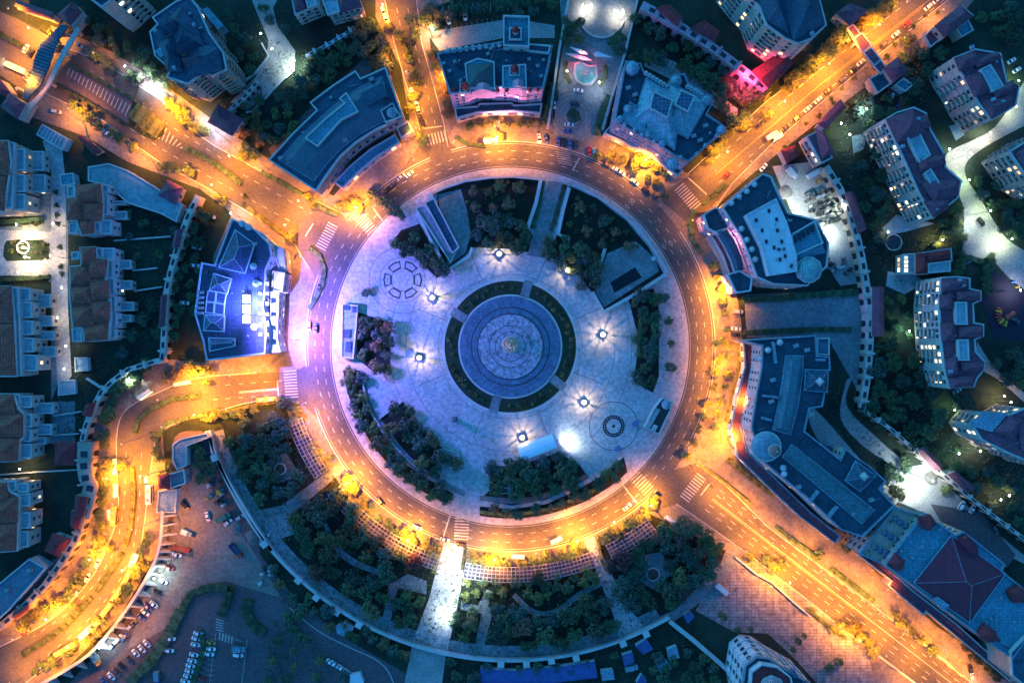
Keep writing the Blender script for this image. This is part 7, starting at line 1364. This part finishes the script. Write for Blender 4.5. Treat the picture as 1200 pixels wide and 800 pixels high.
for t in ((30, 57, -60, 'white'), (36, 62, -62, 'black'), (92, 53, 25, 'silver'), (66, 131, 10, 'silver', 'suv'), (123, 154, 30, 'silver'), (127, 157, 30, 'white'),
          (449, 13, 72, 'white'), (452, 22, 72, 'white'), (455, 29, 72, 'white'), (457, 36, 72, 'dark grey'), (478, 88, 72, 'blue'), (483, 108, 70, 'white'), (485, 113, 70, 'white'), (488, 122, 70, 'white'), (490, 130, 70, 'silver'), (492, 138, 70, 'black'), (495, 145, 70, 'black'),
          (545, 18, 85, 'white', 'suv'), (525, 23, 70, 'white', 'suv'),
          (678, 106, 5, 'white'), (674, 121, 2, 'dark grey', 'suv'), (652, 112, 85, 'black', 'suv'), (667, 146, 5, 'white'), (666, 154, 5, 'blue'), (649, 122, 80, 'white'), (632, 162, 82, 'white'), (640, 163, 80, 'blue'), (654, 166, 85, 'blue'), (660, 167, 85, 'black'), (668, 169, 85, 'blue'), (675, 170, 85, 'dark grey'), (691, 177, 80, 'red'), (697, 179, 80, 'white'), (711, 193, 28, 'dark grey'), (723, 199, 32, 'white'),
          (728, 202, 35, 'white'), (744, 213, 38, 'white'), (757, 223, 45, 'black', 'suv'), (768, 230, 45, 'dark grey'),
          (890, 146, -35, 'black'), (921, 149, -42, 'dark grey'), (934, 138, -42, 'dark grey', 'suv'), (947, 127, -42, 'white'), (959, 117, -42, 'white'), (971, 105, -42, 'red'), (987, 93, -42, 'dark grey', 'suv'), (1000, 83, -42, 'black'), (1009, 73, -42, 'white'), (1037, 51, -42, 'dark grey', 'suv'), (1050, 40, -42, 'white'), (1063, 28, -42, 'red'), (1088, 8, -42, 'white'), (1098, 0, -42, 'white'), (895, 196, -50, 'white'), (852, 204, -50, 'red'),
          (1186, 71, -30, 'white'), (1192, 82, -30, 'white'), (1041, 108, -60, 'red'), (1045, 114, -60, 'white'), (1053, 124, -60, 'blue'), (1123, 251, 60, 'black'), (1150, 260, 50, 'black', 'suv'),
          (863, 385, 5, 'white'), (862, 392, 5, 'black'), (865, 365, 5, 'silver', 'suv'), (735, 594, -38, 'white', 'car', True), (489, 618, 22, 'white'), (521, 632, 12, 'silver'), (541, 638, 8, 'black'), (446, 588, 52, 'dark grey', 'suv'),
          (228, 311, 5, 'white'), (216, 355, 3, 'white'), (222, 312, 5, 'red'), (247, 253, 25, 'silver'), (230, 290, 10, 'silver'), (362, 382, 90, 'yellow'), (370, 385, 90, 'black'), (374, 336, -75, 'dark grey'),
          (470, 207, -40, 'silver'), (480, 204, -38, 'white'), (455, 221, -40, 'black'), (462, 215, -40, 'dark grey'),
          (114, 660, -65, 'white'), (102, 677, -65, 'white'), (95, 686, -65, 'dark grey'), (91, 693, -65, 'silver'), (29, 741, -30, 'red'), (172, 564, 90, 'white', 'suv'), (217, 592, 50, 'black', 'suv'), (243, 605, 75, 'white'), (267, 612, -40, 'white'), (281, 606, -30, 'silver'),
          (191, 681, 30, 'white'), (185, 693, 30, 'black'), (180, 708, 40, 'white'), (173, 711, 40, 'purple'), (170, 717, 40, 'white'), (165, 723, 40, 'blue'), (156, 731, -50, 'dark grey'), (153, 733, -50, 'silver'), (145, 747, -50, 'blue'), (139, 748, -55, 'silver', 'suv'), (131, 756, -50, 'silver'), (172, 754, 45, 'white'), (166, 760, 45, 'white'), (159, 765, 45, 'white'), (151, 773, 40, 'dark grey'), (142, 780, 40, 'black'), (136, 787, 45, 'dark grey'), (130, 792, 45, 'white'), (121, 797, 45, 'blue'), (207, 650, 15, 'white'), (198, 666, 15, 'red'),
          (200, 748, 5, 'white'), (198, 762, 5, 'white'), (232, 742, 12, 'white'), (230, 748, 12, 'white'), (229, 755, 12, 'white'), (227, 767, 12, 'white'), (225, 774, 12, 'white'), (223, 780, 12, 'white'), (222, 786, 12, 'white'), (220, 792, 12, 'white'), (217, 798, 12, 'white'), (247, 753, 10, 'yellow'), (247, 760, 8, 'white'), (245, 766, 8, 'white'), (279, 767, 8, 'white', 'suv'), (238, 796, 8, 'red'), (310, 627, 0, 'silver'),
          (387, 776, 40, 'white'), (392, 778, 40, 'white'), (396, 781, 40, 'silver'), (400, 783, 40, 'white'), (404, 786, 40, 'white'), (408, 788, 40, 'white'), (1138, 784, 75, 'black', 'car', True), (1190, 375, 30, 'dark grey'), (1122, 458, -30, 'silver'), (1166, 620, 60, 'dark grey', 'suv'), (1127, 592, -55, 'white', 'suv'), (1140, 596, -60, 'white'), (739, 780, -10, 'silver')):
    car(*t)
# buses, trucks
def bus(x, y, a, col, label, L=11, lit=False, h=3.0, cat='bus', W=2.5, name='bus'):
    c = P(x, y, h); o = thing(name, label, cat, (c.x, c.y, zr+0.01)); o.rotation_euler.z = -radians(a); w_ = W/2
    b = MB(); x0, x1 = -L/2, L/2; pr = [(x0+0.1, 0.4, 0), (x1-0.3, 0.4, 0)]
    p_ = [(x0, -w_+0.2), (x0+0.2, -w_), (x1-0.5, -w_), (x1, -w_+0.5), (x1, w_-0.5), (x1-0.5, w_), (x0+0.2, w_), (x0, w_-0.2)]
    b.prism(p_, 0.4, h-0.2, bottom=True); q = inset([Vector((u, v, 0)) for u, v in p_], 0.18); n = len(p_)
    for i in range(n): j = (i+1) % n; b.face([(*p_[i], h-0.2), (*p_[j], h-0.2), (q[j].x, q[j].y, h), (q[i].x, q[i].y, h)])
    b.face([(v.x, v.y, h) for v in q]); link('body', b.mesh('body', col), o)
    for s in (-1, 1): g = MB(); g.box((0, s*(w_+0.005), 1.3), (L*0.86, 0.03, 0.9)); link('side_window', g.mesh('side_window', glass_d), o)
    g = MB(); g.box((x1+0.005, 0, 1.2), (0.03, W*0.55, 1.2)); link('windscreen', g.mesh('windscreen', glass_d), o)
    for u in (-L*0.2, L*0.25): g = MB(); g.box((u, 0, h+0.003), (1.3, 1.1, 0.22)); link('roof_hatch', g.mesh('roof_hatch', metal_g), o)
    for sx in (x0+1.8, x1-1.8):
        for sy in (-1, 1): link('wheel', wheel_m, o, (sx, sy*(w_-0.12), 0.42), 0, (1.25, 1.3, 1.25))
    for sy in (-1, 1): g = MB(); g.box((x1, sy*W*0.3, 0.7), (0.12, 0.3, 0.2)); link('headlight', g.mesh('headlight', head_on if lit else head_off), o)
    if lit: l = bpy.data.objects.new('headlight_beam', light('headlight_beam', 'SPOT', 3000, (1, .8, .5), 0.1, 80)); COL.objects.link(l); l.parent = o; l.location = (x1+0.2, 0, 0.9); l.rotation_euler = (0, radians(-80), 0)
yb = mat('yellow_bus_paint', (0.36, 0.20, 0.06), 0.5, 0.06); wbp = mat('white_bus_paint', (0.7, 0.68, 0.62), 0.5, 0.05)
for t in ((17, 79, 204, wbp, 'white bus with headlights on outside the north-west gateway', 10, True), (312, 468, 175, yb, 'amber bus waiting at the west crosswalk stop line', 10), (173, 580, 90, wbp, 'white bus in the right lane at the top of the south-west road', 9), (132, 605, 95, yb, 'yellow bus at the shelter at the top of the south-west road', 9),
          (148, 677, 118, yb, 'yellow bus beside the bright lamp, uppermost of the kerbside bus line', 9), (136, 697, 125, yb, 'yellow bus second from the top of the kerbside bus line', 9), (125, 713, 128, yb, 'yellow bus in the middle of the kerbside bus line', 9), (110, 733, 135, yb, 'yellow bus behind the white-roofed one in the kerbside line', 8), (101, 740, 138, wbp, 'white-roofed bus fourth down the kerbside bus line', 9), (75, 761, 150, yb, 'long yellow bus at the lower end of the kerbside bus line', 11),
          (156, 657, 115, wbp, 'pale bus with bright roof at the head of the kerbside line', 7)): bus(*t)
def truck(x, y, a, cab, box, label, L=7, cat='truck', tip=False):
    c = P(x, y, 2); o = thing('truck', label, cat, (c.x, c.y, 0.2)); o.rotation_euler.z = -radians(a); x0, x1 = -L/2, L/2
    b = MB(); b.prism([(x1-1.8, -1.05), (x1-0.3, -1.05), (x1, -0.8), (x1, 0.8), (x1-0.3, 1.05), (x1-1.8, 1.05)], 0.5, 2.3, bottom=True); link('cab', b.mesh('cab', cab), o); b = MB(); b.box((x1-0.02, 0, 1.4), (0.1, 1.6, 0.7)); link('windscreen', b.mesh('windscreen', glass_d), o)
    b = MB(); q = [Vector((x0, -1.15, 0)), Vector((x1-2.0, -1.15, 0)), Vector((x1-2.0, 1.15, 0)), Vector((x0, 1.15, 0))]
    if tip: b.ring(q, inset(q, 0.15), 0.9, 2.2); b.prism([v.xy for v in inset(q, 0.14)], 0.9, 1.5, bottom=True)
    else: b.prism([v.xy for v in q], 0.9, 2.8, bottom=True); b.ring(inset(q, -0.04), inset(q, 0.15), 2.7, 2.9)
    link('cargo_body', b.mesh('cargo_body', box), o); b = MB(); b.box(((x0+x1)/2, 0, 0.55), (L-0.4, 0.9, 0.3)); link('chassis', b.mesh('chassis', metal_d), o)
    for sx in (x0+1.1, x1-1): 
        for sy in (-1, 1): link('wheel', wheel_m, o, (sx, sy*0.95, 0.45), 0, (1.4, 1.4, 1.4))
for t in ((846, 690, 40, roof_w, roof_w, 'small white box truck parked on the patchwork square'), (219, 624, 25, roof_l, roof_w, 'white truck on the lit yard under the retaining wall', 5), (211, 643, 12, mat('red_truck', (0.3, .05, .04), .6, .2), mat('rust_cargo', (.22, .09, .07), .8, .3), 'rusty red flatbed truck under the retaining wall', 9, 'truck', True), (276, 645, 50, MC['red_truck'], mat('blue_cargo', (.05, .07, .14), .7, .2), 'red-cabbed tipper truck in the works yard', 8, 'truck', True), (262, 606, -30, mat('green_tarp', (.04, .16, .12), .8, .2), MC['green_tarp'], 'green tarpaulin-covered truck at the edge of the works yard', 7), (112, 772, 55, yb, mat('blue_tarp2', (.12, .2, .24), .8, .2), 'blue-bodied truck with yellow cab by the embankment car park', 6), (184, 794, 85, blue_t, roof_l, 'white box van at the bottom edge by the dark hedge', 6), (280, 760, 8, roof_l, roof_l, 'silver van in the right bay of the lower car park', 6), (740, 782, -8, roof_l, roof_l, 'pale truck among the stalls below the park wall', 6), (955, 203, -30, roof_w, roof_w, 'white lorry at the top of the floodlit storage yard', 8), (928, 203, 45, roof_w, roof_w, 'short white van at the top left of the storage yard', 6), (905, 159, -30, roof_w, roof_w, 'white delivery truck at the lower end of the north-east avenue', 6)):
    truck(*t)
# storage yard goods
cols = [mat('crate_grey', (.12, .12, .12), .8, .3, 2), mat('crate_pale', (.4, .4, .37), .8, .2, 2), mat('crate_dark', (.04, .05, .05), .8, .3, 2), mat('crate_teal', (.05, .2, .16), .8, .2), mat('crate_orange', (.5, .25, .04), .8, .2)]
names = ['grey', 'pale', 'dark', 'teal', 'orange']
rr = random.Random(77)
def goods(x, y, k):
    c = P(x, y, 1); rz = rr.uniform(0.2, 0.8); o = link('crate_stack', None, None, (c.x, c.y, 0.05), rz); n = rr.randint(2, 4); z = 0.12
    b = MB(); b.box((0, 0, 0), (2.2, 1.6, 0.12)); link('pallet', b.mesh('pallet', bark), o)
    for i in range(n):
        b = MB(); w_, d_ = rr.uniform(1.2, 2.1), rr.uniform(0.9, 1.5); h_ = rr.uniform(0.4, 0.8); b.box((rr.uniform(-.15, .15), rr.uniform(-.1, .1), z), (w_, d_, h_), rr.uniform(-.15, .15)); z += h_+0.003; link('crate', b.mesh('crate', cols[k]), o)
    auto(o, names[k]+' crate stack', 'crate stack', x, y, 'crate stacks in the storage yard', 'stack')
for i in range(7):
    for j in range(7):
        x, y = 946+i*5.6+j*1.6+rr.uniform(-1.5, 1.5), 228+j*6-i*1.2+rr.uniform(-1.5, 1.5)
        if rr.random() < 0.85: goods(x, y, rr.choice((0, 0, 2, 2, 1)))
goods(960, 212, 4); goods(952, 226, 3); goods(958, 223, 3)
for i in range(14): goods(968+rr.uniform(0, 30), 302+rr.uniform(0, 20), rr.choice((0, 1, 2)))
for i in range(16): goods(244+rr.uniform(0, 20), 562+rr.uniform(0, 30), rr.choice((0, 1, 2, 4)))
for i in range(8): goods(305+rr.uniform(0, 18), 664+rr.uniform(0, 22), rr.choice((0, 1)))
for x, y, l_ in ((920, 225, 'low gravel heap at the left of the storage yard'), (275, 618, 'dark soil heap beside the works yard truck'), (296, 630, 'brown soil heap at the right of the works yard'), (1092, 560, 'pale sand heap in the floodlit rear yard')):
    c = P(x, y); b = MB(); n = 18; rg = []
    for k, (r_, z_) in enumerate(((3.4, 0), (2.6, .6), (1.6, 1.1), (.7, 1.4))): rg.append([(c.x+r_*(1+.18*sin(3*t_+x)+.1*sin(5*t_))*cos(t_), c.y+r_*(1.3+.15*cos(2*t_+y))*sin(t_)*.8, z_) for t_ in [2*pi*i/n for i in range(n)]])
    for A_, B_ in zip(rg[:-1], rg[1:]):
        for i in range(n): b.face([A_[i], A_[(i+1) % n], B_[(i+1) % n], B_[i]])
    b.face(rg[-1]); o = b.build('soil_heap', dirt); tag(o, l_, 'heap')
# playground pieces
pg = [mat('play_red', (.55, .08, .05), .6, .1), mat('play_yellow', (.6, .4, .05), .6, .1), mat('play_blue', (.06, .2, .6), .6, .1), mat('play_green', (.08, .4, .15), .6, .1)]
o = thing('climbing_frame', 'red and white fan-shaped climbing frame in the dark playground at right', 'play frame', (*P(1180, 368).xy, 0.02))
for k in range(8):
    a = 2.6+k*0.27; b = MB(); b.box((4.6*cos(a), 4.6*sin(a), 0.2), (2.8, 0.7, 0.7+0.2*(k % 3)), a); link('fan_panel', b.mesh('panel', pg[k % 2] if k % 3 else pg[0]), o)
for k in range(3): b = MB(); b.lathe((1.2*k-1, 0.8*k-1.5, 0), [(0.15, 0), (0.15, 2), (1.3, 2.1), (0, 3.1)], 8); link('umbrella', b.mesh('umbrella', pg[0]), o)
for x, y, k, l_ in ((1186, 331, 2, 'blue spring rocker at the upper edge of the playground'), (1191, 337, 1, 'yellow spring rocker at the upper edge of the playground'), (1158, 340, 0, 'red and blue slide at the left of the playground')):
    c = P(x, y); o = thing('play_equipment', l_, 'play equipment', (c.x, c.y, 0.02)); b = MB(); b.box((0, 0, .5), (1.8, .6, .5)); b.box((.6, 0, 1), (.4, .5, .5)); link('rocker_body', b.mesh('rocker_body', pg[k]), o); b = MB(); b.tube((0, 0, 0), (0, 0, .5), .18, .18); link('spring', b.mesh('spring', metal_g), o)
# roofed garden features right
for x, y, r_, l_ in ((1047, 284, 8, 'round dark garden pond with pale rim beside the clubhouse'),):
    c = P(x, y); o = thing('garden_pond', l_, 'pond', (c.x, c.y, 0)); b = MB(); b.lathe((0, 0, 0), [(3.9, 0), (3.9, .4), (3.5, .4), (3.5, .1)], 32); link('rim', b.mesh('rim', stone), o); b = MB(); b.lathe((0, 0, 0), [(3.5, .15), (0, .16)], 32); link('water', b.mesh('water', glass_d), o)
sheet('garden_terrace', [(1033, 268), (1050, 252), (1095, 262), (1060, 272), (1040, 275)], terra, zr); sheet('garden_terrace', [(998, 160), (1016, 156), (1012, 175), (1000, 180)], roof_l, zr); sheet('garden_terrace', [(1040, 318), (1070, 322), (1085, 330), (1060, 345), (1038, 335)], terra, zr); sheet('garden_terrace', [(1112, 148), (1122, 145), (1130, 158), (1120, 165)], terra, zr)
# people in the forecourts
def person_proto(col, pants, seed):
    b = MB(); r = random.Random(seed)
    for s in (-1, 1):
        b.tube((s*.1, s*.12, .05), (s*.08, 0, .48), .06, .075, 6, 1); b.tube((s*.08, 0, .48), (s*.08, 0, .9), .075, .1, 6, 1); b.box((s*.1, s*.12+.05, 0), (.1, .26, .08), 0, 1)
        b.tube((s*.2, 0, 1.42), (s*.27, -s*.06, 1.12), .055, .045, 6, 0); b.tube((s*.27, -s*.06, 1.12), (s*.25, .06-s*.08, .85), .042, .035, 6, 2)
    b.lathe((0, 0, 0), [(.15, .86), (.17, 1.0), (.15, 1.15), (.2, 1.38), (.14, 1.47), (.06, 1.5)], 10, 0); b.lathe((0, 0, 0), [(.05, 1.48), (.05, 1.56), (.09, 1.6), (.105, 1.68), (.09, 1.76), (0, 1.79)], 10, 2); b.lathe((0, -.015, 0), [(.112, 1.67), (.1, 1.77), (0, 1.81)], 10, 3)
    return b.mesh('person', [col, pants, mat('skin', (.4, .26, .19), .7, .05), mat('hair', (.02, .015, .012), .7, .1)])
shirts = {'white': mat('shirt_white', (.6, .6, .6), .8, .1), 'dark': mat('shirt_dark', (.04, .04, .05), .8, .1), 'red': mat('shirt_red', (.4, .05, .05), .8, .1)}
pr_ = {k: person_proto(v, shirts['dark'], 1) for k, v in shirts.items()}
for x, y, k in ((520, 432, 'dark'), (688, 425, 'dark'), (735, 459, 'dark'), (660, 410, 'red'), (741, 470, 'dark'), (545, 445, 'white'), (702, 470, 'dark'), (577, 297, 'dark'), (522, 430, 'white'), (640, 478, 'dark'), (372, 478, 'dark'), (368, 482, 'white'), (375, 480, 'dark'), (397, 525, 'dark'), (810, 545, 'dark'), (809, 550, 'red'), (812, 548, 'dark'), (690, 92, 'dark'), (660, 470, 'dark'), (747, 522, 'dark'), (740, 528, 'white'), (530, 130+20, 'dark')):
    c = P(x, y, 1.7); o = link('person', pr_[k], None, (c.x, c.y, z_in if hypot(x-CX, y-CY) < 208 else 0.16), R.uniform(0, 6))
    auto(o, f'person standing in {"a "+k+" shirt" if k != "dark" else "dark clothes"}', 'person', x, y, 'people on foot', 'person')
flush_windows()
finish_labels()
